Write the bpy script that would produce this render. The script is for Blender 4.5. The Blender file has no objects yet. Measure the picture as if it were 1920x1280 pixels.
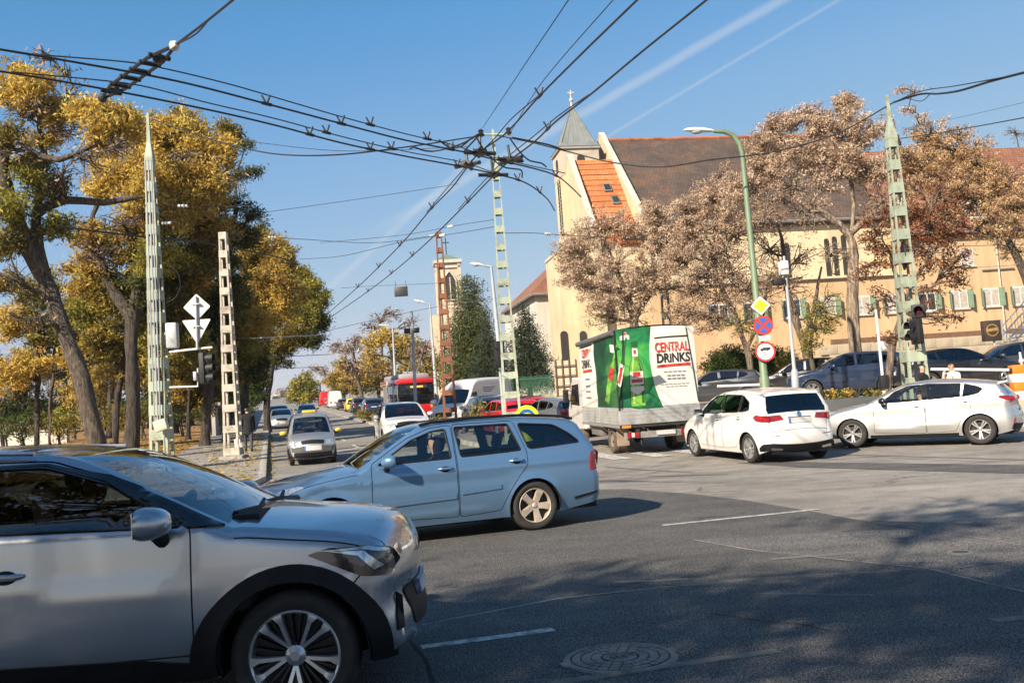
import bpy,bmesh,math,random
import numpy as np
from mathutils import Vector,Matrix
from mathutils.geometry import delaunay_2d_cdt
# ------------------------------------------------------------------ camera, sky, sun, exposure
SC = bpy.context.scene
COL = SC.collection
EYE = 1.52
PITCH = math.atan(132 / 1800)
ROLL = math.radians(-4.0)
FPX = 1800.0
cam_data = bpy.data.cameras.new('camera')
cam_data.sensor_width = 36.0
cam_data.lens = 36.0 * FPX / 1920.0
cam_data.clip_start = 0.05
cam_data.clip_end = 6000
cam = bpy.data.objects.new('camera',cam_data)
COL.objects.link(cam)
CAM_R = Matrix.Rotation(math.pi / 2 + PITCH,3,'X') @ Matrix.Rotation(ROLL,3,'Z')
cam.matrix_world = Matrix.Translation((0,0,EYE)) @ CAM_R.to_4x4()
SC.camera = cam
SUN_ELEV = math.radians(32.0)
SUN_AZ = (0.62,0.78)                      # the way the light travels over the ground
_l = math.hypot(*SUN_AZ)
LIGHT = Vector((SUN_AZ[0] / _l * math.cos(SUN_ELEV),SUN_AZ[1] / _l * math.cos(SUN_ELEV),-math.sin(SUN_ELEV)))
sun_data = bpy.data.lights.new('sun','SUN')
sun_data.energy = 5.0
sun_data.angle = math.radians(0.55)
sun_data.color = (1.0,0.86,0.68)
sun = bpy.data.objects.new('sun',sun_data)
COL.objects.link(sun)
sun.rotation_euler = LIGHT.to_track_quat('-Z','Y').to_euler()
sun.location = (-20,-25,30)
world = bpy.data.worlds.new('World')
SC.world = world
world.use_nodes = True
def build_world():
	nt = world.node_tree
	N,L = nt.nodes,nt.links
	bg = N['Background']
	sky = N.new('ShaderNodeTexSky')
	sky.sky_type = 'NISHITA'
	sky.sun_disc = False
	sky.sun_elevation = SUN_ELEV
	# the sky's sun stands where the lamp's light comes from
	sky.sun_rotation = math.atan2(-LIGHT.x,-LIGHT.y)
	sky.altitude = 150
	sky.air_density = 1.0
	sky.dust_density = 0.25
	sky.ozone_density = 4.0
	tc = N.new('ShaderNodeTexCoord')
	# two drifting contrails: bands about great circles
	def ray(px,py):
		return (CAM_R @ Vector(((px - 960) / FPX,-(py - 640) / FPX,-1))).normalized()
	# the clear autumn sky of the photograph: one colour response over the whole dome
	k1 = N.new('ShaderNodeVectorMath'); k1.operation = 'SCALE'; k1.inputs['Scale'].default_value = .16; L.new(sky.outputs[0],k1.inputs[0])
	cv = N.new('ShaderNodeRGBCurve'); L.new(k1.outputs[0],cv.inputs['Color'])
	mp = cv.mapping; mp.use_clip = False
	for ch,pts in ((0,[(.174,.104),(.254,.238),(.434,.413),(.665,.58),(4,2.6)]),(1,[(.323,.337),(.462,.456),(.737,.59),(1.0,.66),(5,2.8)]),(2,[(.61,.675),(.8,.745),(1.05,.76),(1.5,.80),(6,2.8)])):
		c = mp.curves[ch]
		c.points[1].location = pts[-1]
		for p in pts[:-1]: c.points.new(*p)
		for p in c.points: p.handle_type = 'VECTOR'
	mp.update()
	k2 = N.new('ShaderNodeVectorMath'); k2.operation = 'SCALE'; k2.inputs['Scale'].default_value = 1 / (.07 * 2 ** .95); L.new(cv.outputs[0],k2.inputs[0])
	cur = k2.outputs[0]
	noise = N.new('ShaderNodeTexNoise')
	noise.inputs['Scale'].default_value = 11
	noise.inputs['Detail'].default_value = 5
	L.new(tc.outputs['Generated'],noise.inputs['Vector'])
	for (a,b,wid,amp,bend) in (((760,400),(1600,-75),0.0080,0.31,0.0),((1090,285),(1650,-45),0.0032,0.20,0.0),((640,520),(850,330),0.0060,0.22,0.0)):
		if amp == 0: continue
		va,vb = ray(*a),ray(*b)
		n = va.cross(vb).normalized()
		mid = (va + vb).normalized()
		d = N.new('ShaderNodeVectorMath'); d.operation = 'DOT_PRODUCT'
		L.new(tc.outputs['Generated'],d.inputs[0]); d.inputs[1].default_value = n
		# wobble of the band
		w = N.new('ShaderNodeMath'); w.operation = 'MULTIPLY_ADD'
		L.new(noise.outputs[0],w.inputs[0]); w.inputs[1].default_value = wid * .7
		L.new(d.outputs['Value'],w.inputs[2])
		sft = N.new('ShaderNodeMath'); sft.operation = 'SUBTRACT'
		L.new(w.outputs[0],sft.inputs[0]); sft.inputs[1].default_value = wid * 0.35
		ab = N.new('ShaderNodeMath'); ab.operation = 'ABSOLUTE'; L.new(sft.outputs[0],ab.inputs[0])
		mr = N.new('ShaderNodeMapRange'); mr.interpolation_type = 'SMOOTHERSTEP'
		L.new(ab.outputs[0],mr.inputs['Value'])
		mr.inputs['From Min'].default_value = wid; mr.inputs['From Max'].default_value = 0
		mr.inputs['To Min'].default_value = 0; mr.inputs['To Max'].default_value = amp
		# the band fades out towards its ends
		d2 = N.new('ShaderNodeVectorMath'); d2.operation = 'DOT_PRODUCT'
		L.new(tc.outputs['Generated'],d2.inputs[0]); d2.inputs[1].default_value = mid
		mr2 = N.new('ShaderNodeMapRange'); mr2.interpolation_type = 'SMOOTHSTEP'
		c = mid.dot(va)
		L.new(d2.outputs['Value'],mr2.inputs['Value'])
		mr2.inputs['From Min'].default_value = c - 0.02; mr2.inputs['From Max'].default_value = c + (1 - c) * 0.6
		mu = N.new('ShaderNodeMath'); mu.operation = 'MULTIPLY'
		L.new(mr.outputs[0],mu.inputs[0]); L.new(mr2.outputs[0],mu.inputs[1])
		mx = N.new('ShaderNodeMix'); mx.data_type = 'RGBA'
		L.new(mu.outputs[0],mx.inputs['Factor'])
		L.new(cur,mx.inputs['A']); mx.inputs['B'].default_value = (5.6,5.8,6.1,1)
		cur = mx.outputs['Result']
	L.new(cur,bg.inputs['Color'])
	bg.inputs['Strength'].default_value = 0.07
build_world()
SC.view_settings.view_transform = 'Standard'
SC.view_settings.look = 'None'
SC.view_settings.gamma = 1.0
SC.view_settings.use_curve_mapping = False
SC.view_settings.exposure = 0.95
SC.render.engine = 'CYCLES'
SC.cycles.use_denoising = True
SC.cycles.max_bounces = 6
SC.cycles.diffuse_bounces = 3
SC.cycles.glossy_bounces = 3
SC.cycles.transmission_bounces = 4
SC.cycles.transparent_max_bounces = 12
SC.cycles.use_adaptive_sampling = True
SC.cycles.adaptive_threshold = .02
SC.cycles.caustics_reflective = False
SC.cycles.caustics_refractive = False
random.seed(7)
RNG = np.random.default_rng(7)
# ------------------------------------------------------------------ picture -> place helpers
def ray_dir(px,py):
	return CAM_R @ Vector(((px - 960) / FPX,-(py - 640) / FPX,-1))
def at(px,py,Y):
	d = ray_dir(px,py)
	return Vector((0,0,EYE)) + d * (Y / d.y)
_KY = [-300,14,21,27,30,34,45,75,150,300,600,2500]
_KZ = [0,0,.08,.25,.33,.45,.75,1.55,4.2,10,22,60]
def ground_z(x,y):
	return float(np.interp(y,_KY,_KZ))
def on_ground(px,py,dz=0.0):
	d = ray_dir(px,py)
	t = 1.0
	while t < 900:
		p = Vector((0,0,EYE)) + d * t
		if p.z <= ground_z(p.x,p.y) + dz: return p
		t += 0.01 if t < 60 else 0.1
# ------------------------------------------------------------------ object helpers
def tag(o,label=None,cat=None,group=None,kind=None):
	if label: o['label'] = label
	if cat: o['category'] = cat
	if group: o['group'] = group
	if kind: o['kind'] = kind
	return o
def empty(name,loc=(0,0,0),rz=0.0,label=None,cat=None,group=None,kind=None):
	o = bpy.data.objects.new(name,None)
	o.empty_display_size = 0.2
	o.location = loc
	o.rotation_euler = (0,0,rz)
	COL.objects.link(o)
	return tag(o,label,cat,group,kind)
def mesh_obj(name,verts,faces,mat,parent=None,smooth=False,sharp=None,normals=None):
	me = bpy.data.meshes.new(name)
	me.from_pydata([tuple(v) for v in verts],[],[tuple(f) for f in faces])
	mats = mat if isinstance(mat,(list,tuple)) else [mat]
	for m in mats: me.materials.append(m)
	if smooth:
		me.polygons.foreach_set('use_smooth',[True] * len(me.polygons))
		if sharp is not None: me.set_sharp_from_angle(angle=math.radians(sharp))
	me.update()
	if normals is not None:
		me.normals_split_custom_set_from_vertices([tuple(n) for n in normals])
	o = bpy.data.objects.new(name,me)
	COL.objects.link(o)
	if parent is not None: o.parent = parent
	return o
def copy_tree(o,parent=None):
	c = o.copy()
	COL.objects.link(c)
	c.parent = parent
	for ch in list(o.children): copy_tree(ch,c)
	return c
class MB:
	"""collects simple solids into one mesh"""
	def __init__(s): s.v = []; s.f = []; s.mi = []; s.cur = 0
	def add(s,vs,fs):
		b = len(s.v); s.v += [tuple(v) for v in vs]; s.f += [tuple(b + i for i in f) for f in fs]; s.mi += [s.cur] * len(fs)
		return s
	def box(s,x0,x1,y0,y1,z0,z1,M=None):
		vs = [(x,y,z) for z in (z0,z1) for (x,y) in ((x0,y0),(x1,y0),(x1,y1),(x0,y1))]
		if M is not None: vs = [M @ Vector(v) for v in vs]
		return s.add(vs,[(3,2,1,0),(4,5,6,7),(0,1,5,4),(1,2,6,5),(2,3,7,6),(3,0,4,7)])
	def bbox(s,x0,x1,y0,y1,z0,z1,b=0.01,M=None):
		"""bevelled box"""
		b = min(b,(x1 - x0) * .49,(y1 - y0) * .49,(z1 - z0) * .49)
		bm = bmesh.new(); bmesh.ops.create_cube(bm,size=1)
		for v in bm.verts: v.co = Vector(((x0 + x1) / 2 + v.co.x * (x1 - x0),(y0 + y1) / 2 + v.co.y * (y1 - y0),(z0 + z1) / 2 + v.co.z * (z1 - z0)))
		bmesh.ops.bevel(bm,geom=bm.edges[:],offset=b,segments=2,affect='EDGES',profile=.5)
		vs = [v.co.copy() for v in bm.verts]
		if M is not None: vs = [M @ v for v in vs]
		fs = [[v.index for v in f.verts] for f in bm.faces]
		bm.free()
		return s.add(vs,fs)
	def frustum(s,x0,x1,y0,y1,z0,X0,X1,Y0,Y1,z1,M=None):
		vs = [(x0,y0,z0),(x1,y0,z0),(x1,y1,z0),(x0,y1,z0),(X0,Y0,z1),(X1,Y0,z1),(X1,Y1,z1),(X0,Y1,z1)]
		if M is not None: vs = [M @ Vector(v) for v in vs]
		return s.add(vs,[(3,2,1,0),(4,5,6,7),(0,1,5,4),(1,2,6,5),(2,3,7,6),(3,0,4,7)])
	def prism(s,poly,a,b,M):
		"""poly: 2-D points, extruded from a to b along the third axis; M maps (p0, p1, h) to space"""
		n = len(poly)
		vs = [M(p[0],p[1],a) for p in poly] + [M(p[0],p[1],b) for p in poly]
		return s.add(vs,[tuple(range(n - 1,-1,-1)),tuple(range(n,2 * n))] + [(i,(i + 1) % n,n + (i + 1) % n,n + i) for i in range(n)])
	def tube(s,pts,rad,n=8,cap=True):
		pts = [Vector(p) for p in pts]
		rs = rad if isinstance(rad,(list,tuple)) else [rad] * len(pts)
		vs = []; fs = []
		up = None
		for i,p in enumerate(pts):
			t = (pts[min(i + 1,len(pts) - 1)] - pts[max(i - 1,0)])
			if t.length < 1e-9: t = Vector((0,0,1))
			t.normalize()
			if up is None:
				up = Vector((0,0,1)) if abs(t.z) < .9 else Vector((1,0,0))
			a = t.cross(up)
			if a.length < 1e-6: a = t.cross(Vector((0,1,0.1)))
			a.normalize(); b = a.cross(t).normalized(); up = b
			for k in range(n):
				an = 2 * math.pi * k / n
				vs.append(p + (a * math.cos(an) + b * math.sin(an)) * rs[i])
		for i in range(len(pts) - 1):
			for k in range(n):
				k2 = (k + 1) % n
				fs.append((i * n + k,i * n + k2,(i + 1) * n + k2,(i + 1) * n + k))
		if cap:
			fs.append(tuple(range(n - 1,-1,-1))); m = (len(pts) - 1) * n
			fs.append(tuple(range(m,m + n)))
		return s.add(vs,fs)
	def lathe(s,prof,n=24,M=None,a0=0,a1=2 * math.pi):
		"""prof: (r, h) about the local z axis"""
		full = abs(a1 - a0 - 2 * math.pi) < 1e-6
		m = n if full else n + 1
		vs = []
		for (r,h) in prof:
			for k in range(m):
				an = a0 + (a1 - a0) * k / n
				vs.append(Vector((r * math.cos(an),r * math.sin(an),h)))
		if M is not None: vs = [M @ v for v in vs]
		fs = []
		for i in range(len(prof) - 1):
			for k in range(n):
				k2 = (k + 1) % m if full else k + 1
				fs.append((i * m + k,i * m + k2,(i + 1) * m + k2,(i + 1) * m + k))
		return s.add(vs,fs)
	def ball(s,c,r,n=12,m=8,sc=(1,1,1)):
		pr = []
		vs = []; fs = []
		for i in range(m + 1):
			th = math.pi * i / m
			for k in range(n):
				an = 2 * math.pi * k / n
				vs.append((c[0] + r * sc[0] * math.sin(th) * math.cos(an),c[1] + r * sc[1] * math.sin(th) * math.sin(an),c[2] + r * sc[2] * math.cos(th)))
		for i in range(m):
			for k in range(n):
				fs.append((i * n + k,(i + 1) * n + k,(i + 1) * n + (k + 1) % n,i * n + (k + 1) % n))
		return s.add(vs,fs)
	def build(s,name,mat,parent=None,smooth=False,sharp=35):
		o = mesh_obj(name,s.v,s.f,mat,parent,smooth,sharp if smooth else None)
		if isinstance(mat,(list,tuple)): o.data.polygons.foreach_set('material_index',s.mi)
		return o
# ------------------------------------------------------------------ materials
MATS = {}
def nodes_of(name):
	m = bpy.data.materials.new(name)
	m.use_nodes = True
	nt = m.node_tree
	return m,nt.nodes,nt.links,nt.nodes['Principled BSDF']
def surf(name,col,rough=.6,metal=0.0,var=0.12,scale=3.0,bump=0.0,bscale=40.0,spec=.5,coat=0.0,coord='Object',dirt=None,emit=None,streak=0.0):
	"""a plain procedural surface: colour that drifts a little, optional relief"""
	if name in MATS: return MATS[name]
	m,N,L,B = nodes_of(name)
	B.inputs['Roughness'].default_value = rough
	B.inputs['Metallic'].default_value = metal
	B.inputs['Specular IOR Level'].default_value = spec
	B.inputs['Coat Weight'].default_value = coat
	B.inputs['Coat Roughness'].default_value = .04
	tc = N.new('ShaderNodeTexCoord')
	nz = N.new('ShaderNodeTexNoise'); nz.inputs['Scale'].default_value = scale; nz.inputs['Detail'].default_value = 6; nz.inputs['Roughness'].default_value = .62
	L.new(tc.outputs[coord],nz.inputs['Vector'])
	rp = N.new('ShaderNodeValToRGB')
	e = rp.color_ramp.elements
	c = col
	d = dirt if dirt else tuple(x * (1 - var * 2) for x in c)
	e[0].position = .28; e[0].color = (*d,1)
	e[1].position = .72; e[1].color = (*tuple(min(1,x * (1 + var)) for x in c),1)
	mid = e.new(.5); mid.color = (*c,1)
	L.new(nz.outputs[0],rp.inputs[0])
	out = rp.outputs[0]
	if streak:                                   # rain streaks and blotches
		mp = N.new('ShaderNodeMapping'); mp.inputs['Scale'].default_value = (1.6,1.6,.12); L.new(tc.outputs[coord],mp.inputs[0])
		n3 = N.new('ShaderNodeTexNoise'); n3.inputs['Scale'].default_value = 1.0; n3.inputs['Detail'].default_value = 6; n3.inputs['Roughness'].default_value = .7; L.new(mp.outputs[0],n3.inputs['Vector'])
		r3 = N.new('ShaderNodeMapRange'); L.new(n3.outputs[0],r3.inputs['Value']); r3.inputs['From Min'].default_value = .35; r3.inputs['From Max'].default_value = .62; r3.inputs['To Min'].default_value = 1 - streak; r3.inputs['To Max'].default_value = 1
		sv = N.new('ShaderNodeVectorMath'); sv.operation = 'SCALE'; L.new(out,sv.inputs[0]); L.new(r3.outputs[0],sv.inputs['Scale']); out = sv.outputs[0]
	L.new(out,B.inputs['Base Color'])
	if bump:
		n2 = N.new('ShaderNodeTexNoise'); n2.inputs['Scale'].default_value = bscale; n2.inputs['Detail'].default_value = 5
		L.new(tc.outputs[coord],n2.inputs['Vector'])
		bp = N.new('ShaderNodeBump'); bp.inputs['Strength'].default_value = bump; bp.inputs['Distance'].default_value = .02
		L.new(n2.outputs[0],bp.inputs['Height']); L.new(bp.outputs[0],B.inputs['Normal'])
	if emit:
		B.inputs['Emission Color'].default_value = (*emit[0],1); B.inputs['Emission Strength'].default_value = emit[1]
	MATS[name] = m
	return m
def paint(name,col,metal=.35,rough=.32,dirt=.10):
	"""car paint: flake base under a clear coat with road dust low down"""
	if name in MATS: return MATS[name]
	m,N,L,B = nodes_of(name)
	B.inputs['Metallic'].default_value = metal
	B.inputs['Coat Weight'].default_value = 1.0
	B.inputs['Coat Roughness'].default_value = .035
	tc = N.new('ShaderNodeTexCoord')
	sp = N.new('ShaderNodeSeparateXYZ'); L.new(tc.outputs['Object'],sp.inputs[0])
	nz = N.new('ShaderNodeTexNoise'); nz.inputs['Scale'].default_value = 5; nz.inputs['Detail'].default_value = 7
	L.new(tc.outputs['Object'],nz.inputs['Vector'])
	mr = N.new('ShaderNodeMapRange'); L.new(sp.outputs['Z'],mr.inputs['Value'])
	mr.inputs['From Min'].default_value = .75; mr.inputs['From Max'].default_value = .15
	mr.inputs['To Min'].default_value = .1; mr.inputs['To Max'].default_value = 1
	mu = N.new('ShaderNodeMath'); mu.operation = 'MULTIPLY'; L.new(mr.outputs[0],mu.inputs[0]); L.new(nz.outputs[0],mu.inputs[1])
	m2 = N.new('ShaderNodeMath'); m2.operation = 'MULTIPLY'; L.new(mu.outputs[0],m2.inputs[0]); m2.inputs[1].default_value = dirt * 5
	mx = N.new('ShaderNodeMix'); mx.data_type = 'RGBA'; L.new(m2.outputs[0],mx.inputs['Factor'])
	mx.inputs['A'].default_value = (*col,1); mx.inputs['B'].default_value = (.20,.17,.14,1)
	L.new(mx.outputs['Result'],B.inputs['Base Color'])
	r2 = N.new('ShaderNodeMath'); r2.operation = 'MULTIPLY_ADD'; L.new(m2.outputs[0],r2.inputs[0]); r2.inputs[1].default_value = .4; r2.inputs[2].default_value = rough
	L.new(r2.outputs[0],B.inputs['Roughness'])
	c2 = N.new('ShaderNodeMath'); c2.operation = 'SUBTRACT'; c2.inputs[0].default_value = 1; L.new(m2.outputs[0],c2.inputs[1]); L.new(c2.outputs[0],B.inputs['Coat Weight'])
	MATS[name] = m
	return m
def glass(name,tint=(.7,.75,.75),rough=.0):
	"""thin pane: tinted see-through with a mirror-like skin"""
	if name in MATS: return MATS[name]
	m,N,L,B = nodes_of(name)
	N.remove(B)
	out = N['Material Output']
	tr = N.new('ShaderNodeBsdfTransparent'); tr.inputs[0].default_value = (*tint,1)
	gl = N.new('ShaderNodeBsdfGlossy'); gl.inputs['Roughness'].default_value = rough
	gl.inputs[0].default_value = (.9,.95,1,1)
	fr = N.new('ShaderNodeFresnel'); fr.inputs['IOR'].default_value = 1.52
	ad = N.new('ShaderNodeMath'); ad.operation = 'MULTIPLY_ADD'; L.new(fr.outputs[0],ad.inputs[0]); ad.inputs[1].default_value = 1.5; ad.inputs[2].default_value = .02
	ad.use_clamp = True
	mx = N.new('ShaderNodeMixShader'); L.new(ad.outputs[0],mx.inputs[0]); L.new(tr.outputs[0],mx.inputs[1]); L.new(gl.outputs[0],mx.inputs[2])
	L.new(mx.outputs[0],out.inputs[0])
	MATS[name] = m
	return m
def flat(name,col,rough=.5,**k):
	return surf(name,col,rough,var=k.pop('var',.05),**k)
# ------------------------------------------------------------------ 2-D helpers
def in_poly(pts,poly):
	pts = np.asarray(pts,float); poly = np.asarray(poly,float)
	x,y = pts[:,0],pts[:,1]
	r = np.zeros(len(pts),bool)
	j = len(poly) - 1
	for i in range(len(poly)):
		xi,yi = poly[i]; xj,yj = poly[j]
		c = ((yi > y) != (yj > y)) & (x < (xj - xi) * (y - yi) / ((yj - yi) if abs(yj - yi) > 1e-12 else 1e-12) + xi)
		r ^= c
		j = i
	return r
def area2(poly):
	return sum(poly[i][0] * poly[(i + 1) % len(poly)][1] - poly[(i + 1) % len(poly)][0] * poly[i][1] for i in range(len(poly))) / 2
def round_poly(poly,r,n=4):
	out = []
	m = len(poly)
	for i in range(m):
		p = Vector(poly[i][:2]); a = Vector(poly[i - 1][:2]); b = Vector(poly[(i + 1) % m][:2])
		rr = poly[i][2] if len(poly[i]) > 2 else r
		da,db = (a - p),(b - p)
		k = min(rr,da.length * .45,db.length * .45)
		if k < 1e-4: out.append((p.x,p.y)); continue
		s,e = p + da.normalized() * k,p + db.normalized() * k
		for q in range(n + 1):
			t = q / n
			c = s * (1 - t) ** 2 + p * 2 * t * (1 - t) + e * t * t
			out.append((c.x,c.y))
	return out
def offset_poly(poly,d):
	"""moves a closed outline outward by d (inward if negative)"""
	p = np.asarray(poly,float); n = len(p)
	sgn = 1 if area2(poly) > 0 else -1
	nx = np.roll(p,-1,0) - p
	ln = np.hypot(nx[:,0],nx[:,1]) + 1e-12
	nn = np.stack([nx[:,1],-nx[:,0]],1) / ln[:,None] * sgn
	pn = np.roll(nn,1,0)
	m = nn + pn
	m /= np.maximum((m * m).sum(1) * .5,.35)[:,None]
	return [tuple(q) for q in p + m * d]
def smooth_line(pts,step=.035,nd=2):
	"""Catmull-Rom through (x, z, ...) points; a point whose last entry is 'c' is a corner"""
	P = [tuple(q for q in p if q != 'c') for p in pts]
	cor = [p[-1] == 'c' for p in pts]
	P = np.asarray(P,float)
	out = []
	n = len(P)
	for i in range(n - 1):
		p1,p2 = P[i],P[i + 1]
		p0 = P[i - 1] if i > 0 and not cor[i] else 2 * p1 - p2
		p3 = P[i + 2] if i + 2 < n and not cor[i + 1] else 2 * p2 - p1
		d = math.hypot(*(p2 - p1)[:nd])
		d0 = max(math.hypot(*(p1 - p0)[:nd]),1e-6) ** .5; d1 = max(d,1e-6) ** .5; d2 = max(math.hypot(*(p3 - p2)[:nd]),1e-6) ** .5
		m1 = (p2 - p1) / d1 - (p2 - p0) / (d0 + d1) + (p1 - p0) / d0
		m2 = (p3 - p2) / d2 - (p3 - p1) / (d1 + d2) + (p2 - p1) / d1
		m1 *= d1; m2 *= d1
		k = max(2,int(d / step))
		for q in range(k):
			t = q / k
			out.append((2 * t ** 3 - 3 * t * t + 1) * p1 + (t ** 3 - 2 * t * t + t) * m1 + (-2 * t ** 3 + 3 * t * t) * p2 + (t ** 3 - t * t) * m2)
	out.append(P[-1])
	return np.asarray(out)
def cdt(loops,pts):
	"""triangulates closed loops plus loose points; gives 2-D verts and triangles"""
	vs = []; es = []
	for lp in loops:
		b = len(vs); n = len(lp)
		vs += [Vector((q[0],q[1])) for q in lp]
		es += [(b + i,b + (i + 1) % n) for i in range(n)]
	vs += [Vector((q[0],q[1])) for q in pts]
	r = delaunay_2d_cdt(vs,es,[],0,1e-5)
	return np.array([(v.x,v.y) for v in r[0]]),[tuple(f) for f in r[2]]
def grid_pts(poly,step):
	p = np.asarray(poly)
	xs = np.arange(p[:,0].min() + step * .5,p[:,0].max(),step); zs = np.arange(p[:,1].min() + step * .5,p[:,1].max(),step)
	if len(xs) == 0 or len(zs) == 0: return np.zeros((0,2))
	g = np.array([(a,b) for a in xs for b in zs])
	return g[in_poly(g,poly)]
def dense(poly,step):
	out = []
	n = len(poly)
	for i in range(n):
		a,b = np.array(poly[i][:2],float),np.array(poly[(i + 1) % n][:2],float)
		k = max(1,int(np.hypot(*(b - a)) / step))
		out += [tuple(a + (b - a) * q / k) for q in range(k)]
	return out
# ------------------------------------------------------------------ ground, roads, pavements
def ramp(N,stops):
	r = N.new('ShaderNodeValToRGB'); e = r.color_ramp.elements
	while len(e) < len(stops): e.new(.5)
	for k,(p,c) in enumerate(stops): e[k].position = p; e[k].color = (*c,1)
	return r
def asphalt(name,base,warm=(1.0,.95,.88),speck=.5,crack=.6,stain=.35,bump=.35):
	m,N,L,B = nodes_of(name)
	B.inputs['Roughness'].default_value = .88
	B.inputs['Specular IOR Level'].default_value = .3
	tc = N.new('ShaderNodeTexCoord')
	def noise(sc,det=5,ro=.6,src=None):
		n = N.new('ShaderNodeTexNoise'); n.inputs['Scale'].default_value = sc; n.inputs['Detail'].default_value = det; n.inputs['Roughness'].default_value = ro
		L.new(src or tc.outputs['Object'],n.inputs['Vector']); return n
	big = noise(.22,6,.65); mid = noise(2.2,6,.7); fine = noise(70,3,.6)
	vor = N.new('ShaderNodeTexVoronoi'); vor.inputs['Scale'].default_value = 85; L.new(tc.outputs['Object'],vor.inputs['Vector'])
	b = base
	r1 = ramp(N,[(.3,tuple(b * w * (1 - stain) for w in warm)),(.5,tuple(b * w for w in warm)),(.72,tuple(b * w * (1 + stain * .8) for w in warm))])
	L.new(big.outputs[0],r1.inputs[0])
	r2 = ramp(N,[(.25,(.72,.72,.73)),(.5,(1,1,1)),(.78,(1.25,1.23,1.2))]); L.new(mid.outputs[0],r2.inputs[0])
	r3 = ramp(N,[(.12,(1 + speck * 1.6,) * 3),(.35,(1,1,1)),(.8,(1 - speck * .6,) * 3)]); L.new(vor.outputs['Distance'],r3.inputs[0])
	# tyre-polished wear lines along the lanes
	def mul(a,c):
		x = N.new('ShaderNodeMix'); x.data_type = 'RGBA'; x.blend_type = 'MULTIPLY'; x.inputs['Factor'].default_value = 1
		L.new(a,x.inputs['A']); L.new(c,x.inputs['B']); return x.outputs['Result']
	c = mul(mul(r1.outputs[0],r2.outputs[0]),r3.outputs[0])
	# cracks: thin dark veins where a warped cell pattern meets
	wv = N.new('ShaderNodeVectorMath'); wv.operation = 'ADD'
	sc = N.new('ShaderNodeVectorMath'); sc.operation = 'SCALE'; sc.inputs['Scale'].default_value = .9; L.new(noise(1.4,4).outputs['Color'],sc.inputs[0])
	L.new(tc.outputs['Object'],wv.inputs[0]); L.new(sc.outputs[0],wv.inputs[1])
	vc = N.new('ShaderNodeTexVoronoi'); vc.feature = 'DISTANCE_TO_EDGE'; vc.inputs['Scale'].default_value = .33; L.new(wv.outputs[0],vc.inputs['Vector'])
	rc = ramp(N,[(0,(1 - crack,) * 3),(.006,(1 - crack * .7,) * 3),(.012,(1,1,1))]); L.new(vc.outputs['Distance'],rc.inputs[0])
	gate = noise(.35,2); gr = ramp(N,[(.50,(0,0,0)),(.60,(1,1,1))]); L.new(gate.outputs[0],gr.inputs[0])
	mx = N.new('ShaderNodeMix'); mx.data_type = 'RGBA'; L.new(gr.outputs[0],mx.inputs['Factor']); mx.inputs['A'].default_value = (1,1,1,1); L.new(rc.outputs[0],mx.inputs['B'])
	c = mul(c,mx.outputs['Result'])
	# tyre-polished tracks and oil along the way the traffic runs
	mp = N.new('ShaderNodeMapping'); mp.inputs['Rotation'].default_value = (0,0,-.12); mp.inputs['Scale'].default_value = (.09,1.15,1); L.new(tc.outputs['Object'],mp.inputs[0])
	tn = noise(1.0,5,.6,mp.outputs[0]); rt = ramp(N,[(.32,(.70,.70,.71)),(.5,(1,1,1)),(.68,(1.14,1.13,1.11))]); L.new(tn.outputs[0],rt.inputs[0])
	c = mul(c,rt.outputs[0])
	sn = noise(3.5,3,.5); rs_ = ramp(N,[(.70,(1,1,1)),(.76,(.55,.55,.56))]); L.new(sn.outputs[0],rs_.inputs[0])
	c = mul(c,rs_.outputs[0])
	L.new(c,B.inputs['Base Color'])
	ad = N.new('ShaderNodeMath'); ad.operation = 'ADD'; L.new(fine.outputs[0],ad.inputs[0]); L.new(vor.outputs['Distance'],ad.inputs[1])
	bp = N.new('ShaderNodeBump'); bp.inputs['Strength'].default_value = bump; bp.inputs['Distance'].default_value = .006
	L.new(ad.outputs[0],bp.inputs['Height']); L.new(bp.outputs[0],B.inputs['Normal'])
	MATS[name] = m
	return m
M_ASPHALT = asphalt('asphalt_worn',.255,warm=(1.0,.925,.825))
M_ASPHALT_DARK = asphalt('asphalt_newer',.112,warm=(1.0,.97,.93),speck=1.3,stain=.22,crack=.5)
M_ASPHALT_OLD = asphalt('asphalt_coarse',.16,warm=(1.0,.97,.93),speck=1.5,stain=.25,crack=.3,bump=.6)
M_PAVE = asphalt('pavement_asphalt',.30,warm=(1.0,.93,.84),speck=.35,stain=.25,crack=.5)
M_KERB = surf('kerb_stone',(.36,.33,.29),.85,var=.2,scale=2.5,bump=.25,bscale=25)
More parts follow.
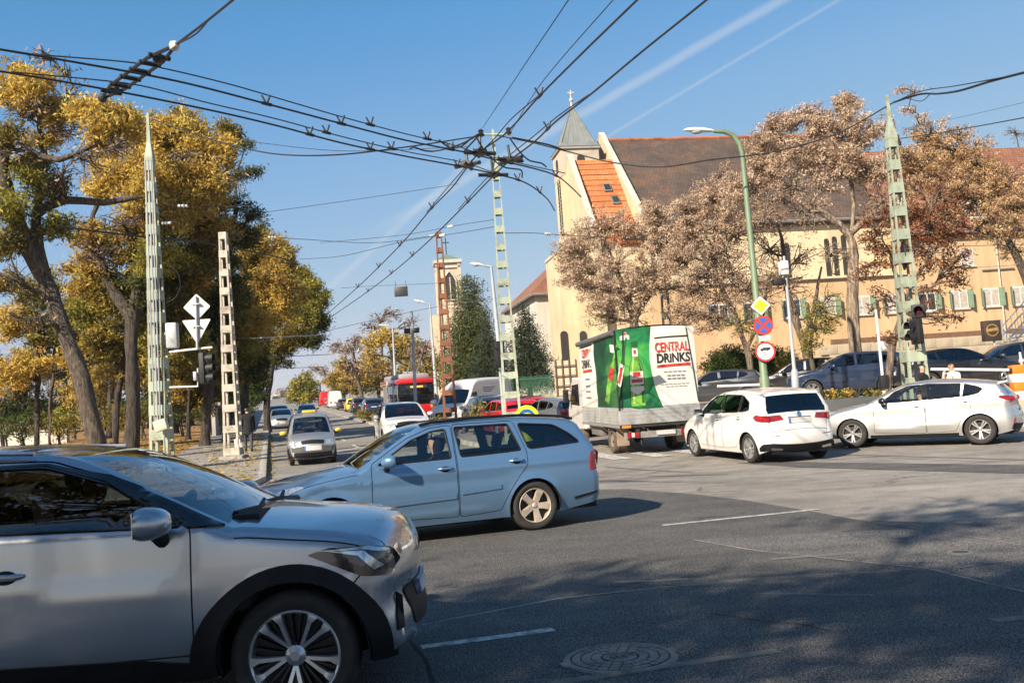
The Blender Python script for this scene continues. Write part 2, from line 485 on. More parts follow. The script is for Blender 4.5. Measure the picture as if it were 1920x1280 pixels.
def litter_mat():
	m,N,L,B = nodes_of('leaf_litter')
	B.inputs['Roughness'].default_value = .95
	tc = N.new('ShaderNodeTexCoord')
	v = N.new('ShaderNodeTexVoronoi'); v.inputs['Scale'].default_value = 7; L.new(tc.outputs['Object'],v.inputs['Vector'])
	n = N.new('ShaderNodeTexNoise'); n.inputs['Scale'].default_value = .5; n.inputs['Detail'].default_value = 6; L.new(tc.outputs['Object'],n.inputs['Vector'])
	r = ramp(N,[(.0,(.16,.08,.03)),(.35,(.30,.15,.05)),(.65,(.36,.22,.08)),(1,(.10,.09,.04))])
	s = N.new('ShaderNodeSeparateColor'); L.new(v.outputs['Color'],s.inputs[0]); L.new(s.outputs[0],r.inputs[0])
	r2 = ramp(N,[(.42,(.75,.72,.6)),(.6,(1.1,1.05,1))]); L.new(n.outputs[0],r2.inputs[0])
	x = N.new('ShaderNodeMix'); x.data_type = 'RGBA'; x.blend_type = 'MULTIPLY'; x.inputs['Factor'].default_value = 1; L.new(r.outputs[0],x.inputs['A']); L.new(r2.outputs[0],x.inputs['B'])
	L.new(x.outputs['Result'],B.inputs['Base Color'])
	bp = N.new('ShaderNodeBump'); bp.inputs['Strength'].default_value = .7; bp.inputs['Distance'].default_value = .03; L.new(v.outputs['Distance'],bp.inputs['Height']); L.new(bp.outputs[0],B.inputs['Normal'])
	return m
M_LITTER = litter_mat()
def paint_mark(name,col,wear):
	"""road paint worn through to the asphalt"""
	m,N,L,B = nodes_of(name)
	B.inputs['Roughness'].default_value = .8
	tc = N.new('ShaderNodeTexCoord')
	n = N.new('ShaderNodeTexNoise'); n.inputs['Scale'].default_value = 9; n.inputs['Detail'].default_value = 9; n.inputs['Roughness'].default_value = .75; L.new(tc.outputs['Object'],n.inputs['Vector'])
	r = ramp(N,[(wear - .1,(.12,.112,.10)),(wear + .1,col)]); L.new(n.outputs[0],r.inputs[0]); L.new(r.outputs[0],B.inputs['Base Color'])
	return m
M_MARK = paint_mark('road_paint_white',(.60,.58,.54),.47)
M_MARKFAINT = paint_mark('road_paint_faint',(.20,.19,.175),.55)
M_MARKYEL = paint_mark('road_paint_yellowish',(.24,.21,.14),.54)
M_TAR = surf('joint_sealing',(.30,.28,.26),.8,var=.35,scale=5)
def clip_half(poly,yk,keep_above):
	out = []
	n = len(poly)
	for i in range(n):
		a,b = poly[i],poly[(i + 1) % n]
		ia = (a[1] >= yk) if keep_above else (a[1] <= yk)
		ib = (b[1] >= yk) if keep_above else (b[1] <= yk)
		if ia: out.append(a)
		if ia != ib:
			t = (yk - a[1]) / (b[1] - a[1])
			out.append((a[0] + (b[0] - a[0]) * t,yk))
	return out
def drape(poly,dz,zfun=None):
	"""a flat outline laid over the rising ground, cut where the slope changes"""
	v2,fs = cdt([poly],[])
	ce = np.array([v2[list(f)].mean(0) for f in fs])
	V = []; F = []
	cuts = [-1e6] + _KY[1:-1] + [1e6]
	zf = zfun or ground_z
	for f,k in zip(fs,in_poly(ce,poly)):
		if not k: continue
		tri = [tuple(v2[i]) for i in f]
		ys = [p[1] for p in tri]
		for a,b in zip(cuts[:-1],cuts[1:]):
			if max(ys) <= a or min(ys) >= b: continue
			q = clip_half(clip_half(tri,a,True),b,False)
			if len(q) < 3: continue
			n0 = len(V); V += [(x,y,zf(x,y) + dz) for x,y in q]; F.append(tuple(range(n0,n0 + len(q))))
	return V,F
def sheet(name,poly,dz,mat,parent=None,kind='structure',skirt=0.0,zfun=None):
	V,F = drape(poly,dz,zfun)
	zf = zfun or ground_z
	if skirt:
		pl = dense(poly,2.0) if len(poly) < 200 else poly
		n0 = len(V); m = len(pl)
		V += [(x,y,zf(x,y) + dz) for x,y in pl] + [(x,y,zf(x,y) + dz - skirt) for x,y in pl]
		F += [(n0 + i,n0 + (i + 1) % m,n0 + m + (i + 1) % m,n0 + m + i) for i in range(m)]
	o = mesh_obj(name,V,F,mat,parent)
	bm = bmesh.new(); bm.from_mesh(o.data)
	for f in bm.faces:
		if abs(f.normal.z) > .5 and f.normal.z < 0: f.normal_flip()
	bm.to_mesh(o.data); bm.free()
	if kind: o['kind'] = kind
	return o
def kerb_x(y): return -0.32 - .2555 * y
sheet('ground',[(-1500,-300),(1500,-300),(1500,2400),(-1500,2400)],-.02,surf('earth',(.13,.11,.075),.95,var=.3,scale=.2))
# the crossing and both carriageways are one asphalt sheet
sheet('road',[(-160,-60),(160,-60),(160,24.2),(14.0,26.0),(kerb_x(40) + 16.2,40),(kerb_x(420) + 16.2,420),(kerb_x(420) - .3,420),(kerb_x(24) - .3,24),(-160,24)],0.0,M_ASPHALT)
# left pavement with its rounded corner, and the park behind it
left_corner = [(-160,21.4),(-10.0,21.4),(-8.2,21.7),(-7.2,22.4),(-6.62,23.4),(kerb_x(25) ,25)]
lp = left_corner + [(kerb_x(420),420),(kerb_x(420) - 3.6,420),(kerb_x(36) - 3.6,36),(-13.2,29.5),(-16,26.2),(-160,25.8)]
sheet('pavement',lp,.13,M_PAVE,skirt=.16)
def park_z(x,y):
	d = (kerb_x(y) - 3.6) - x
	return ground_z(x,y) + .13 + .30 * min(1,max(0,d / 9.0))
def terrain_grid(name,poly,zfun,mat,step,kind='structure'):
	p = dense(poly,step)
	g = grid_pts(poly,step)
	v2,fs = cdt([p],g)
	ce = np.array([v2[list(f)].mean(0) for f in fs])
	fs = [f if area2([v2[i] for i in f]) > 0 else f[::-1] for f,k in zip(fs,in_poly(ce,p)) if k]
	o = mesh_obj(name,[(x,y,zfun(x,y)) for x,y in v2],fs,mat,None,True)
	if kind: o['kind'] = kind
	return o
terrain_grid('park_ground',[(-160,25.8),(-16,26.2),(-13.2,29.5),(kerb_x(36) - 3.6,36),(kerb_x(240) - 3.6,240),(-200,240)],park_z,M_LITTER,4.0)
# median between the carriageways
def med_poly(inset=0.0):
	a,b = 7.35 + inset,8.75 - inset
	y0 = 27.6 + inset
	nose = [(kerb_x(y0 + .7) + 8.05 + .7 * (1 - inset) * math.cos(t),y0 + .7 - .7 * math.sin(t)) for t in (math.pi * k / 6 for k in range(7))]
	return [(kerb_x(420) + a,420)] + [(kerb_x(y0 + .75) + a,y0 + .75)] + nose[::-1][1:-1] + [(kerb_x(y0 + .75) + b,y0 + .75),(kerb_x(420) + b,420)]
sheet('median',med_poly(),.14,M_PAVE,skirt=.17)
# right pavement and the raised car park behind it
rc = [(160,24.2),(60,24.4),(16,25.0),(11,25.9),(8.6,27.4),(7.0,30.5),(kerb_x(38) + 15.6,38),(kerb_x(420) + 15.6,420),(160,420)]
sheet('pavement',rc,.13,M_PAVE,skirt=.16)
LOT_Z = 1.22
def lot_z(x,y): return LOT_Z + max(0,(y - 50) * .012)
terrain_grid('car_park',[(9.0,31.0),(60,29.5),(90,110),(-2.0,110),(2.5,50)],lot_z,M_ASPHALT,5.0)
# kerb stones along the left pavement: each a piece of its own
kerb = empty('kerb',(0,0,0),0,kind='structure')
kme = None
def kerb_stone(a,b,dz=.135,par=None):
	global kme
	a,b = Vector(a),Vector(b)
	if kme is None:
		k = MB(); k.bbox(-.5,.5,-.11,.09,-.18,0,.018)
		o = k.build('kerb_stone',M_KERB,par or kerb,True,40); kme = o.data
	else:
		o = bpy.data.objects.new('kerb_stone',kme); COL.objects.link(o); o.parent = par or kerb
	m = (a + b) / 2
	d = b - a
	za,zb_ = ground_z(a.x,a.y),ground_z(b.x,b.y)
	o.location = (m.x,m.y,(za + zb_) / 2 + dz + random.uniform(-.006,.006))
	o.rotation_euler = (0,-math.atan2(zb_ - za,d.length),math.atan2(d.y,d.x) + random.uniform(-.008,.008))
	o.scale = ((d.length - .015),1,1)
line = [(-10.0,21.4),(-9.0,21.5),(-8.2,21.7),(-7.2,22.4),(-6.62,23.4)] + [(kerb_x(25 + k),25 + k) for k in range(0,46)]
for a,b in zip(line[:-1],line[1:]): kerb_stone(a,b)
for k in range(40):
	y = 28.4 + k
	kerb_stone((kerb_x(y) + 7.3,y),(kerb_x(y + 1) + 7.3,y + 1),.145)
line = [(60,24.35),(40,24.55)] + [(x,25.0 + (16 - x) * .0) for x in ()]
seg = [(24,24.85),(23,24.87),(22,24.89),(21,24.91),(20,24.93),(19,24.95),(18,24.97),(17,24.98),(16,25.0),(15,25.15),(14,25.32),(13,25.5),(12,25.7),(11,25.9),(10.2,26.35),(9.4,26.85),(8.6,27.4),(8.2,28.3),(7.8,29.1),(7.4,29.8),(7.0,30.5)]
for a,b in zip(seg[1:],seg[:-1]): kerb_stone(a,b)
# patches of other asphalt, their joints and the painted marks (outlines walked off on the ground)
def gp(*pts): return [tuple(on_ground(*p)[:2]) for p in pts]
patches = empty('asphalt_patches',kind='structure')
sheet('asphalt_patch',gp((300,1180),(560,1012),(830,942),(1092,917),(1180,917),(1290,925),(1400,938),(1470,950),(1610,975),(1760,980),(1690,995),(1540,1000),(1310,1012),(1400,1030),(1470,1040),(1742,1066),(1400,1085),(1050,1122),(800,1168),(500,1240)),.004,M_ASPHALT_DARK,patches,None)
sheet('asphalt_patch',gp((1300,1012),(1540,999),(1700,992),(1790,975),(1919,968),(2300,990),(2300,1240),(1920,1108),(1760,1067),(1470,1038)),.0045,M_ASPHALT_OLD,patches,None)
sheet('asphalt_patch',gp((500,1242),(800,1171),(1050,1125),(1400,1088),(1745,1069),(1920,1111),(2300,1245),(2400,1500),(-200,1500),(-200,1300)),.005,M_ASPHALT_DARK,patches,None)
sheet('asphalt_patch',gp((1380,868),(1500,866),(1920,872),(2100,880),(2100,893),(1700,882),(1500,876)),.006,M_ASPHALT_DARK,patches,None)
def band(name,pts,w,mat,par,dz,kind=None):
	P = [Vector(p) for p in gp(*pts)]
	wl = w if isinstance(w,(list,tuple)) else [w] * len(P)
	Lf,Rt = [],[]
	for i,p in enumerate(P):
		t = (P[min(i + 1,len(P) - 1)] - P[max(i - 1,0)]).normalized()
		nn = Vector((-t.y,t.x))
		Lf.append(tuple(p + nn * wl[i] / 2)); Rt.append(tuple(p - nn * wl[i] / 2))
	return sheet(name,Lf + Rt[::-1],dz,mat,par,kind)
for pts,w in ((((500,1242),(650,1205),(800,1170),(1050,1123),(1400,1086),(1742,1067)),[.012,.02,.012,.03,.014,.02]),(((1745,1068),(1830,1090),(1930,1112),(2100,1165)),[.025,.014,.02,.02]),(((1300,1012),(1400,1031),(1560,1048),(1742,1067)),.016),(((1790,1066),(1860,1056),(1940,1046)),.018),(((1480,951),(1610,975),(1780,1000),(1960,1030)),.014),(((830,942),(1000,922),(1092,917),(1290,925)),.02)):
	band('joint',pts,w,M_TAR,patches,.0085)
for pts,w in ((((760,1190),(800,1240),(815,1290)),.02),(((1330,1150),(1420,1165),(1500,1172),(1560,1185)),.012)):
	band('crack',pts,w,surf('crack_dark',(.012,.012,.012),.9),patches,.010)
marks = empty('road_markings',kind='structure')
for pts,w,m in ((((1243,985),(1535,955)),.10,M_MARK),(((790,1214),(920,1197),(1038,1181)),.11,M_MARK),(((1035,1284),(1250,1250),(1460,1221)),.10,M_MARKYEL),(((1150,1092),(1220,1090),(1290,1086)),.10,M_MARKFAINT),(((1445,1049),(1610,1036)),.12,M_MARKFAINT),(((1415,1114),(1640,1117)),.05,M_MARKFAINT),(((1860,1165),(1960,1156)),.11,M_MARKYEL),(((1215,893),(1365,889)),.14,M_MARKFAINT),(((1135,875),(1300,886)),.10,M_MARKFAINT),(((1560,851),(1920,862)),.10,M_MARKFAINT)):
	band('painted_line',pts,w,m,marks,.0075)
# zebra bars by the truck, and the oncoming lane line
for k in range(7):
	x0 = -.6 + k * 1.0
	y0 = 24.0 - k * .02
	sheet('zebra_bar',[(x0 + .9,y0),(x0 + 1.4,y0),(x0 + .75,y0 + 2.6),(x0 + .25,y0 + 2.6)],.012,M_MARK,marks,None)
for k in range(14):
	y = 31 + k * 6.5
	sheet('lane_dash',[(kerb_x(y) + 3.6,y),(kerb_x(y) + 3.74,y),(kerb_x(y + 2.6) + 3.74,y + 2.6),(kerb_x(y + 2.6) + 3.6,y + 2.6)],.012,M_MARK,marks,None)
	sheet('lane_dash',[(kerb_x(y) + 12.0,y),(kerb_x(y) + 12.14,y),(kerb_x(y + 2.6) + 12.14,y + 2.6),(kerb_x(y + 2.6) + 12.0,y + 2.6)],.012,M_MARK,marks,None)
# cast-iron manhole cover in the foreground
M_IRON = surf('cast_iron',(.19,.175,.16),.6,metal=.3,var=.3,scale=7,dirt=(.05,.045,.04))
def manhole(c,r,label):
	root = empty('manhole_cover',(c.x,c.y,ground_z(c.x,c.y) + .006),.25,label,'manhole')
	f = MB(); f.lathe([(r * .90,.004),(r * .90,.011),(r,.011),(r * 1.03,.001)],48)
	f.bbox(-r * 1.10,-r * .99,-.05,.05,.0,.010,.003); f.bbox(r * .99,r * 1.08,-.05,.05,.0,.010,.003)
	f.build('frame',M_IRON,root,True)
	d = MB(); d.lathe([(r * .885,.001),(r * .885,.007),(.0005,.007)],48)
	d.build('cover',surf('iron_recess',(.05,.047,.043),.7,metal=.3,var=.3),root,True)
	b = MB()
	for ring,n,h in ((.80,26,.075),(.62,20,.085),(.44,14,.085)):
		for k in range(n):
			a0 = 2 * math.pi * (k + .07) / n; a1 = 2 * math.pi * (k + .93) / n
			ri,ro = r * (ring - h),r * (ring + h * .85)
			vs = [(rr * math.cos(a),rr * math.sin(a),z) for z in (.006,.012) for (rr,a) in ((ri,a0),(ro,a0),(ro,a1),(ri,a1))]
			b.add(vs,[(4,5,6,7),(0,1,5,4),(1,2,6,5),(2,3,7,6),(3,0,4,7)])
	o = b.build('tread_blocks',M_IRON,root); o['kind'] = 'stuff'
	e = MB(); e.lathe([(r * .30,.006),(r * .30,.013),(r * .26,.013),(r * .26,.008),(.0005,.008)],32)
	for k in range(3):
		q = (k - 1) * r * .11
		e.tube([(q - r * .05,r * .08,.010),(q,-r * .08,.010),(q + r * .05,r * .08,.010)],.008,5)
	e.build('emblem',M_IRON,root,True)
	return root
c = on_ground(1163,1236)
manhole(c,.335,'round cast iron manhole cover with tread blocks in the foreground asphalt')
c = on_ground(1801,1037)
root = empty('valve_cover',(c.x,c.y,.008),0,'small round dark valve cover in the coarse asphalt','manhole')
v = MB(); v.lathe([(.11,-.002),(.10,.006),(.075,.006),(.07,-.0),(.0005,-.0)],28); v.build('ring',M_IRON,root,True)
v = MB(); v.lathe([(.066,.001),(.06,.007),(.0005,.007)],24); v.build('lid',surf('iron_recess',(.05,.047,.043)),root,True)
# ------------------------------------------------------------------ the church and its neighbours
M_CREAM = surf('render_cream',(.62,.51,.335),.9,var=.07,scale=.35,bump=.08,bscale=8,streak=.22)
M_PEACH = surf('render_peach',(.58,.395,.225),.9,var=.07,scale=.3,bump=.08,bscale=8,streak=.22)
M_PALEST = surf('limestone',(.47,.41,.33),.9,var=.12,scale=1.2,bump=.2,bscale=6)
M_STONEWALL = surf('stone_blocks',(.43,.36,.26),.9,var=.12,scale=1.1,bump=.25,bscale=9,streak=.22)
M_WHITEWALL = surf('render_white',(.60,.56,.50),.9,var=.06,scale=.4,streak=.22)
M_COPING = surf('coping_white',(.48,.45,.39),.8,var=.15)
M_LEADROOF = surf('lead_grey_roof',(.24,.26,.25),.55,metal=.3,var=.12,scale=1.5)
M_WINFRAME = surf('window_white',(.62,.60,.56),.6,var=.05)
M_SHUTTER = surf('shutter_green',(.13,.20,.14),.7,var=.12,scale=3)
M_PANE = surf('window_pane',(.035,.04,.045),.08,var=.2,spec=.8)
M_CURTAIN = surf('net_curtain',(.42,.38,.33),.9,var=.2,scale=6)
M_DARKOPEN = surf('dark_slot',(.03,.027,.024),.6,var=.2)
M_BROWNBAND = surf('brown_band',(.16,.09,.055),.8,var=.15)
def tile_roof(name,a,b,c,rows,patch=None):
	"""courses of clay tiles: colour by tile, relief by course"""
	m,N,L,B = nodes_of(name)
	B.inputs['Roughness'].default_value = .85
	tc = N.new('ShaderNodeTexCoord')
	mp = N.new('ShaderNodeMapping'); mp.inputs['Scale'].default_value = (3.4,rows,rows); L.new(tc.outputs['UV'],mp.inputs[0])
	br = N.new('ShaderNodeTexBrick'); br.inputs['Scale'].default_value = 1
	br.inputs['Color1'].default_value = (*a,1); br.inputs['Color2'].default_value = (*b,1); br.inputs['Mortar'].default_value = (*c,1)
	br.inputs['Mortar Size'].default_value = .05; br.inputs['Brick Width'].default_value = .9; br.inputs['Row Height'].default_value = 1.0; br.inputs['Bias'].default_value = -.1
	L.new(mp.outputs[0],br.inputs['Vector'])
	n = N.new('ShaderNodeTexNoise'); n.inputs['Scale'].default_value = .35; n.inputs['Detail'].default_value = 7; n.inputs['Roughness'].default_value = .7; L.new(tc.outputs['UV'],n.inputs['Vector'])
	r = ramp(N,[(.3,(.62,.60,.60)),(.5,(1,1,1)),(.72,patch or (1.25,1.2,1.1))]); L.new(n.outputs[0],r.inputs[0])
	x = N.new('ShaderNodeMix'); x.data_type = 'RGBA'; x.blend_type = 'MULTIPLY'; x.inputs['Factor'].default_value = 1; L.new(br.outputs[0],x.inputs['A']); L.new(r.outputs[0],x.inputs['B'])
	L.new(x.outputs['Result'],B.inputs['Base Color'])
	bp = N.new('ShaderNodeBump'); bp.inputs['Strength'].default_value = .5; bp.inputs['Distance'].default_value = .05; L.new(br.outputs['Fac'],bp.inputs['Height']); bp.invert = True; L.new(bp.outputs[0],B.inputs['Normal'])
	return m
M_ROOF_BROWN = tile_roof('roof_tiles_brown',(.080,.058,.047),(.110,.078,.060),(.04,.03,.026),3.2,(2.0,1.45,1.0))
M_ROOF_ORANGE = tile_roof('roof_tiles_orange',(.52,.17,.055),(.60,.22,.08),(.28,.09,.035),3.0,(1.1,1.1,1.1))
M_ROOF_RED = tile_roof('roof_tiles_redbrown',(.22,.095,.055),(.29,.13,.075),(.10,.05,.035),3.2)
FA = math.radians(9.0)
FO = at(1230,727,64)
FU = Vector((math.cos(FA),math.sin(FA),0)); FV = Vector((-math.sin(FA),math.cos(FA),0))
def uz(px,py,v=0.0):
	"""where the sight line meets the church's frontage plane (set back by v): along, height"""
	d = ray_dir(px,py); o = Vector((0,0,EYE)) - (FO + FV * v)
	t = -o.dot(FV) / d.dot(FV)
	p = o + d * t
	return p.dot(FU),p.z + FO.z + FV.z
def fr(u,z,v): return Vector((FO.x,FO.y,0)) + FU * u + FV * v + Vector((0,0,z))
def wall_box(name,u0,u1,v0,v1,z0,z1,mat,par,bev=None):
	m = MB(); vs = [fr(u,z,v) for z in (z0,z1) for (u,v) in ((u0,v0),(u1,v0),(u1,v1),(u0,v1))]
	m.add(vs,[(3,2,1,0),(4,5,6,7),(0,1,5,4),(1,2,6,5),(2,3,7,6),(3,0,4,7)])
	return m.build(name,mat,par)
def fpoly(name,pts,th,mat,par,uv=True):
	"""a slab through points given as (u, z, v), thickened downwards along its normal; UVs in metres"""
	P = [fr(*p) for p in pts]
	n = (P[1] - P[0]).cross(P[2] - P[0]).normalized()
	if n.z < 0: n = -n
	m = len(P)
	V = P + [p - n * th for p in P]
	F = [tuple(range(m)),tuple(range(2 * m - 1,m - 1,-1))] + [(i,m + i,m + (i + 1) % m,(i + 1) % m) for i in range(m)]
	o = mesh_obj(name,V,F,mat,par)
	bm = bmesh.new(); bm.from_mesh(o.data); bmesh.ops.recalc_face_normals(bm,faces=bm.faces)
	ul = bm.loops.layers.uv.new('UVMap')
	ax = FU; ay = n.cross(ax).normalized()
	for f in bm.faces:
		for l in f.loops: l[ul].uv = (l.vert.co.dot(ax),l.vert.co.dot(ay))
	bm.to_mesh(o.data); bm.free()
	return o
BZ = 1.0
# ---- church
church = empty('church',tuple(fr(0,LOT_Z,0)),0,'cream church with grey spire, orange tiled annex and steep brown nave roof','church')
church.matrix_world = Matrix.Identity(4)
u_l,_ = uz(1212,500); u_r,_ = uz(1692,500)
_,z_e = uz(1420,410)
_,z_r = uz(1270,261,9.0)
wall_box('wall',u_l,u_r,0,18,BZ,z_e,M_CREAM,church)
e0 = .45
sl = (z_r - z_e) / 9.0
fpoly('roof',[(u_l + .25,z_e - e0 * sl,-e0),(u_r + .2,z_e - e0 * sl,-e0),(u_r + .2,z_r,9.0),(u_l + .25,z_r,9.0)],.25,M_ROOF_BROWN,church)
fpoly('roof',[(u_l + .25,z_r,9.02),(u_r + .2,z_r,9.02),(u_r + .2,z_e - e0 * sl,18 + e0),(u_l + .25,z_e - e0 * sl,18 + e0)],.25,M_ROOF_BROWN,church)
m = MB()
for k in range(38):
	a = u_l + .3 + k * (u_r - u_l) / 38
	pts = [fr(a + q * (u_r - u_l) / 38 * .97,z_r + .03 + .02 * math.sin(k * 1.7),9.0) for q in (0,.5,1)]
	m.tube(pts,[.17,.16,.15],8)
rt = m.build('ridge_tiles',surf('ridge_tile_red',(.33,.13,.075),.85,var=.3,scale=.8),church,True); rt['kind'] = 'stuff'
m = MB(); g0 = [fr(u_l,z_e - .35,-.56),fr(u_r,z_e - .35,-.56)]
m.tube(g0,.10,8); m.build('gutter',surf('zinc_gutter',(.30,.29,.28),.5,metal=.5),church,True)
wall_box('eaves_board',u_l + .02,u_r,-.35,-.003,z_e - .62,z_e - .30,surf('eaves_wood',(.10,.065,.045),.8),church)
def gable(u0,u1,zb,zr,vr,wallm,par,rise=.55,cop=.30):
	"""an end wall standing above the roof, with a pale coping along both slopes"""
	m = MB(); n_ = 2 * vr
	s = (zr - zb) / vr
	pts = [(-.4,BZ),(-.4,zb - .4 * s + rise),(vr,zr + rise),(n_ + .4,zb - .4 * s + rise),(n_ + .4,BZ)]
	vs = [fr(u0,z,v) for v,z in pts] + [fr(u1,z,v) for v,z in pts]
	m.add(vs,[(0,1,2,3,4),(9,8,7,6,5)] + [(i,5 + i,5 + (i + 1) % 5,(i + 1) % 5) for i in range(5)])
	o = m.build('gable_wall',wallm,par)
	bm = bmesh.new(); bm.from_mesh(o.data); bmesh.ops.recalc_face_normals(bm,faces=bm.faces); bm.to_mesh(o.data); bm.free()
	for a,b in ((pts[1],pts[2]),(pts[3],pts[2])):
		c = MB()
		vs = [fr(u,z + dz,v) for dz in (.003,.14) for (u,(v,z)) in ((u0 - .03,a),(u1 + .05,a),(u1 + .05,b),(u0 - .03,b))]
		c.add(vs,[(3,2,1,0),(4,5,6,7),(0,1,5,4),(1,2,6,5),(2,3,7,6),(3,0,4,7)])
		co = c.build('coping',M_COPING,par)
	return o
gable(u_l - .12,u_l + .24,z_e,z_r,9.0,M_CREAM,church)
gable(u_r + .21,u_r + .8,z_e,z_r,9.0,M_CREAM,church)
# annex with the orange roof
u_a,_ = uz(1122,500)
_,z_ar = uz(1120,300,6.0)
za_e = z_e - .9
wall_box('annex_wall',u_a,u_l - .13,.4,12,BZ,za_e,M_CREAM,church)
s2 = (z_ar - za_e) / 5.6
ar = fpoly('annex_roof',[(u_a + .2,za_e - .3 * s2,.1),(u_l - .14,za_e - .3 * s2,.1),(u_l - .14,z_ar,6.0),(u_a + .2,z_ar,6.0)],.22,M_ROOF_ORANGE,church)
fpoly('annex_roof',[(u_a + .2,z_ar,6.02),(u_l - .14,z_ar,6.02),(u_l - .14,za_e,12),(u_a + .2,za_e,12)],.22,M_ROOF_ORANGE,church)
# courses of the orange roof: each course steps over the one below
courses = 15
for k in range(courses):
	t0,t1 = k / courses,(k + .96) / courses
	v0,v1 = .1 + 5.9 * t0,.1 + 5.9 * t1; z0_,z1_ = (za_e - .3 * s2) + (z_ar - za_e + .3 * s2) * t0,(za_e - .3 * s2) + (z_ar - za_e + .3 * s2) * t1
	fpoly('tile_course',[(u_a + .22,z0_ + .085,v0),(u_l - .15,z0_ + .085,v0),(u_l - .15,z1_ + .03,v1),(u_a + .22,z1_ + .03,v1)],.05,M_ROOF_ORANGE,ar)
for (px,py) in ((1139,350),(1155,379)):
	t = (uz(px,py,3)[1] - za_e) / (z_ar - za_e)
	v = .1 + 5.9 * t; uu = uz(px,py,v)[0]; zz = za_e + (z_ar - za_e) * t
	fpoly('skylight',[(uu - .26,zz - .25 * s2 + .13,v - .25),(uu + .26,zz - .25 * s2 + .13,v - .25),(uu + .26,zz + .25 * s2 + .13,v + .25),(uu - .26,zz + .25 * s2 + .13,v + .25)],.12,M_LEADROOF,church)
	fpoly('skylight_pane',[(uu - .22,zz - .2 * s2 + .15,v - .2),(uu + .22,zz - .2 * s2 + .15,v - .2),(uu + .22,zz + .2 * s2 + .15,v + .2),(uu - .22,zz + .2 * s2 + .15,v + .2)],.03,M_PANE,church)
gable(u_a - .14,u_a + .19,za_e,z_ar,6.0,M_CREAM,church,.35)
# tower
TVF = 7.0
ut0,z_t = uz(1051,277,TVF); ut1,_ = uz(1121,277,TVF)
tw = ut1 - ut0
_,z_tb = uz(1085,328,TVF)
wall_box('tower_wall',ut0,ut1,TVF,TVF + tw,BZ,z_tb,M_CREAM,church)
wall_box('tower_belfry',ut0 - .03,ut1 + .03,TVF - .03,TVF + tw + .03,z_tb + .003,z_t - .12,M_PALEST,church)
wall_box('tower_cornice',ut0 - .16,ut1 + .16,TVF - .16,TVF + tw + .16,z_t - .117,z_t + .06,surf('cornice_grey',(.30,.29,.27),.7),church)
_,z_ap = uz(1070,200,TVF + tw / 2)
cu,cv = (ut0 + ut1) / 2,TVF + tw / 2
m = MB()
q = .20
base = [fr(ut0 - q,z_t + .063,TVF - q),fr(ut1 + q,z_t + .063,TVF - q),fr(ut1 + q,z_t + .063,TVF + tw + q),fr(ut0 - q,z_t + .063,TVF + tw + q)]
mid_ = []
for (a,b) in ((ut0,TVF),(ut1,TVF),(ut1,TVF + tw),(ut0,TVF + tw)):
	mid_.append(fr(cu + (a - cu) * .90,z_t + .42,cv + (b - cv) * .90))
ap = [fr(cu + (a - cu) * .03,z_ap,cv + (b - cv) * .03) for (a,b) in ((ut0,TVF),(ut1,TVF),(ut1,TVF + tw),(ut0,TVF + tw))]
m.add(base + mid_ + ap,[(i,(i + 1) % 4,4 + (i + 1) % 4,4 + i) for i in range(4)] + [(4 + i,4 + (i + 1) % 4,8 + (i + 1) % 4,8 + i) for i in range(4)] + [(8,9,10,11),(3,2,1,0)])
sp_ = m.build('spire',M_LEADROOF,church)
for i in range(4):           # standing seams and hips
	for k in range(7):
		t = k / 6
		a = mid_[i].lerp(mid_[(i + 1) % 4],t); b = ap[i].lerp(ap[(i + 1) % 4],t)
		s_ = MB(); s_.tube([a,b],[.035,.02],5); s_.build('seam',M_LEADROOF,sp_)
m = MB(); c = fr(cu,z_ap,cv)
m.tube([c - Vector((0,0,.1)),c + Vector((0,0,.35)),c + Vector((0,0,1.3))],[.12,.07,.04],8); m.ball(c + Vector((0,0,.5)),.16); m.ball(c + Vector((0,0,.95)),.10)
m.box(-.25,.25,-.03,.03,1.05,1.12,Matrix.Translation(c)); m.build('finial',M_COPING,church,True)
# belfry arch and the slot windows on the tower's left side
def arch_panel(name,u,z0,w,h,v,mat,par,side=False,th=.05,axis='u',point=False):
	pts = [(-w / 2,0),(w / 2,0),(w / 2,h - w / 2)]
	for k in range(1,8):
		a = math.pi * k / 8
		if point: pts.append((w / 2 * math.cos(a),h - w / 2 + (w / 2) * 1.5 * math.sin(a) ** .8 * 1.0))
		else: pts.append((w / 2 * math.cos(a),h - w / 2 + w / 2 * math.sin(a)))
	pts.append((-w / 2,h - w / 2))
	m = MB(); n = len(pts)
	if axis == 'u': f = lambda a,b,d: fr(u + a,z0 + b,v - d)
	else: f = lambda a,b,d: fr(u - d,z0 + b,v + a)
	m.prism(pts,-th,th,f)
	o = m.build(name,mat,par)
	bm = bmesh.new(); bm.from_mesh(o.data); bmesh.ops.recalc_face_normals(bm,faces=bm.faces); bm.to_mesh(o.data); bm.free()
	return o
uu,zz = uz(1089,302,TVF)
arch_panel('belfry_arch',uu,zz - .5,.55,1.0,TVF - .03,M_DARKOPEN,church)
arch_panel('belfry_arch',ut0 - .03,zz - .5,.55,1.0,TVF + tw / 2,M_DARKOPEN,church,axis='v')
_,zlo = uz(1040,440,TVF + 1); _,zhi = uz(1040,298,TVF + 1)
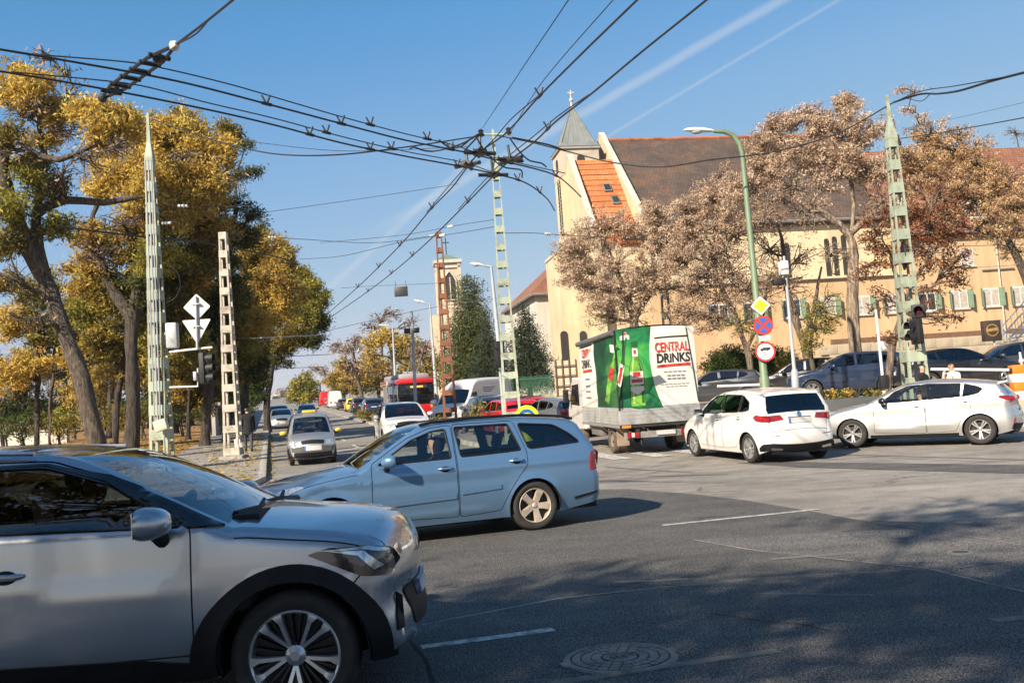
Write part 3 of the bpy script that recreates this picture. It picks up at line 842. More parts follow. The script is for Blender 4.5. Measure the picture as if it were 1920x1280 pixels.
for dv in (-.32,.32):
	sw = arch_panel('slot_window',ut0,zlo,.30,z_tb - zlo - .1,TVF + tw / 2 + dv,M_DARKOPEN,church,axis='v')
	for k in range(14):
		zc = zlo + (z_tb - zlo - .3) * (k + .5) / 14
		b = MB(); b.add([fr(ut0 - .07,z,v) for z in (zc - .05,zc + .05) for v in (TVF + tw / 2 + dv - .14,TVF + tw / 2 + dv + .14)] + [fr(ut0 + .02,z,v) for z in (zc - .05,zc + .05) for v in (TVF + tw / 2 + dv - .14,TVF + tw / 2 + dv + .14)],[(0,2,3,1),(4,5,7,6),(0,1,5,4),(2,6,7,3)])
		b.build('louvre',M_PALEST,sw)
# tall arched slots in the nave
for (px,pyt,pyb) in ((1555,447,517),(1570,443,516),(1587,440,515),(1325,470,530),(1342,468,530),(1480,455,520)):
	a = uz(px,pyb); b = uz(px,pyt)
	arch_panel('slot_window',a[0],a[1],.34,b[1] - a[1],0,M_DARKOPEN,church)
# ---- low monastery wing in front of and beside the nave
wing = empty('monastery_wing',(0,0,0),0,'long peach building with green shuttered windows and red-brown roof','building')
WV = -2.2
_,z_w = uz(1540,523,WV)
uw0,_ = uz(1225,600,WV); uw1,_ = uz(2150,560,WV)
u_s,_ = uz(1700,500,WV)
wall_box('wall',uw0,u_s,WV,-.01,BZ,z_w,M_PEACH,wing)
fpoly('lean_to_roof',[(uw0,z_w + .04,WV - .25),(u_s,z_w + .04,WV - .25),(u_s,z_w + .22,-.01),(uw0,z_w + .22,-.01)],.06,M_COPING,wing)
_,z_re = uz(1850,428,WV)
wall_box('wall',u_s + .01,uw1,WV,12,BZ,z_re,M_PEACH,wing)
_,z_rr = uz(1720,282,5.0)
s3 = (z_rr - z_re) / (5.0 - WV)
fpoly('roof',[(u_s,z_re - .4 * s3,WV - .4),(uw1,z_re - .4 * s3,WV - .4),(uw1,z_rr,5.0),(u_s,z_rr,5.0)],.22,M_ROOF_RED,wing)
fpoly('roof',[(u_s,z_rr,5.02),(uw1,z_rr,5.02),(uw1,z_re,12.4),(u_s,z_re,12.4)],.22,M_ROOF_RED,wing)
m = MB(); m.tube([fr(u_s,z_re - .25,WV - .5),fr(uw1,z_re - .25,WV - .5)],.09,8); m.build('gutter',surf('zinc_gutter',(.30,.29,.28)),wing,True)
uu,zz = uz(1808,404,0.0)
for nm,k,mt,dz in (('skylight',1.0,M_COPING,.16),('skylight_pane',.72,M_PANE,.19)):
	t = (zz - z_re) / (z_rr - z_re); v = WV + (5 - WV) * t
	fpoly(nm,[(uu - .6 * k,zz - .7 * k * s3 + dz,v - .7 * k),(uu + .6 * k,zz - .7 * k * s3 + dz,v - .7 * k),(uu + .6 * k,zz + .7 * k * s3 + dz,v + .7 * k),(uu - .6 * k,zz + .7 * k * s3 + dz,v + .7 * k)],.15,mt,wing)
_,z_sc = uz(1860,575,WV)
def window(px,py,par,w=1.25,h=1.25,v=WV,curtain=True,shut=(1,1)):
	u,z = uz(px,py,v)
	o = wall_box('window',u - w / 2,u + w / 2,v - .07,v - .004,z - h / 2,z + h / 2,M_WINFRAME,par)
	for s in (-1,1):
		a,b = (u - w / 2 + .08,u - .05) if s < 0 else (u + .05,u + w / 2 - .08)
		wall_box('pane',a,b,v - .085,v - .072,z - h / 2 + .09,z + h / 2 - .09,M_CURTAIN if curtain else M_PANE,o)
		if shut[(s + 1) // 2]:
			q = MB(); x0 = u + s * (w / 2 + .02)
			Mh = [fr(x0 + s * d * .16,zz_,v - .03 - d * .40) for zz_ in (z - h / 2,z + h / 2) for d in (0,1)]
			Mk = [fr(x0 + s * (d * .16 + .035),zz_,v - .01 - d * .40) for zz_ in (z - h / 2,z + h / 2) for d in (0,1)]
			q.add(Mh + Mk,[(0,1,3,2),(4,6,7,5),(0,4,5,1),(2,3,7,6),(1,5,7,3),(0,2,6,4)])
			q.build('shutter',M_SHUTTER,o)
	wall_box('sill',u - w / 2 - .08,u + w / 2 + .08,v - .14,v - .005,z - h / 2 - .10,z - h / 2 - .004,M_COPING,o)
	return o
for k,(px,py,cu_) in enumerate(((1348,588,0),(1412,584,0),(1484,578,0),(1550,575,1),(1615,572,1),(1673,569,1),(1738,566,0),(1798,561,1),(1857,557,1),(1912,554,1),(1966,551,1))):
	window(px,py,wing,curtain=bool(cu_))
for px,py in ((1812,482),): window(px,py,wing,1.0,1.2,curtain=True,shut=(0,0))
for k in range(10):           # lighter bays between the windows
	pass
_,zb_ = uz(1700,628,WV)
wall_box('brown_band',u_s - 6,uw1,WV - .12,WV - .004,zb_ - .35,zb_,M_BROWNBAND,wing)
uc0,zc_ = uz(1760,590,WV)
m = MB(); m.tube([fr(uz(1878,575,WV)[0],z,WV - .12) for z in (BZ,z_re - .3)],.06,8); m.build('downpipe',M_COPING,wing,True)
m = MB(); a = uz(1840,507,WV); b = uz(1900,503,WV)
m.tube([fr(a[0],a[1],WV - .1),fr(b[0],b[1],WV - .1)],.05,6); m.build('conduit',surf('zinc_gutter',(.30,.29,.28)),wing,True)
# block-built plinth wall in front of the wing: every block its own piece
plinth = empty('plinth_wall',(0,0,0),0,'low wall of pale stone blocks below the peach building','wall')
PV = -3.0
up0,_ = uz(1538,660,PV); up1,_ = uz(2050,640,PV)
_,zp = uz(1650,642,PV)
wall_box('core',up0 + .03,up1 - .03,PV + .03,WV - .15,BZ,zp - .06,M_STONEWALL,plinth)
bme = None
nrow = 5; bh = (zp - LOT_Z + .1) / nrow
for r_ in range(nrow):
	nb = int((up1 - up0) / 1.15)
	bw = (up1 - up0) / nb
	for k in range(nb):
		u = up0 + (k + .5 + (.5 if r_ % 2 else 0)) * bw
		if u > up1: continue
		if bme is None:
			b = MB(); b.bbox(-.5,.5,-.10,.10,-.5,.5,.03); o = b.build('stone_block',M_STONEWALL,plinth,True,40); bme = o.data
		else:
			o = bpy.data.objects.new('stone_block',bme); COL.objects.link(o); o.parent = plinth
		o.location = fr(u,LOT_Z - .05 + bh * (r_ + .5),PV - random.uniform(.0,.02)); o.rotation_euler = (0,0,FA); o.scale = (bw - .02,1,bh - .015)
# ---- white house with hipped roof left of the church
wh = empty('white_house',(0,0,0),0,'white rendered house with hipped red-brown roof left of the church','house')
c0 = at(1004,552,84); r1 = at(1075,545,82.5); l1 = at(955,580,96)
zb = ground_z(0,84) - .2
e1 = Vector((r1.x - c0.x,r1.y - c0.y,0)); e2 = Vector((l1.x - c0.x,l1.y - c0.y,0))
e2 = e2.normalized() * 15
e1 = Vector((e2.y,-e2.x,0)).normalized() * 10
A = Vector((c0.x,c0.y,0)); z_we = c0.z
q = [A,A + e1,A + e1 + e2,A + e2]
m = MB(); m.add([v + Vector((0,0,zb)) for v in q] + [v + Vector((0,0,z_we)) for v in q],[(0,1,5,4),(1,2,6,5),(2,3,7,6),(3,0,4,7),(4,5,6,7)]); m.build('wall',M_WHITEWALL,wh)
mid = (q[0] + q[2]) / 2
zr_ = at(1042,466,90).z
E1,E2 = e1.normalized() * .5,e2.normalized() * .5
qe = [q[0] - E1 - E2,q[1] + E1 - E2,q[2] + E1 + E2,q[3] - E1 + E2]
rg0,rg1 = (q[0] + q[1]) / 2 + e2 * .33,(q[0] + q[1]) / 2 + e2 * .67
ro = mesh_obj('roof',[v + Vector((0,0,z_we + .02)) for v in qe] + [rg0 + Vector((0,0,zr_)),rg1 + Vector((0,0,zr_))],[(0,1,4),(1,2,5,4),(2,3,5),(3,0,4,5),(3,2,1,0)],M_ROOF_RED,wh)
bm = bmesh.new(); bm.from_mesh(ro.data); ul = bm.loops.layers.uv.new('UVMap')
for f in bm.faces:
	ax = Vector((-f.normal.y,f.normal.x,0)); ax = ax.normalized() if ax.length > .01 else Vector((1,0,0)); ay = f.normal.cross(ax)
	for l in f.loops: l[ul].uv = (l.vert.co.dot(ax),l.vert.co.dot(ay))
bm.to_mesh(ro.data); bm.free()
m = MB()
for a,b in ((qe[0],qe[1]),(qe[0],qe[3])): m.tube([a + Vector((0,0,z_we - .06)),b + Vector((0,0,z_we - .06))],.12,6)
m.build('gutter',surf('zinc_gutter',(.30,.29,.28)),wh,True)
m = MB(); p0 = A + e1 * .32 - E2 * .25; m.tube([p0 + Vector((0,0,zb)),p0 + Vector((0,0,z_we))],.07,6); m.build('downpipe',surf('zinc_gutter',(.30,.29,.28)),wh,True)
n2 = -e2.normalized()
for t,zc in ((.62,at(1046,582,83).z),):
	p = A + e1 * t
	w = MB(); pr = [(-.3,-.8),(.3,-.8),(.3,.55),(.18,.78),(0,.86),(-.18,.78),(-.3,.55)]
	ed = e1.normalized()
	w.prism(pr,0,.04,lambda a,b,d: p + ed * a + Vector((0,0,zc + b)) + n2 * (d + .004)); w.build('window',M_DARKOPEN,wh)
# cream side wing of the church between white house and lorry
sw_ = empty('church_porch',(0,0,0),0,'narrow cream walled porch with tall dark windows beside the white house','building')
ua,zt_ = uz(1046,474,2.0); ub,_ = uz(1124,500,2.0)
wall_box('wall',ua,ub - .45,2.0,6.5,BZ,zt_,M_CREAM,sw_)
wall_box('parapet',ua - .06,ub - .46,1.94,6.5,zt_ + .002,zt_ + .22,M_COPING,sw_)
for px in (1062,1098):
	a = uz(px,690,2.0); b = uz(px,620,2.0)
	arch_panel('window',a[0],a[1],.5,b[1] - a[1],2.0,M_DARKOPEN,sw_)
# ---- far gothic tower
ft = empty('gothic_tower',(0,0,0),0,'distant cream gothic church tower with pointed louvred window and cross','tower')
YT = 150
p0,p1 = at(822,640,YT),at(870,640,YT)
ztop = at(846,492,YT).z; wd = (p1.x - p0.x)
TM = Matrix.Translation(((p0.x + p1.x) / 2,YT + wd / 2,0)) @ Matrix.Rotation(.12,4,'Z')
zg = ground_z(0,YT) - .5
h = wd / 2 * .86
M_FAR = surf('far_limestone',(.56,.46,.33),.9,var=.12,scale=.5,streak=.2)
m = MB(); m.box(-h,h,-h,h,zg,ztop,TM); m.build('wall',M_FAR,ft)
m = MB()
for sx in (-1,1):
	for sy in (-1,1): m.box(sx * h - .25,sx * h + .25,sy * h - .25,sy * h + .25,zg,ztop + .003,TM)
m.build('corner_piers',M_FAR,ft)
m = MB(); m.box(-h - .5,h + .5,-h - .5,h + .5,ztop + .006,ztop + .5,TM); m.box(-h - .25,h + .25,-h - .25,h + .25,ztop - .8,ztop - .4,TM); m.build('cornice',M_COPING,ft)
m = MB(); m.frustum(-h - .3,h + .3,-h - .3,h + .3,ztop + .503,-.2,.2,-.2,.2,ztop + 1.6,TM); m.build('roof',surf('copper_roof',(.13,.19,.14),.7),ft)
m = MB(); m.tube([TM @ Vector((0,0,ztop + 1.5)),TM @ Vector((0,0,ztop + 4.4))],.09,6); m.box(-.55,.55,-.07,.07,ztop + 3.5,ztop + 3.65,TM); m.build('cross',M_DARKOPEN,ft)
za,zb2 = at(850,562,YT).z,at(850,507,YT).z
w_ = 2.0
pr = [(-w_ / 2,za),(w_ / 2,za),(w_ / 2,zb2 - 1.6),(w_ * .34,zb2 - .8),(0,zb2),(-w_ * .34,zb2 - .8),(-w_ / 2,zb2 - 1.6)]
m = MB(); m.prism(pr,-h - .06,-h - .01,lambda a,b,d: TM @ Vector((a + .2,d,b))); lw = m.build('louvred_window',M_DARKOPEN,ft)
m = MB(); m.tube([TM @ Vector((p[0] + .2,-h - .08,p[1])) for p in pr] ,.16,6); m.build('window_surround',M_COPING,lw,True)
m = MB(); m.box(.12,.28,-h - .12,-h - .063,za,zb2 - 1,TM); m.build('mullion',M_PALEST,lw)
m = MB(); m.box(-h - 1.4,-h - .1,-1.0,6,zg,at(812,590,YT).z,TM); m.build('side_wall',M_FAR,ft)
# ---- pale blocks at the end of the street, and the wall along the park
for k,(px,pt,w,Yd,lb) in enumerate(((520,738,14,420,'pale apartment block at the very end of the street, left one'),(540,733,16,460,'taller pale apartment block at the end of the street'),(505,745,10,380,'low pale house at the end of the street'))):
	a = at(px,pt,Yd)
	b = empty('distant_building',(a.x,Yd,0),0,lb,'building','pale blocks far up the street')
	z0_ = ground_z(a.x,Yd) - 1
	w2 = w * Yd / FPX / 2
	m = MB(); m.box(-w2,w2,0,12,z0_,a.z); m.build('wall',M_WHITEWALL,b)
	m = MB(); m.box(-w2 - .3,w2 + .3,-.3,12.3,a.z + .003,a.z + .5); m.build('roof',M_PALEST,b)
	for r_ in range(2):
		for c_ in range(3):
			x = -w2 + (c_ + .5) * 2 * w2 / 3; z = a.z - 1.6 - r_ * 3
			m = MB(); m.box(x - .5,x + .5,-.05,-.003,z - .7,z + .7); m.build('window',M_PANE,b)
pw = empty('park_wall',(0,0,0),0,'grey plastered wall along the park side of the pavement','wall')
for k in range(16):
	y0 = 62 + k * 6; x0 = kerb_x(y0) - 3.4; y1 = y0 + 5.7; x1 = kerb_x(y1) - 3.4
	m = MB()
	vs = []
	for (x,y) in ((x0,y0),(x1,y1)):
		z = ground_z(x,y)
		for (dx,dz) in ((-.12,0),(.12,0),(.12,2.1),(-.12,2.1)): vs.append((x + dx,y,z + dz))
	m.add(vs,[(0,1,2,3),(7,6,5,4),(0,4,5,1),(1,5,6,2),(2,6,7,3),(3,7,4,0)]); m.build('wall_panel',surf('plaster_grey',(.36,.34,.32),.9,var=.2,scale=.6),pw)
	m = MB(); z = ground_z(x1,y1); m.bbox(x1 - .2,x1 + .2,y1,y1 + .3,z,z + 2.3,.02); m.build('pier',surf('plaster_grey',(.36,.34,.32)),pw,True)
lw = empty('low_wall',(0,0,0),0,'low pale wall at the back of the park on the left','wall')
a,b = at(-60,838,60),at(125,824,60)
m = MB(); m.box(a.x,b.x,60,60.4,park_z(a.x,60) - .2,park_z(a.x,60) + .75); m.build('wall_panel',M_WHITEWALL,lw)
m = MB(); m.box(a.x - .1,b.x + .1,59.93,60.47,park_z(a.x,60) + .753,park_z(a.x,60) + .85); m.build('coping',M_COPING,lw)
# ------------------------------------------------------------------ vehicles: a body grown from its side view
M_RUBBER = surf('tyre_rubber',(.022,.021,.020),.82,var=.3,scale=8,dirt=(.05,.044,.038),bump=.2,bscale=60)
M_ALLOY = surf('alloy_silver',(.55,.55,.54),.32,metal=.75,var=.12,scale=9)
M_DARKALLOY = surf('wheel_dark',(.012,.012,.013),.45,var=.2)
M_TRIM = surf('black_plastic_trim',(.009,.009,.010),.6,var=.25,scale=12,spec=.25)
M_GLOSSBLACK = surf('gloss_black',(.006,.006,.007),.08,var=.05,coat=.6)
M_LINING = surf('dark_cabin_lining',(.030,.030,.033),.85,var=.2)
M_SEAT = surf('seat_cloth',(.035,.036,.042),.9,var=.2,scale=20)
M_CHROME = surf('chrome',(.75,.75,.76),.12,metal=1.0,var=.04)
M_GLASS_CLEAR = glass('car_glass_clear',(.80,.85,.82))
M_GLASS_DARK = glass('car_glass_dark',(.10,.105,.11))
M_GLASS_MID = glass('car_glass_mid',(.34,.37,.37))
M_TAIL = surf('tail_light_red',(.27,.006,.010),.18,var=.25,scale=25,coat=.8)
M_TAILDARK = surf('tail_light_dark_red',(.16,.006,.012),.15,var=.25,scale=25,coat=.8)
M_LAMP = surf('headlight_lens',(.62,.64,.66),.12,metal=.6,var=.25,scale=22,coat=1.0)
M_LAMPDARK = surf('headlight_dark',(.035,.038,.042),.12,metal=.2,var=.4,scale=14,coat=1.0)
M_PLATE = surf('number_plate_grey',(.50,.50,.49),.5,var=.08,scale=30)
M_PLATEBLUE = surf('number_plate_blue',(.05,.12,.40),.5,var=.05)
M_SKIN = surf('skin',(.50,.30,.21),.6,var=.08)
M_HAIR = surf('dark_hair',(.025,.017,.012),.7,var=.2)
M_AMBER = surf('amber_lens',(.75,.22,.02),.2,var=.1,coat=.6)
class Body:
	"""half-width y(x, z) over the side view; x runs from the nose (0) to the tail, z up"""
	def __init__(s,S):
		s.S = S
		pts = []
		for p in S['outline']:
			q = list(p)
			cor = q[-1] == 'c'
			if cor: q = q[:-1]
			while len(q) < 4: q.append({2: .07,3: .03}[len(q)])
			pts.append(tuple(q) + (('c',) if cor else ()))
		s.ol = smooth_line(pts,.04)
		s.L = S['L']; s.W = S['W']
		d = np.gradient(s.ol[:,:2],axis=0)
		d /= np.hypot(d[:,0],d[:,1])[:,None] + 1e-9
		s.nrm = np.stack([-d[:,1],d[:,0]],1)     # outward: nose -> roof -> tail runs clockwise in (x, z)
		if s.nrm[len(s.nrm) // 2][1] < 0: s.nrm *= -1
		s.zs = S['sill']
		k = np.abs(s.nrm[:,0]) * s.ol[:,3] * .9
		s.ol[:,:2] -= s.nrm * k[:,None]
		s.field()
	def belt(s,x):
		(x0,z0),(x1,z1) = s.S['belt']
		return z0 + (z1 - z0) * np.clip((x - x0) / (x1 - x0),-.3,1.2)
	def base(s,x,z):
		S = s.S
		x = np.asarray(x,float); z = np.asarray(z,float)
		f0 = S.get('f0',1.2); r0 = s.L - S.get('r0',1.1)
		tf,tr = S.get('tf',.10),S.get('tr',.08)
		w = s.W - tf * np.clip((f0 - x) / f0,0,1) ** 2 - tr * np.clip((x - r0) / (s.L - r0),0,1) ** 2
		zm = S.get('zm',.58)
		zb = s.belt(x)
		w = w - S.get('tuck',.07) * np.clip((zm - z) / (zm - s.zs + 1e-6),0,1.3) ** 2
		w = w - .025 * np.clip((z - zm) / (zb - zm),0,1) ** 2
		over = np.clip(z - zb,0,9)
		w = w - np.minimum(over,.03) / .03 * S.get('shoulder',.02) - over * math.tan(math.radians(S.get('tumble',17))) - S.get('bow',.10) * over ** 2
		for (x0,z0,x1,z1,amp,wd) in S.get('creases',()):
			t = np.clip((x - x0) / (x1 - x0),0,1)
			zl = z0 + (z1 - z0) * t
			e = np.clip(np.minimum((x - x0),(x1 - x)) / .25,0,1)
			u = (z - zl) / wd
			w = w + amp * e * np.where(u < 0,np.clip(1 + u,0,1),np.clip(1 - u * 1.6,0,1))
		R = S['R'] + S.get('arch_gap',.035)
		for xa in S['axles']:
			dd = np.hypot(x - xa,z - S['R'])
			w = w + S.get('flare',.012) * np.clip(1 - (dd - R) / .09,0,1) ** 2 * (z < zb)
		return w
	def dist0(s,x,z):
		P = np.stack([np.asarray(x,float).ravel(),np.asarray(z,float).ravel()],1)
		A = s.ol[:-1,:2]; Bv = s.ol[1:,:2] - A
		ll = (Bv ** 2).sum(1) + 1e-12
		best = np.full(len(P),1e9); rr = np.zeros(len(P))
		for i0 in range(0,len(P),4000):
			q = P[i0:i0 + 4000]
			t = np.clip(((q[:,None,:] - A[None]) * Bv[None]).sum(2) / ll[None],0,1)
			dd = ((q[:,None,:] - (A[None] + t[...,None] * Bv[None])) ** 2).sum(2)
			best[i0:i0 + 4000] = np.sqrt(dd.min(1))
			wgt = 1 / (dd + .0025) ** 2          # edge radius blended over the nearby outline
			rr[i0:i0 + 4000] = (wgt * s.ol[None,:-1,2]).sum(1) / wgt.sum(1)
		return best,rr
	def field(s):
		"""signed distance to the outline and edge radius on a grid, looked up from then on"""
		st = .025
		s.x0,s.z0 = -.15,.0
		nx,nz = int((s.L + .3) / st) + 2,int((s.ol[:,1].max() + .15) / st) + 2
		X,Z = np.meshgrid(s.x0 + st * np.arange(nx),s.z0 + st * np.arange(nz),indexing='ij')
		d,r = s.dist0(X,Z)
		pts = np.stack([X.ravel(),Z.ravel()],1)
		poly = [tuple(p) for p in s.ol[:,:2]] + [(s.ol[-1,0],-1),(s.ol[0,0],-1)]
		d = np.where(in_poly(pts,poly),d,-d)
		s.fd,s.fr,s.st = d.reshape(nx,nz),r.reshape(nx,nz),st
	def dist(s,x,z):
		u = np.clip((np.asarray(x,float).ravel() - s.x0) / s.st,0,s.fd.shape[0] - 1.001); v = np.clip((np.asarray(z,float).ravel() - s.z0) / s.st,0,s.fd.shape[1] - 1.001)
		i,j = u.astype(int),v.astype(int); a,b = u - i,v - j
		def g(F): return F[i,j] * (1 - a) * (1 - b) + F[i + 1,j] * a * (1 - b) + F[i,j + 1] * (1 - a) * b + F[i + 1,j + 1] * a * b
		return np.maximum(g(s.fd),0),g(s.fr)
	def y(s,x,z):
		x = np.asarray(x,float); z = np.asarray(z,float)
		d,r = s.dist(x,z)
		d = d.reshape(x.shape); r = r.reshape(x.shape)
		k = np.clip(1 - d / r,0,1)
		return s.base(x,z) - r * (1 - np.sqrt(np.clip(1 - k * k,0,1)))
	def loc(s,x,y,z):
		return ((s.S['axles'][0] + s.S['axles'][1]) / 2 - x,y,z)
	def side_pts(s,xz,off=0.0,sgn=1):
		xz = np.asarray(xz,float)
		x,z = xz[:,0],xz[:,1]
		e = .004
		y = s.y(x,z)
		fx = (s.y(x + e,z) - s.y(x - e,z)) / (2 * e); fz = (s.y(x,z + e) - s.y(x,z - e)) / (2 * e)
		fx = np.clip(fx,-4,4); fz = np.clip(fz,-4,4)
		n = np.stack([-fx,np.ones_like(fx),-fz],1)
		n /= np.linalg.norm(n,axis=1)[:,None]
		p = np.stack([x,y,z],1) + n * off
		xm = (s.S['axles'][0] + s.S['axles'][1]) / 2
		P = np.stack([xm - p[:,0],p[:,1] * sgn,p[:,2]],1)
		Nn = np.stack([-n[:,0],n[:,1] * sgn,n[:,2]],1)
		return P,Nn
	def strip_rows(s):
		o = s.ol
		yb = s.base(o[:,0],o[:,1]) - o[:,2]
		return yb
	def end_point(s,yv,z,rear,off=0.0):
		"""a point of the nose (or tail) face from its across position and height"""
		o = s.ol
		mid = len(o) // 2
		rng = range(len(o) - 1,mid,-1) if rear else range(0,mid)
		zz = np.array([o[i,1] for i in rng]); ii = np.array(list(rng))
		# climb along the face until the height is reached
		k = int(np.argmax(zz >= z)) if (zz >= z).any() else len(zz) - 1
		if k == 0: i = ii[0]; a = o[i]; nn = s.nrm[i]
		else:
			t = (z - zz[k - 1]) / max(zz[k] - zz[k - 1],1e-6)
			t = min(max(t,0),1)
			a = o[ii[k - 1]] * (1 - t) + o[ii[k]] * t
			nn = s.nrm[ii[k - 1]] * (1 - t) + s.nrm[ii[k]] * t
		w0 = float(s.base(a[0],a[1]))
		yb = w0 - a[2]
		t = yv / yb
		b = a[3] * (1 - min(abs(t),1) ** 2.2)
		x,zq = a[0] + nn[0] * b,a[1] + nn[1] * b
		if abs(t) > 1:                              # round the corner into the flank
			over = min(abs(yv) - yb,a[2] * .98)
			x += (1 if not rear else -1) * a[2] * (1 - math.sqrt(max(0,1 - (over / a[2]) ** 2)))
		sx = nn[0]; sz = nn[1]
		return s.loc(x + sx * off,yv,zq + sz * off)
def side_overlay(B,name,poly,off,mat,parent,sides=(1,-1),step=.05,thick=None,label=None):
	"""a piece that follows the flank, standing off it by off, with an edge"""
	poly = dense(poly,step)
	g = grid_pts(offset_poly(poly,-step * .3),step)
	v2,fs = cdt([poly],g)
	ce = np.array([v2[list(f)].mean(0) for f in fs])
	keep = in_poly(ce,poly)
	fs = [f for f,k in zip(fs,keep) if k]
	out = []
	for sg in sides:
		P,Nn = B.side_pts(v2,off,sg)
		V = [tuple(p) for p in P]
		F = [f if sg < 0 else f[::-1] for f in fs]
		n0 = len(V)
		Q,_ = B.side_pts(np.array(poly),-.004,sg)
		T,_ = B.side_pts(np.array(poly),off,sg)
		m = len(poly)
		V += [tuple(q) for q in T] + [tuple(q) for q in Q]
		F += [(n0 + i,n0 + (i + 1) % m,n0 + m + (i + 1) % m,n0 + m + i) for i in range(m)]
		o = mesh_obj(name,V,F,mat,parent,True,30)
		if label: o['label'] = label
		out.append(o)
	return out
def end_overlay(B,name,poly,off,mat,parent,rear,mirror=False,step=.05):
	"""a piece that follows the nose or tail, given as (across, height)"""
	out = []
	for sg in ((1,-1) if mirror else (1,)):
		pl = dense([(a * sg,b) for a,b in [q[:2] for q in poly]],step)
		g = grid_pts(offset_poly(pl,-step * .3),step)
		v2,fs = cdt([pl],g)
		ce = np.array([v2[list(f)].mean(0) for f in fs])
		fs = [f for f,k in zip(fs,in_poly(ce,pl)) if k]
		V = [B.end_point(a,b,rear,off) for a,b in v2]
		n0 = len(V); m = len(pl)
		V += [B.end_point(a,b,rear,off) for a,b in pl] + [B.end_point(a,b,rear,-.006) for a,b in pl]
		F = list(fs) + [(n0 + i,n0 + (i + 1) % m,n0 + m + (i + 1) % m,n0 + m + i) for i in range(m)]
		o = mesh_obj(name,V,F,mat,parent,True,30)
		bm = bmesh.new(); bm.from_mesh(o.data); bmesh.ops.recalc_face_normals(bm,faces=bm.faces); bm.to_mesh(o.data); bm.free()
		out.append(o)
	return out
def wheel_meshes(R,rim,width,style):
	"""tyre, rim meshes about the local y axis, outer face at +y"""
	M = Matrix.Rotation(-math.pi / 2,4,'X')           # local z -> +y
	t = MB()
	h = width / 2
	t.lathe([(rim * .97,h * .80),(rim + (R - rim) * .25,h * .98),(rim + (R - rim) * .6,h),(R - .022,h * .90),(R - .006,h * .74),(R,h * .45),(R,-h * .45),(R - .02,-h * .9),(rim,-h)],56,M)
	r = MB()
	r.lathe([(rim * .99,h * .80),(rim * .955,h * .86),(rim * .92,h * .80),(rim * .90,h * .3),(rim * .88,-h)],56,M)
	r.cur = 1
	r.lathe([(.001,h * .10),(rim * .9,h * .06)],40,M)        # dark dish behind the spokes
	r.cur = 0
	hz = h * style.get('dish',.62)
	r.lathe([(.001,hz + .012),(rim * .10,hz + .012),(rim * .15,hz),(rim * .22,hz - .006),(rim * .22,h * .1)],28,M)
	def spoke(an,r0,r1,w0,w1,z0,z1,mi=0,bend=0.0):
		r.cur = mi
		c,s_ = math.cos(an),math.sin(an)
		prof = []
		for (rr,w,zz,bb) in ((r0,w0,z0,0),((r0 + r1) / 2,(w0 + w1) / 2 * style.get('waist',1),(z0 + z1) / 2 + .006,bend / 2),(r1,w1,z1,bend)):
			for (sd,dz) in ((-1,-.035),(-.8,0),(.8,0),(1,-.035)):
				x,y = rr,sd * w / 2 + bb
				prof.append(M @ Vector((x * c - y * s_,x * s_ + y * c,zz + dz)))
		fs = []
		for i in range(2):
			for k in range(3): fs.append((i * 4 + k,i * 4 + k + 1,(i + 1) * 4 + k + 1,(i + 1) * 4 + k))
		r.add(prof,[f[::-1] for f in fs])
	n = style['n']
	a0 = style.get('a0',math.pi / 2)
	for k in range(n):
		an = a0 + 2 * math.pi * k / n
		ty = style.get('type','plain')
		if ty == 'plain':
			spoke(an,rim * .16,rim * .93,style['w0'],style['w1'],hz,h * .8)
		elif ty == 'pair':
			for q in (-1,1): spoke(an + q * style['gap'],rim * .16,rim * .93,style['w0'],style['w1'],hz,h * .8,bend=q * style.get('bend',0))
		elif ty == 'fork':
			# a pair of bright arms that open into a trapezium at the rim, a dark blade between
			for q in (-1,1): spoke(an + q * .05,rim * .2,rim * .95,.022,.030,hz - .01,h * .82,bend=q * rim * .17)
			for q in (-1,1): spoke(an + q * .225,rim * .74,rim * .955,.026,.066,h * .78,h * .83,bend=-q * .006)
			spoke(an,rim * .25,rim * .9,.016,.018,h * .35,h * .55,mi=1)
			for q in (-.5,.5): spoke(an + 2 * math.pi / n * q * .8,rim * .25,rim * .88,.014,.016,h * .4,h * .6,mi=1)
	r.cur = 1
	for k in range(5):
		an = a0 + 2 * math.pi * (k + .5) / 5
		c = M @ Vector((rim * .24 * math.cos(an),rim * .24 * math.sin(an),hz - .012))
		r.ball(c,.011,6,4)
	r.cur = 0
	tyre = t; rimb = r
	return tyre,rimb
def person_bust(parent,x,y,z,lean=0.0,shirt=None,name='driver'):
	"""driver from the hips up: torso, arms to the wheel, head"""
	pts = [(x,y,z),(x - .02,y,z + .22),(x - .06,y,z + .42),(x - .06,y,z + .50),(x - .05,y,z + .56)]
	b = MB()
	b.tube([(x,y,z),(x - .03,y,z + .18),(x - .06,y,z + .36),(x - .07,y,z + .45),(x - .07,y,z + .50)],[.16,.17,.19,.13,.06],12)
	for q in (-1,1):
		b.tube([(x - .06,y + q * .18,z + .40),(x + .08,y + q * .22,z + .16),(x + .36,y + q * .13,z + .22)],[.065,.05,.035],8)
	return b
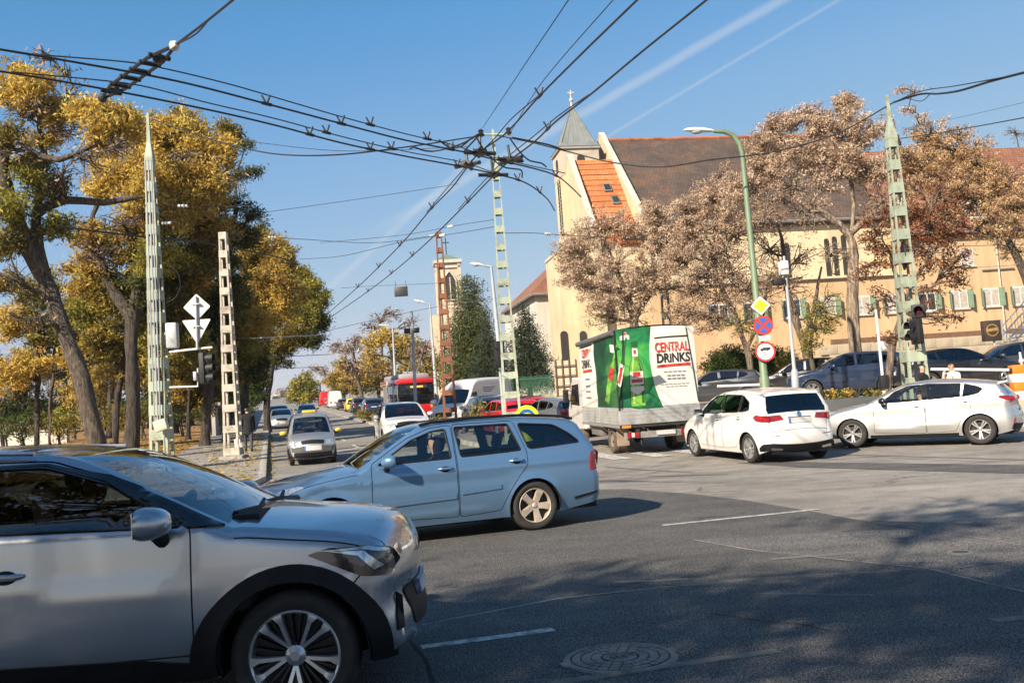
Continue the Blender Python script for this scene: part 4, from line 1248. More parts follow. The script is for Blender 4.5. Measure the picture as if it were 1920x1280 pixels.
def make_car(S,name,label,cat,group,loc,heading,mats,detail=1,z_off=0.0,zf_=ground_z):
	"""S: the shape, mats: paint and glass; heading: the way the nose points on the ground"""
	B = Body(S)
	hx,hy = heading
	hl = math.hypot(hx,hy); hx /= hl; hy /= hl
	root = empty(name,(0,0,0),0,label,cat,group)
	wb = S['axles'][1] - S['axles'][0]
	zf = zf_(loc[0] + hx * wb / 2,loc[1] + hy * wb / 2); zr = zf_(loc[0] - hx * wb / 2,loc[1] - hy * wb / 2)
	pt = math.atan2(zf - zr,wb)
	root.matrix_world = Matrix.Translation((loc[0],loc[1],(zf + zr) / 2 + z_off)) @ Matrix.Rotation(math.atan2(hy,hx),4,'Z') @ Matrix.Rotation(-pt,4,'Y')
	PT = mats['paint']
	R = S['R']; RA = R + S.get('arch_gap',.035)
	ol = B.ol
	# ---- closed side outline with wheel arches
	sill = S['sill']
	bottom = []
	xr_end,zr_end = ol[-1,0],ol[-1,1]
	xf_end,zf_end = ol[0,0],ol[0,1]
	def arch(xa,frm,to):
		pts = []
		zb0 = max(sill - .0,0)
		h = max(-.999,min(.999,(zb0 - R) / RA))
		a_lo = math.asin(h)
		for q in range(25):
			an = a_lo + (math.pi - 2 * a_lo) * q / 24
			pts.append((xa + RA * math.cos(an),R + RA * math.sin(an)))
		return pts
	bottom = arch(S['axles'][1],0,0) + [(S['axles'][1] - RA - .10,sill)] + [(S['axles'][0] + RA + .10,sill)] + arch(S['axles'][0],0,0)
	outline = [tuple(p[:2]) for p in ol] + [p for p in bottom if xf_end - .001 < p[0] < xr_end + .001]
	outline = dense(outline,.08)
	wins = [round_poly(w['poly'],w.get('r',.03)) for w in S['windows']]
	doors = [round_poly(d,.05) for d in S.get('doors',[])] if detail else []
	loops = [outline]
	for w in wins: loops.append(dense(w,.07))
	dl = []
	for d in doors:
		i_,o_ = dense(offset_poly(d,-.004),.07),dense(offset_poly(d,.004),.07)
		dl.append((i_,o_)); loops += [i_,o_]
	step = .065 if detail else .1
	g = grid_pts(outline,step)
	dd,_ = B.dist(g[:,0],g[:,1])
	g = g[dd > .03]
	rings = []
	for q in (.012,.03,.055,.09,.14):
		ring = ol[::1,:2] - B.nrm * q
		ring = ring[in_poly(ring,outline)]
		rd,_ = B.dist(ring[:,0],ring[:,1])
		rings.append(ring[rd > q * .8])
	pts = np.concatenate([g] + rings)
	v2,fs = cdt(loops,pts)
	ce = np.array([v2[list(f)].mean(0) for f in fs])
	inside = in_poly(ce,outline)
	reg = np.where(inside,0,-1)
	for w in wins: reg[in_poly(ce,w) & inside] = -2
	for k,(i_,o_) in enumerate(dl):
		a = in_poly(ce,o_) & (reg == 0); reg[a] = -3
		b = in_poly(ce,i_) & (reg == -3); reg[b] = k + 1
	P1,N1 = B.side_pts(v2,0,1); P2,N2 = B.side_pts(v2,0,-1)
	# ---- the strip over nose, bonnet, screen, roof and tail
	yb = B.strip_rows()
	tp = S.get('pillar',.93)
	ts = sorted(set([-1,-.985,-tp,tp,.985,1] + list(np.linspace(-tp,tp,13 if detail else 7))))
	ts = np.array(ts)
	rows = len(ol)
	xm = (S['axles'][0] + S['axles'][1]) / 2
	SV = np.zeros((rows,len(ts),3))
	pw = 2.2
	for j,t in enumerate(ts):
		b = ol[:,3] * (1 - abs(t) ** pw)
		SV[:,j,0] = xm - (ol[:,0] + B.nrm[:,0] * b); SV[:,j,1] = yb * t; SV[:,j,2] = ol[:,1] + B.nrm[:,1] * b
	du = np.gradient(SV,axis=0); dv = np.gradient(SV,axis=1)
	SN = np.cross(du,dv); SN /= np.linalg.norm(SN,axis=2)[...,None] + 1e-9
	if SN[rows // 2,len(ts) // 2,2] < 0: SN = -SN
	def in_rng(i,rg):   # rg: (x0, x1) along the top, only above the belt
		a = (ol[i,0] + ol[i + 1,0]) / 2
		return rg[0] <= a <= rg[1] and (ol[i,1] + ol[i + 1,1]) / 2 > rg[2]
	ws,rw = S['screen'],S.get('rear_screen')
	sq = {'body': [],'windscreen': [],'rear_window': []}
	for i in range(rows - 1):
		for j in range(len(ts) - 1):
			tm = (ts[j] + ts[j + 1]) / 2
			k = 'body'
			if abs(tm) < tp:
				if in_rng(i,ws): k = 'windscreen'
				elif rw and in_rng(i,rw): k = 'rear_window'
			q = (i * len(ts) + j,(i + 1) * len(ts) + j,(i + 1) * len(ts) + j + 1,i * len(ts) + j + 1)
			sq[k].append(q[::-1])
	SVf = SV.reshape(-1,3); SNf = SN.reshape(-1,3)
	def sub(V,Nn,faces):
		used = sorted({i for f in faces for i in f}); mp = {u: k for k,u in enumerate(used)}
		return V[used],Nn[used],[tuple(mp[i] for i in f) for f in faces]
	# body shell: both flanks and the strip
	body_f = [f for f,r_ in zip(fs,reg) if r_ == 0]
	a1 = sub(P1,N1,[f[::-1] for f in body_f]); a2 = sub(P2,N2,body_f); a3 = sub(SVf,SNf,sq['body'])
	def flipcheck(A):
		# faces must look along their normals
		V,Nn,F = A
		if not len(F): return V,Nn,F
		T = np.array([f[:3] for f in F])
		n = np.cross(V[T[:,1]] - V[T[:,0]],V[T[:,2]] - V[T[:,0]])
		ok = (n * (Nn[T[:,0]] + Nn[T[:,1]] + Nn[T[:,2]])).sum(1) >= 0
		return V,Nn,[f if k else f[::-1] for f,k in zip(F,ok)]
	a1,a2,a3 = flipcheck(a1),flipcheck(a2),flipcheck(a3)
	V = np.concatenate([a1[0],a2[0],a3[0]]); Nn = np.concatenate([a1[1],a2[1],a3[1]])
	n1,n2 = len(a1[0]),len(a1[0]) + len(a2[0])
	F = a1[2] + [tuple(i + n1 for i in f) for f in a2[2]] + [tuple(i + n2 for i in f) for f in a3[2]]
	body = mesh_obj('body',V,F,PT,root,True,None,Nn)
	# cabin lining: the shell again, set in
	linf = [f for f,r_ in zip(fs,reg) if r_ in (0,-3) or r_ > 0]
	b1 = flipcheck(sub(P1 - N1 * .03,-N1,linf)); b2 = flipcheck(sub(P2 - N2 * .03,-N2,linf))
	top = [q for i_q,q in enumerate(sq['body'])]
	b3 = flipcheck(sub(SVf - SNf * .03,-SNf,top))
	V = np.concatenate([b1[0],b2[0],b3[0]]); m1,m2 = len(b1[0]),len(b1[0]) + len(b2[0])
	F = b1[2] + [tuple(i + m1 for i in f) for f in b2[2]] + [tuple(i + m2 for i in f) for f in b3[2]]
	mesh_obj('cabin_lining',V,F,M_LINING,root,True)
	# doors
	handles = S.get('handles',[])
	for k in range(len(dl)):
		for sg,(Pq,Nq) in ((1,(P1,N1)),(-1,(P2,N2))):
			A = flipcheck(sub(Pq,Nq,[f for f,r_ in zip(fs,reg) if r_ == k + 1]))
			if not len(A[2]): continue
			dr = mesh_obj('door',A[0],A[2],PT,root,True,None,A[1])
			if k < len(handles) and detail:
				hx0,hz0 = handles[k]
				hm = MB()
				Pq2,Nq2 = B.side_pts(np.array([(hx0 - .095,hz0 + .004),(hx0 - .06,hz0),(hx0,hz0),(hx0 + .07,hz0),(hx0 + .10,hz0 + .006)]),.028,sg)
				hm.tube([tuple(p - n * o_) for p,n,o_ in zip(Pq2,Nq2,(.022,0,0,0,.022))],[.010,.017,.018,.016,.009],10)
				hd = hm.build('door_handle',mats.get('handle',PT),dr,True)
				cup = side_overlay(B,'handle_recess',[(hx0 + .062 * math.cos(q * math.pi / 8),hz0 + .036 * math.sin(q * math.pi / 8)) for q in range(16)],.0022,M_TRIM,dr,sides=(sg,),step=.03)
	# glass
	for nm,gm in (('windscreen',mats.get('screen',M_GLASS_CLEAR)),('rear_window',mats.get('rear',M_GLASS_DARK))):
		if sq[nm]:
			A = flipcheck(sub(SVf,SNf,sq[nm]))
			mesh_obj(nm,A[0],A[2],gm,root,True,None,A[1])
	for wi,w in enumerate(wins):
		gm = S['windows'][wi].get('glass','side')
		gmat = mats.get(gm,M_GLASS_CLEAR)
		for sg,(Pq,Nq) in ((1,(P1,N1)),(-1,(P2,N2))):
			wf = [f for f,c in zip(fs,in_poly(ce,w)) if c]
			A = flipcheck(sub(Pq - Nq * .006,Nq,wf))
			if not len(A[2]): continue
			wo = mesh_obj('side_window',A[0],A[2],gmat,root,True,None,A[1])
			# rubber seal round the pane
			if detail:
				sl = MB()
				wp = dense(w,.06)
				Pq2,_ = B.side_pts(np.array(wp),.002,sg)
				pl = [tuple(p) for p in Pq2]
				sl.tube(pl + [pl[0]],mats.get('seal_r',.011),6,cap=False)
				sl.build('window_seal',mats.get('seal',M_TRIM),wo,True)
	# wheels
	tyre,rim = wheel_meshes(R,S['rim'],S.get('tyre_w',.205),S['spokes'])
	tm = rm = None
	for xa in S['axles']:
		for sg in (1,-1):
			yo = float(B.base(xa,R + RA * .98)) - S.get('tyre_w',.205) / 2 - S.get('wheel_inset',.025)
			if tm is None:
				w_ = tyre.build('wheel',M_RUBBER,root,True,40); r_ = rim.build('rim',[mats.get('alloy',M_ALLOY),M_DARKALLOY],w_,True,40)
				tm,rm = w_.data,r_.data
			else:
				w_ = bpy.data.objects.new('wheel',tm); COL.objects.link(w_); w_.parent = root
				r_ = bpy.data.objects.new('rim',rm); COL.objects.link(r_); r_.parent = w_
			w_.location = B.loc(xa,yo * sg,R)
			turn = S.get('steer',0) if xa == S['axles'][0] else 0
			w_.rotation_euler = (0,S.get('spin',.3) * sg,(0 if sg > 0 else math.pi) + turn)
			# well
			wl = MB()
			cx,_,_ = B.loc(xa,0,0)
			yi = yo - S.get('tyre_w',.205) * .9
			ye = float(B.base(xa,R + RA * .98)) - .012
			ring = [(cx + RA * math.cos(q * math.pi / 16 - .15 * (1 - q / 8)),R + RA * math.sin(q * math.pi / 16 - .15 * (1 - q / 8))) for q in range(17)]
			vs = [(x,ye * sg,z) for x,z in ring] + [(x,yi * sg,z) for x,z in ring]
			wl.add(vs,[(q,q + 1,17 + q + 1,17 + q) for q in range(16)] + [tuple(range(17,34))])
			wl.build('wheel_well',M_TRIM,root,True)
	# underside, floor, cabin
	fl = MB()
	hw = S['W'] - .14
	xa,xb = S['axles']
	fl.box(xm - xb + RA,xm - xa - RA,-hw - .04,hw + .04,sill - .02,sill + .10)
	fl.box(xm - (xb + RA),xm - (xa - RA) ,-.45,.45,sill,sill + .14)
	fl.box(xm - S['L'] + .12,xm - (xb + RA),-hw + .1,hw - .1,sill + .0,sill + .14)
	fl.box(xm - (xa - RA),xm - .14,-hw + .1,hw - .1,sill + .0,sill + .14)
	fl.build('underbody',M_TRIM,root)
	dash = MB()
	xd = S['cabin'][0]; xe = S['cabin'][1]
	zb = float(B.belt(np.array(xd)))
	yw = float(B.base(np.array(xd + .2),np.array(zb))) - .06
	dash.bbox(xm - xd - .34,xm - xd + .25,-yw,yw,zb - .45,zb - .035,.06)
	dash.build('dashboard',M_LINING,root,True)
	if not S.get('van'):
		for (sx,rows_) in ((S['seats'][0],1),(S['seats'][1],2)):
			for sg in (1,-1):
				st = MB()
				zz = .30
				Mx = Matrix.Translation((xm - sx,.36 * sg,zz))
				st.bbox(-.10,.45,-.24,.24,0.0,.22,.06,Mx)
				Mb = Mx @ Matrix.Translation((-.08,0,.18)) @ Matrix.Rotation(math.radians(-16),4,'Y')
				st.bbox(-.07,.07,-.23,.23,0,.56,.06,Mb)
				st.bbox(-.05,.05,-.13,.13,.60,.79,.045,Mb)
				st.tube([Mb @ Vector((0,-.05,.5)),Mb @ Vector((0,-.05,.64))],.008,5); st.tube([Mb @ Vector((0,.05,.5)),Mb @ Vector((0,.05,.64))],.008,5)
				st.build('seat',M_SEAT,root,True)
	swm = MB()
	Msw = Matrix.Translation((xm - xd - .46,.36,zb - .03)) @ Matrix.Rotation(math.radians(-62),4,'Y')
	ring = [Msw @ Vector((.185 * math.cos(q * math.pi / 10),.185 * math.sin(q * math.pi / 10),0)) for q in range(21)]
	swm.tube(ring,.015,6,cap=False); swm.tube([Msw @ Vector((-.18,0,0)),Msw @ Vector((.18,0,0))],.02,6)
	swm.build('steering_wheel',M_TRIM,root,True)
	# door mirrors
	if 'mirror' in S:
		mx,mz = S['mirror'][:2]; ms = S['mirror'][2] if len(S['mirror']) > 2 else 1.0
		for sg in (1,-1):
			y0 = float(B.y(np.array([mx]),np.array([mz]))[0])
			X0 = xm - mx
			mb = MB()
			Mm = Matrix.Translation((X0 + .02,(y0 + .155 * ms) * sg,mz + .085 * ms))
			# rounded shell: wide, blunt at the back, domed towards the nose
			sh = MB()
			n,m = 18,10
			vs = []; fs_ = []
			for i in range(m + 1):
				u = i / m
				xx = -.055 + .145 * u
				k = math.sqrt(max(0,1 - max(0,(u - .12) / .88) ** 2.2)) if u > .12 else .94 + .5 * u
				for q in range(n):
					an = 2 * math.pi * q / n
					ca,sa = math.cos(an),math.sin(an)
					yy = .118 * k * math.copysign(abs(ca) ** .72,ca) + .02 * u * -1
					zz = .080 * k * math.copysign(abs(sa) ** .8,sa)
					vs.append(Mm @ Vector((xx * ms,yy * ms * sg,zz * ms)))
			for i in range(m):
				for q in range(n): fs_.append((i * n + q,i * n + (q + 1) % n,(i + 1) * n + (q + 1) % n,(i + 1) * n + q))
			mb.add(vs,fs_ + [tuple(range(n - 1,-1,-1))])
			mo = mb.build('door_mirror',mats.get('mirror',PT),root,True,50)
			bm = bmesh.new(); bm.from_mesh(mo.data); bmesh.ops.recalc_face_normals(bm,faces=bm.faces); bm.to_mesh(mo.data); bm.free()
			ft = MB(); ft.tube([(X0 + .015,(y0 - .03) * sg,mz - .02),(X0 + .015,(y0 + .04) * sg,mz + .0),(X0 + .015,(y0 + .12 * ms) * sg,mz + .03 * ms)],[.045,.035,.03],10)
			ft.build('mirror_foot',M_TRIM,mo,True)
			mg = MB(); mg.bbox(-.062 * ms,-.057 * ms,-.10 * ms,.10 * ms,-.062 * ms,.062 * ms,.002,Mm); mg.build('mirror_glass',M_CHROME,mo)
	if detail:                                   # bonnet shut line and fuel flap
		xs = np.linspace(.30,S['screen'][0] - .05,12)
		tops = [float(np.interp(x,ol[:rows // 2,0],ol[:rows // 2,1])) - .045 for x in xs]
		side_overlay(B,'bonnet_seam',[(x,z) for x,z in zip(xs,tops)] + [(x,z - .006) for x,z in zip(xs[::-1],tops[::-1])],.0015,M_TRIM,root,step=.05)
		xf,zf2 = S['axles'][1] + .12,float(B.belt(np.array(S['axles'][1]))) - .13
		fp = round_poly([(xf,zf2),(xf + .16,zf2),(xf + .16,zf2 + .13),(xf,zf2 + .13)],.03)
		side_overlay(B,'fuel_flap',fp,.001,M_TRIM,root,sides=(-1,),step=.05); side_overlay(B,'fuel_flap',offset_poly(fp,-.005),.0025,PT,root,sides=(-1,),step=.05)
	root['xm'] = xm
	return root,B
def plate(root,B,z,rear,w=.26,h=.055,off=.012,y0=0.0):
	o = end_overlay(B,'number_plate',[(y0 - w,z - h),(y0 + w,z - h),(y0 + w,z + h),(y0 - w,z + h)],off,M_PLATE,root,rear)[0]
	q = -1 if rear else 1
	lft = (1 if rear else -1)
	end_overlay(B,'country_band',[(y0 + lft * w,z - h),(y0 + lft * (w - .045),z - h),(y0 + lft * (w - .045),z + h),(y0 + lft * w,z + h)],off + .003,M_PLATEBLUE,o,rear)
# ------------------------------------------------------------------ side views of the vehicles (metres; x from the nose, z up, edge radius, cross bow)
ESTATE = dict(L=4.57,W=.885,R=.315,rim=.222,axles=(.92,3.50),sill=.205,belt=((1.4,.955),(4.3,1.04)),tumble=17,tf=.11,tr=.08,
	outline=[(.18,.205,.10,.04,'c'),(.05,.30,.16,.10),(.0,.45,.22,.14),(.02,.60,.22,.16),(.10,.70,.20,.15),(.28,.775,.14,.09),(.70,.875,.10,.06),(1.24,.955,.07,.05,'c'),
             (1.60,1.17,.05,.08),(1.95,1.36,.05,.06),(2.15,1.425,.07,.03),(2.6,1.462,.09,.03),(3.2,1.458,.10,.03),(3.8,1.425,.10,.03),(4.17,1.37,.09,.03),(4.27,1.32,.07,.05,'c'),
             (4.42,1.10,.08,.07),(4.50,.95,.10,.07),(4.515,.85,.12,.08),(4.53,.72,.13,.08),(4.57,.60,.15,.10),(4.565,.42,.15,.10),(4.48,.27,.12,.06,'c')],
	windows=[dict(poly=[(1.50,.985),(2.43,1.005),(2.40,1.365),(2.22,1.345),(1.95,1.255)],r=.03),dict(poly=[(2.56,1.01),(3.36,1.03),(3.24,1.372),(2.52,1.378)],r=.03),
             dict(poly=[(3.47,1.035),(4.20,1.075,.05),(4.06,1.20),(3.86,1.32),(3.37,1.37)],r=.05,glass='quarter')],
	doors=[[(1.40,.32),(2.485,.27),(2.485,1.412),(2.2,1.39),(1.9,1.285),(1.42,1.0)],[(2.50,.27),(3.04,.30),(3.16,.52),(3.30,.70),(3.43,.84),(3.43,1.03),(3.31,1.412),(2.50,1.415)]],
	handles=[(2.34,.875),(3.28,.90)],screen=(1.30,2.09,.93),rear_screen=(4.28,4.43,1.08),cabin=(1.35,4.3),seats=(2.35,3.18),mirror=(1.62,.945,1.0),
	creases=[(.5,.80,4.4,.885,.012,.10),(1.1,.36,3.0,.36,.010,.08)],spokes=dict(n=5,type='plain',w0=.085,w1=.115,waist=.85,a0=math.pi / 2 + .1),flare=.014,spin=.1)
CROSSOVER = dict(L=4.0,W=.885,R=.336,rim=.243,axles=(.66,3.22),sill=.26,belt=((1.12,1.02),(3.72,1.14)),tumble=18,tf=.12,tr=.09,arch_gap=.055,tyre_w=.215,
	outline=[(.15,.245,.12,.05,'c'),(.05,.32,.15,.08),(.03,.43,.17,.09),(.065,.57,.18,.09),(.045,.69,.18,.10),(.065,.80,.17,.11),(.14,.885,.12,.10),(.33,.945,.09,.08),(.64,.99,.08,.06),(.95,1.03,.07,.06,'c'),
             (1.32,1.225,.05,.09),(1.67,1.39,.06,.06),(1.92,1.458,.08,.03),(2.42,1.498,.10,.03),(3.02,1.487,.10,.03),(3.52,1.43,.09,.03),(3.77,1.38,.07,.04,'c'),(3.87,1.15,.1,.06),(3.92,.96,.13,.08),(3.99,.68,.15,.1),(3.97,.43,.15,.08),(3.87,.29,.12,.05,'c')],
	windows=[dict(poly=[(1.21,1.045),(2.37,1.082),(2.37,1.41),(1.94,1.397),(1.62,1.292)],r=.03),dict(poly=[(2.46,1.085),(3.12,1.125),(3.32,1.24),(3.12,1.37),(2.46,1.412)],r=.03,glass='rear')],
	doors=[[(1.16,.39),(2.41,.37),(2.41,1.445),(1.92,1.428),(1.54,1.30),(1.16,1.045)],[(2.425,.37),(2.82,.41),(2.94,.68),(3.20,.89),(3.44,1.15),(3.32,1.36),(2.425,1.445)]],
	handles=[(2.10,.855),(3.12,.90)],screen=(.99,1.87,1.0),rear_screen=(3.78,3.88,1.1),cabin=(1.12,3.82),seats=(2.07,2.87),mirror=(1.32,1.0,1.05),
	creases=[(1.1,.70,3.8,.86,.010,.2)],spokes=dict(n=5,type='fork',w0=.02,w1=.05,a0=math.pi / 2 + .3),flare=.022,spin=.35,steer=0)
COMPACT_MPV = dict(L=4.42,W=.90,R=.32,rim=.225,axles=(.90,3.63),sill=.205,belt=((1.3,1.03),(3.9,1.13)),tumble=17,tf=.13,tr=.10,
	outline=[(.15,.205,.1,.05,'c'),(.04,.32,.18,.1),(0,.5,.22,.14),(.05,.66,.22,.14),(.2,.77,.16,.1),(.6,.92,.12,.06),(1.02,1.01,.08,.05,'c'),(1.4,1.22,.05,.08),(1.8,1.42,.06,.06),(2.1,1.50,.09,.03),(2.6,1.545,.1,.03),(3.2,1.54,.1,.03),(3.7,1.505,.1,.03),(4.04,1.46,.08,.03,'c'),
             (4.17,1.24,.08,.07),(4.26,1.06,.11,.08),(4.29,.96,.14,.09),(4.32,.80,.17,.10),(4.37,.68,.19,.12),(4.41,.56,.19,.12),(4.40,.42,.17,.1),(4.31,.26,.12,.05,'c')],
	windows=[dict(poly=[(1.42,1.045),(2.44,1.07),(2.44,1.455),(2.1,1.435),(1.76,1.31)],r=.03),dict(poly=[(2.52,1.072),(3.28,1.095),(3.30,1.445),(2.52,1.46)],r=.03,glass='rear'),dict(poly=[(3.34,1.098),(3.72,1.13),(3.66,1.30),(3.36,1.435)],r=.04,glass='rear')],
	doors=[[(1.36,.32),(2.475,.28),(2.475,1.495),(2.1,1.475),(1.7,1.34),(1.36,1.06)],[(2.49,.28),(3.1,.32),(3.22,.55),(3.45,.78),(3.50,1.1),(3.32,1.48),(2.49,1.495)]],
	handles=[(2.30,.93),(3.30,.96)],screen=(1.06,2.04,.99),rear_screen=(4.035,4.27,1.05),pillar=.95,cabin=(1.3,4.1),seats=(2.3,3.15),mirror=(1.60,1.01),
	creases=[(.9,.92,4.2,.98,.010,.12)],spokes=dict(n=5,type='pair',w0=.035,w1=.05,gap=.22),spin=.2)
HATCH = dict(L=4.38,W=.91,R=.325,rim=.222,axles=(.88,3.58),sill=.205,belt=((1.3,.975),(3.9,1.09)),tumble=19,tf=.12,tr=.10,
	outline=[(.15,.205,.1,.05,'c'),(.03,.3,.18,.1),(0,.48,.22,.14),(.04,.62,.22,.15),(.15,.72,.18,.12),(.45,.84,.12,.07),(.95,.945,.1,.05),(1.17,.985,.08,.05,'c'),(1.6,1.195,.05,.08),(2.0,1.365,.06,.05),(2.3,1.43,.09,.03),(2.7,1.452,.1,.03),(3.2,1.435,.1,.03),(3.7,1.38,.1,.03),(4.0,1.33,.07,.03,'c'),
             (4.18,1.12,.09,.07),(4.29,.98,.12,.08),(4.305,.85,.16,.1),(4.33,.72,.18,.1),(4.38,.6,.18,.12),(4.36,.42,.16,.1),(4.28,.27,.12,.05,'c')],
	windows=[dict(poly=[(1.52,.995),(2.46,1.025),(2.42,1.365),(2.15,1.345),(1.86,1.235)],r=.03),dict(poly=[(2.57,1.03),(3.22,1.06),(3.26,1.345),(2.53,1.378)],r=.03,glass='rear'),dict(poly=[(3.285,1.065),(3.60,1.12),(3.70,1.21),(3.60,1.27),(3.33,1.335)],r=.03,glass='rear')],
	doors=[[(1.38,.32),(2.49,.28),(2.49,1.41),(2.12,1.39),(1.8,1.26),(1.40,1.0)],[(2.505,.28),(3.1,.31),(3.22,.55),(3.42,.78),(3.50,1.06),(3.30,1.385),(2.505,1.412)]],
	handles=[(2.33,.90),(3.34,.96)],screen=(1.22,2.22,.97),rear_screen=(4.01,4.22,1.06),cabin=(1.35,4.1),seats=(2.3,3.1),mirror=(1.64,.955),
	creases=[(.5,.80,4.2,.93,.012,.11),(1.3,.40,3.1,.46,.014,.14)],spokes=dict(n=5,type='pair',w0=.028,w1=.045,gap=.15),spin=.05)
CITY = dict(L=3.50,W=.755,R=.275,rim=.18,axles=(.63,3.00),sill=.21,belt=((.9,.93),(3.2,.99)),tumble=13,tf=.10,tr=.06,tyre_w=.165,zm=.55,
	outline=[(.10,.21,.1,.04,'c'),(.02,.30,.14,.08),(.0,.42,.17,.1),(.03,.58,.17,.12),(.11,.71,.13,.11),(.32,.815,.1,.08),(.77,.935,.07,.05,'c'),(1.15,1.24,.05,.08),(1.42,1.46,.05,.05),(1.65,1.525,.08,.03),(2.2,1.55,.09,.03),(2.8,1.535,.09,.03),(3.2,1.48,.08,.03),(3.30,1.42,.07,.04,'c'),(3.41,1.1,.09,.06),(3.46,.8,.12,.07),(3.50,.5,.13,.08),(3.45,.28,.1,.05,'c')],
	windows=[dict(poly=[(1.05,.955),(1.92,.975),(1.92,1.44),(1.52,1.42)],r=.04),dict(poly=[(2.0,.975),(2.62,.99),(2.62,1.435),(2.0,1.445)],r=.04),dict(poly=[(2.7,.995),(3.16,1.01),(3.08,1.40),(2.7,1.43)],r=.05)],
	doors=[[(.98,.3),(1.955,.27),(1.955,1.49),(1.48,1.475),(.98,1.0)],[(1.97,.27),(2.5,.3),(2.64,.6),(2.66,1.48),(1.97,1.49)]],
	handles=[(1.82,.84),(2.5,.85)],screen=(.80,1.40,.92),rear_screen=(3.28,3.40,1.0),cabin=(.9,3.2),seats=(1.85,2.6),mirror=(1.12,.92,.9),spokes=dict(n=8,type='plain',w0=.035,w1=.05))
SUV = dict(L=4.40,W=.92,R=.345,rim=.235,axles=(.88,3.52),sill=.25,belt=((1.3,1.10),(3.9,1.20)),tumble=16,tf=.11,tr=.08,arch_gap=.05,
	outline=[(.14,.25,.1,.05,'c'),(.04,.36,.17,.1),(0,.52,.2,.12),(.02,.7,.2,.14),(.08,.84,.18,.14),(.3,.95,.13,.08),(.8,1.04,.1,.05),(1.12,1.085,.08,.05,'c'),(1.5,1.32,.05,.08),(1.85,1.52,.06,.05),(2.1,1.60,.09,.03),(2.7,1.64,.1,.03),(3.3,1.62,.1,.03),(3.8,1.57,.1,.03),(4.08,1.51,.08,.03,'c'),(4.24,1.22,.1,.07),(4.30,1.06,.12,.07),(4.32,.85,.15,.09),(4.38,.7,.16,.1),(4.40,.5,.16,.1),(4.3,.3,.12,.05,'c')],
	windows=[dict(poly=[(1.45,1.12),(2.45,1.145),(2.45,1.545),(2.1,1.525),(1.8,1.40)],r=.03),dict(poly=[(2.53,1.15),(3.3,1.17),(3.28,1.535),(2.53,1.55)],r=.03,glass='rear'),dict(poly=[(3.38,1.175),(3.85,1.20),(3.75,1.40),(3.36,1.53)],r=.04,glass='rear')],
	doors=[[(1.38,.4),(2.485,.36),(2.485,1.59),(2.1,1.57),(1.74,1.44),(1.38,1.13)],[(2.50,.36),(3.02,.40),(3.14,.68),(3.40,.92),(3.44,1.16),(3.32,1.58),(2.50,1.59)]],
	handles=[(2.32,.97),(3.28,1.0)],screen=(1.16,2.04,1.06),rear_screen=(4.10,4.25,1.16),cabin=(1.35,4.1),seats=(2.3,3.1),mirror=(1.66,1.06,1.1),creases=[(.5,.9,4.2,.98,.012,.12)],spokes=dict(n=5,type='pair',w0=.035,w1=.05,gap=.2))
VAN = dict(L=5.6,W=1.02,R=.345,rim=.21,axles=(.95,4.35),sill=.30,belt=((.8,1.25),(5.5,1.32)),tumble=5,bow=.02,tf=.10,tr=.03,f0=1.0,r0=.5,van=True,
	outline=[(.12,.28,.1,.05,'c'),(.02,.42,.15,.1),(0,.62,.18,.12),(.04,.85,.17,.14),(.16,1.04,.14,.12),(.5,1.20,.1,.08),(.72,1.28,.08,.08,'c'),(1.05,1.62,.06,.12),(1.35,1.95,.07,.1),(1.62,2.22,.1,.06),(2.0,2.42,.16,.04),(2.6,2.50,.2,.03),(4.2,2.52,.2,.03),(5.35,2.47,.18,.03),(5.50,2.38,.13,.03,'c'),(5.56,1.6,.1,.03),(5.60,.8,.1,.03),(5.58,.4,.1,.03),(5.5,.32,.1,.03,'c')],
	windows=[dict(poly=[(.95,1.27),(1.85,1.29),(1.85,1.82),(1.45,1.82)],r=.05)],
	doors=[[(.92,.42),(1.95,.42),(1.95,1.95),(1.42,1.95),(.90,1.28)]],handles=[(1.8,1.12)],screen=(.76,1.42,1.27),cabin=(.85,2.0),seats=(1.8,1.85),mirror=(1.05,1.30,1.7),spokes=dict(n=6,type='plain',w0=.06,w1=.07))
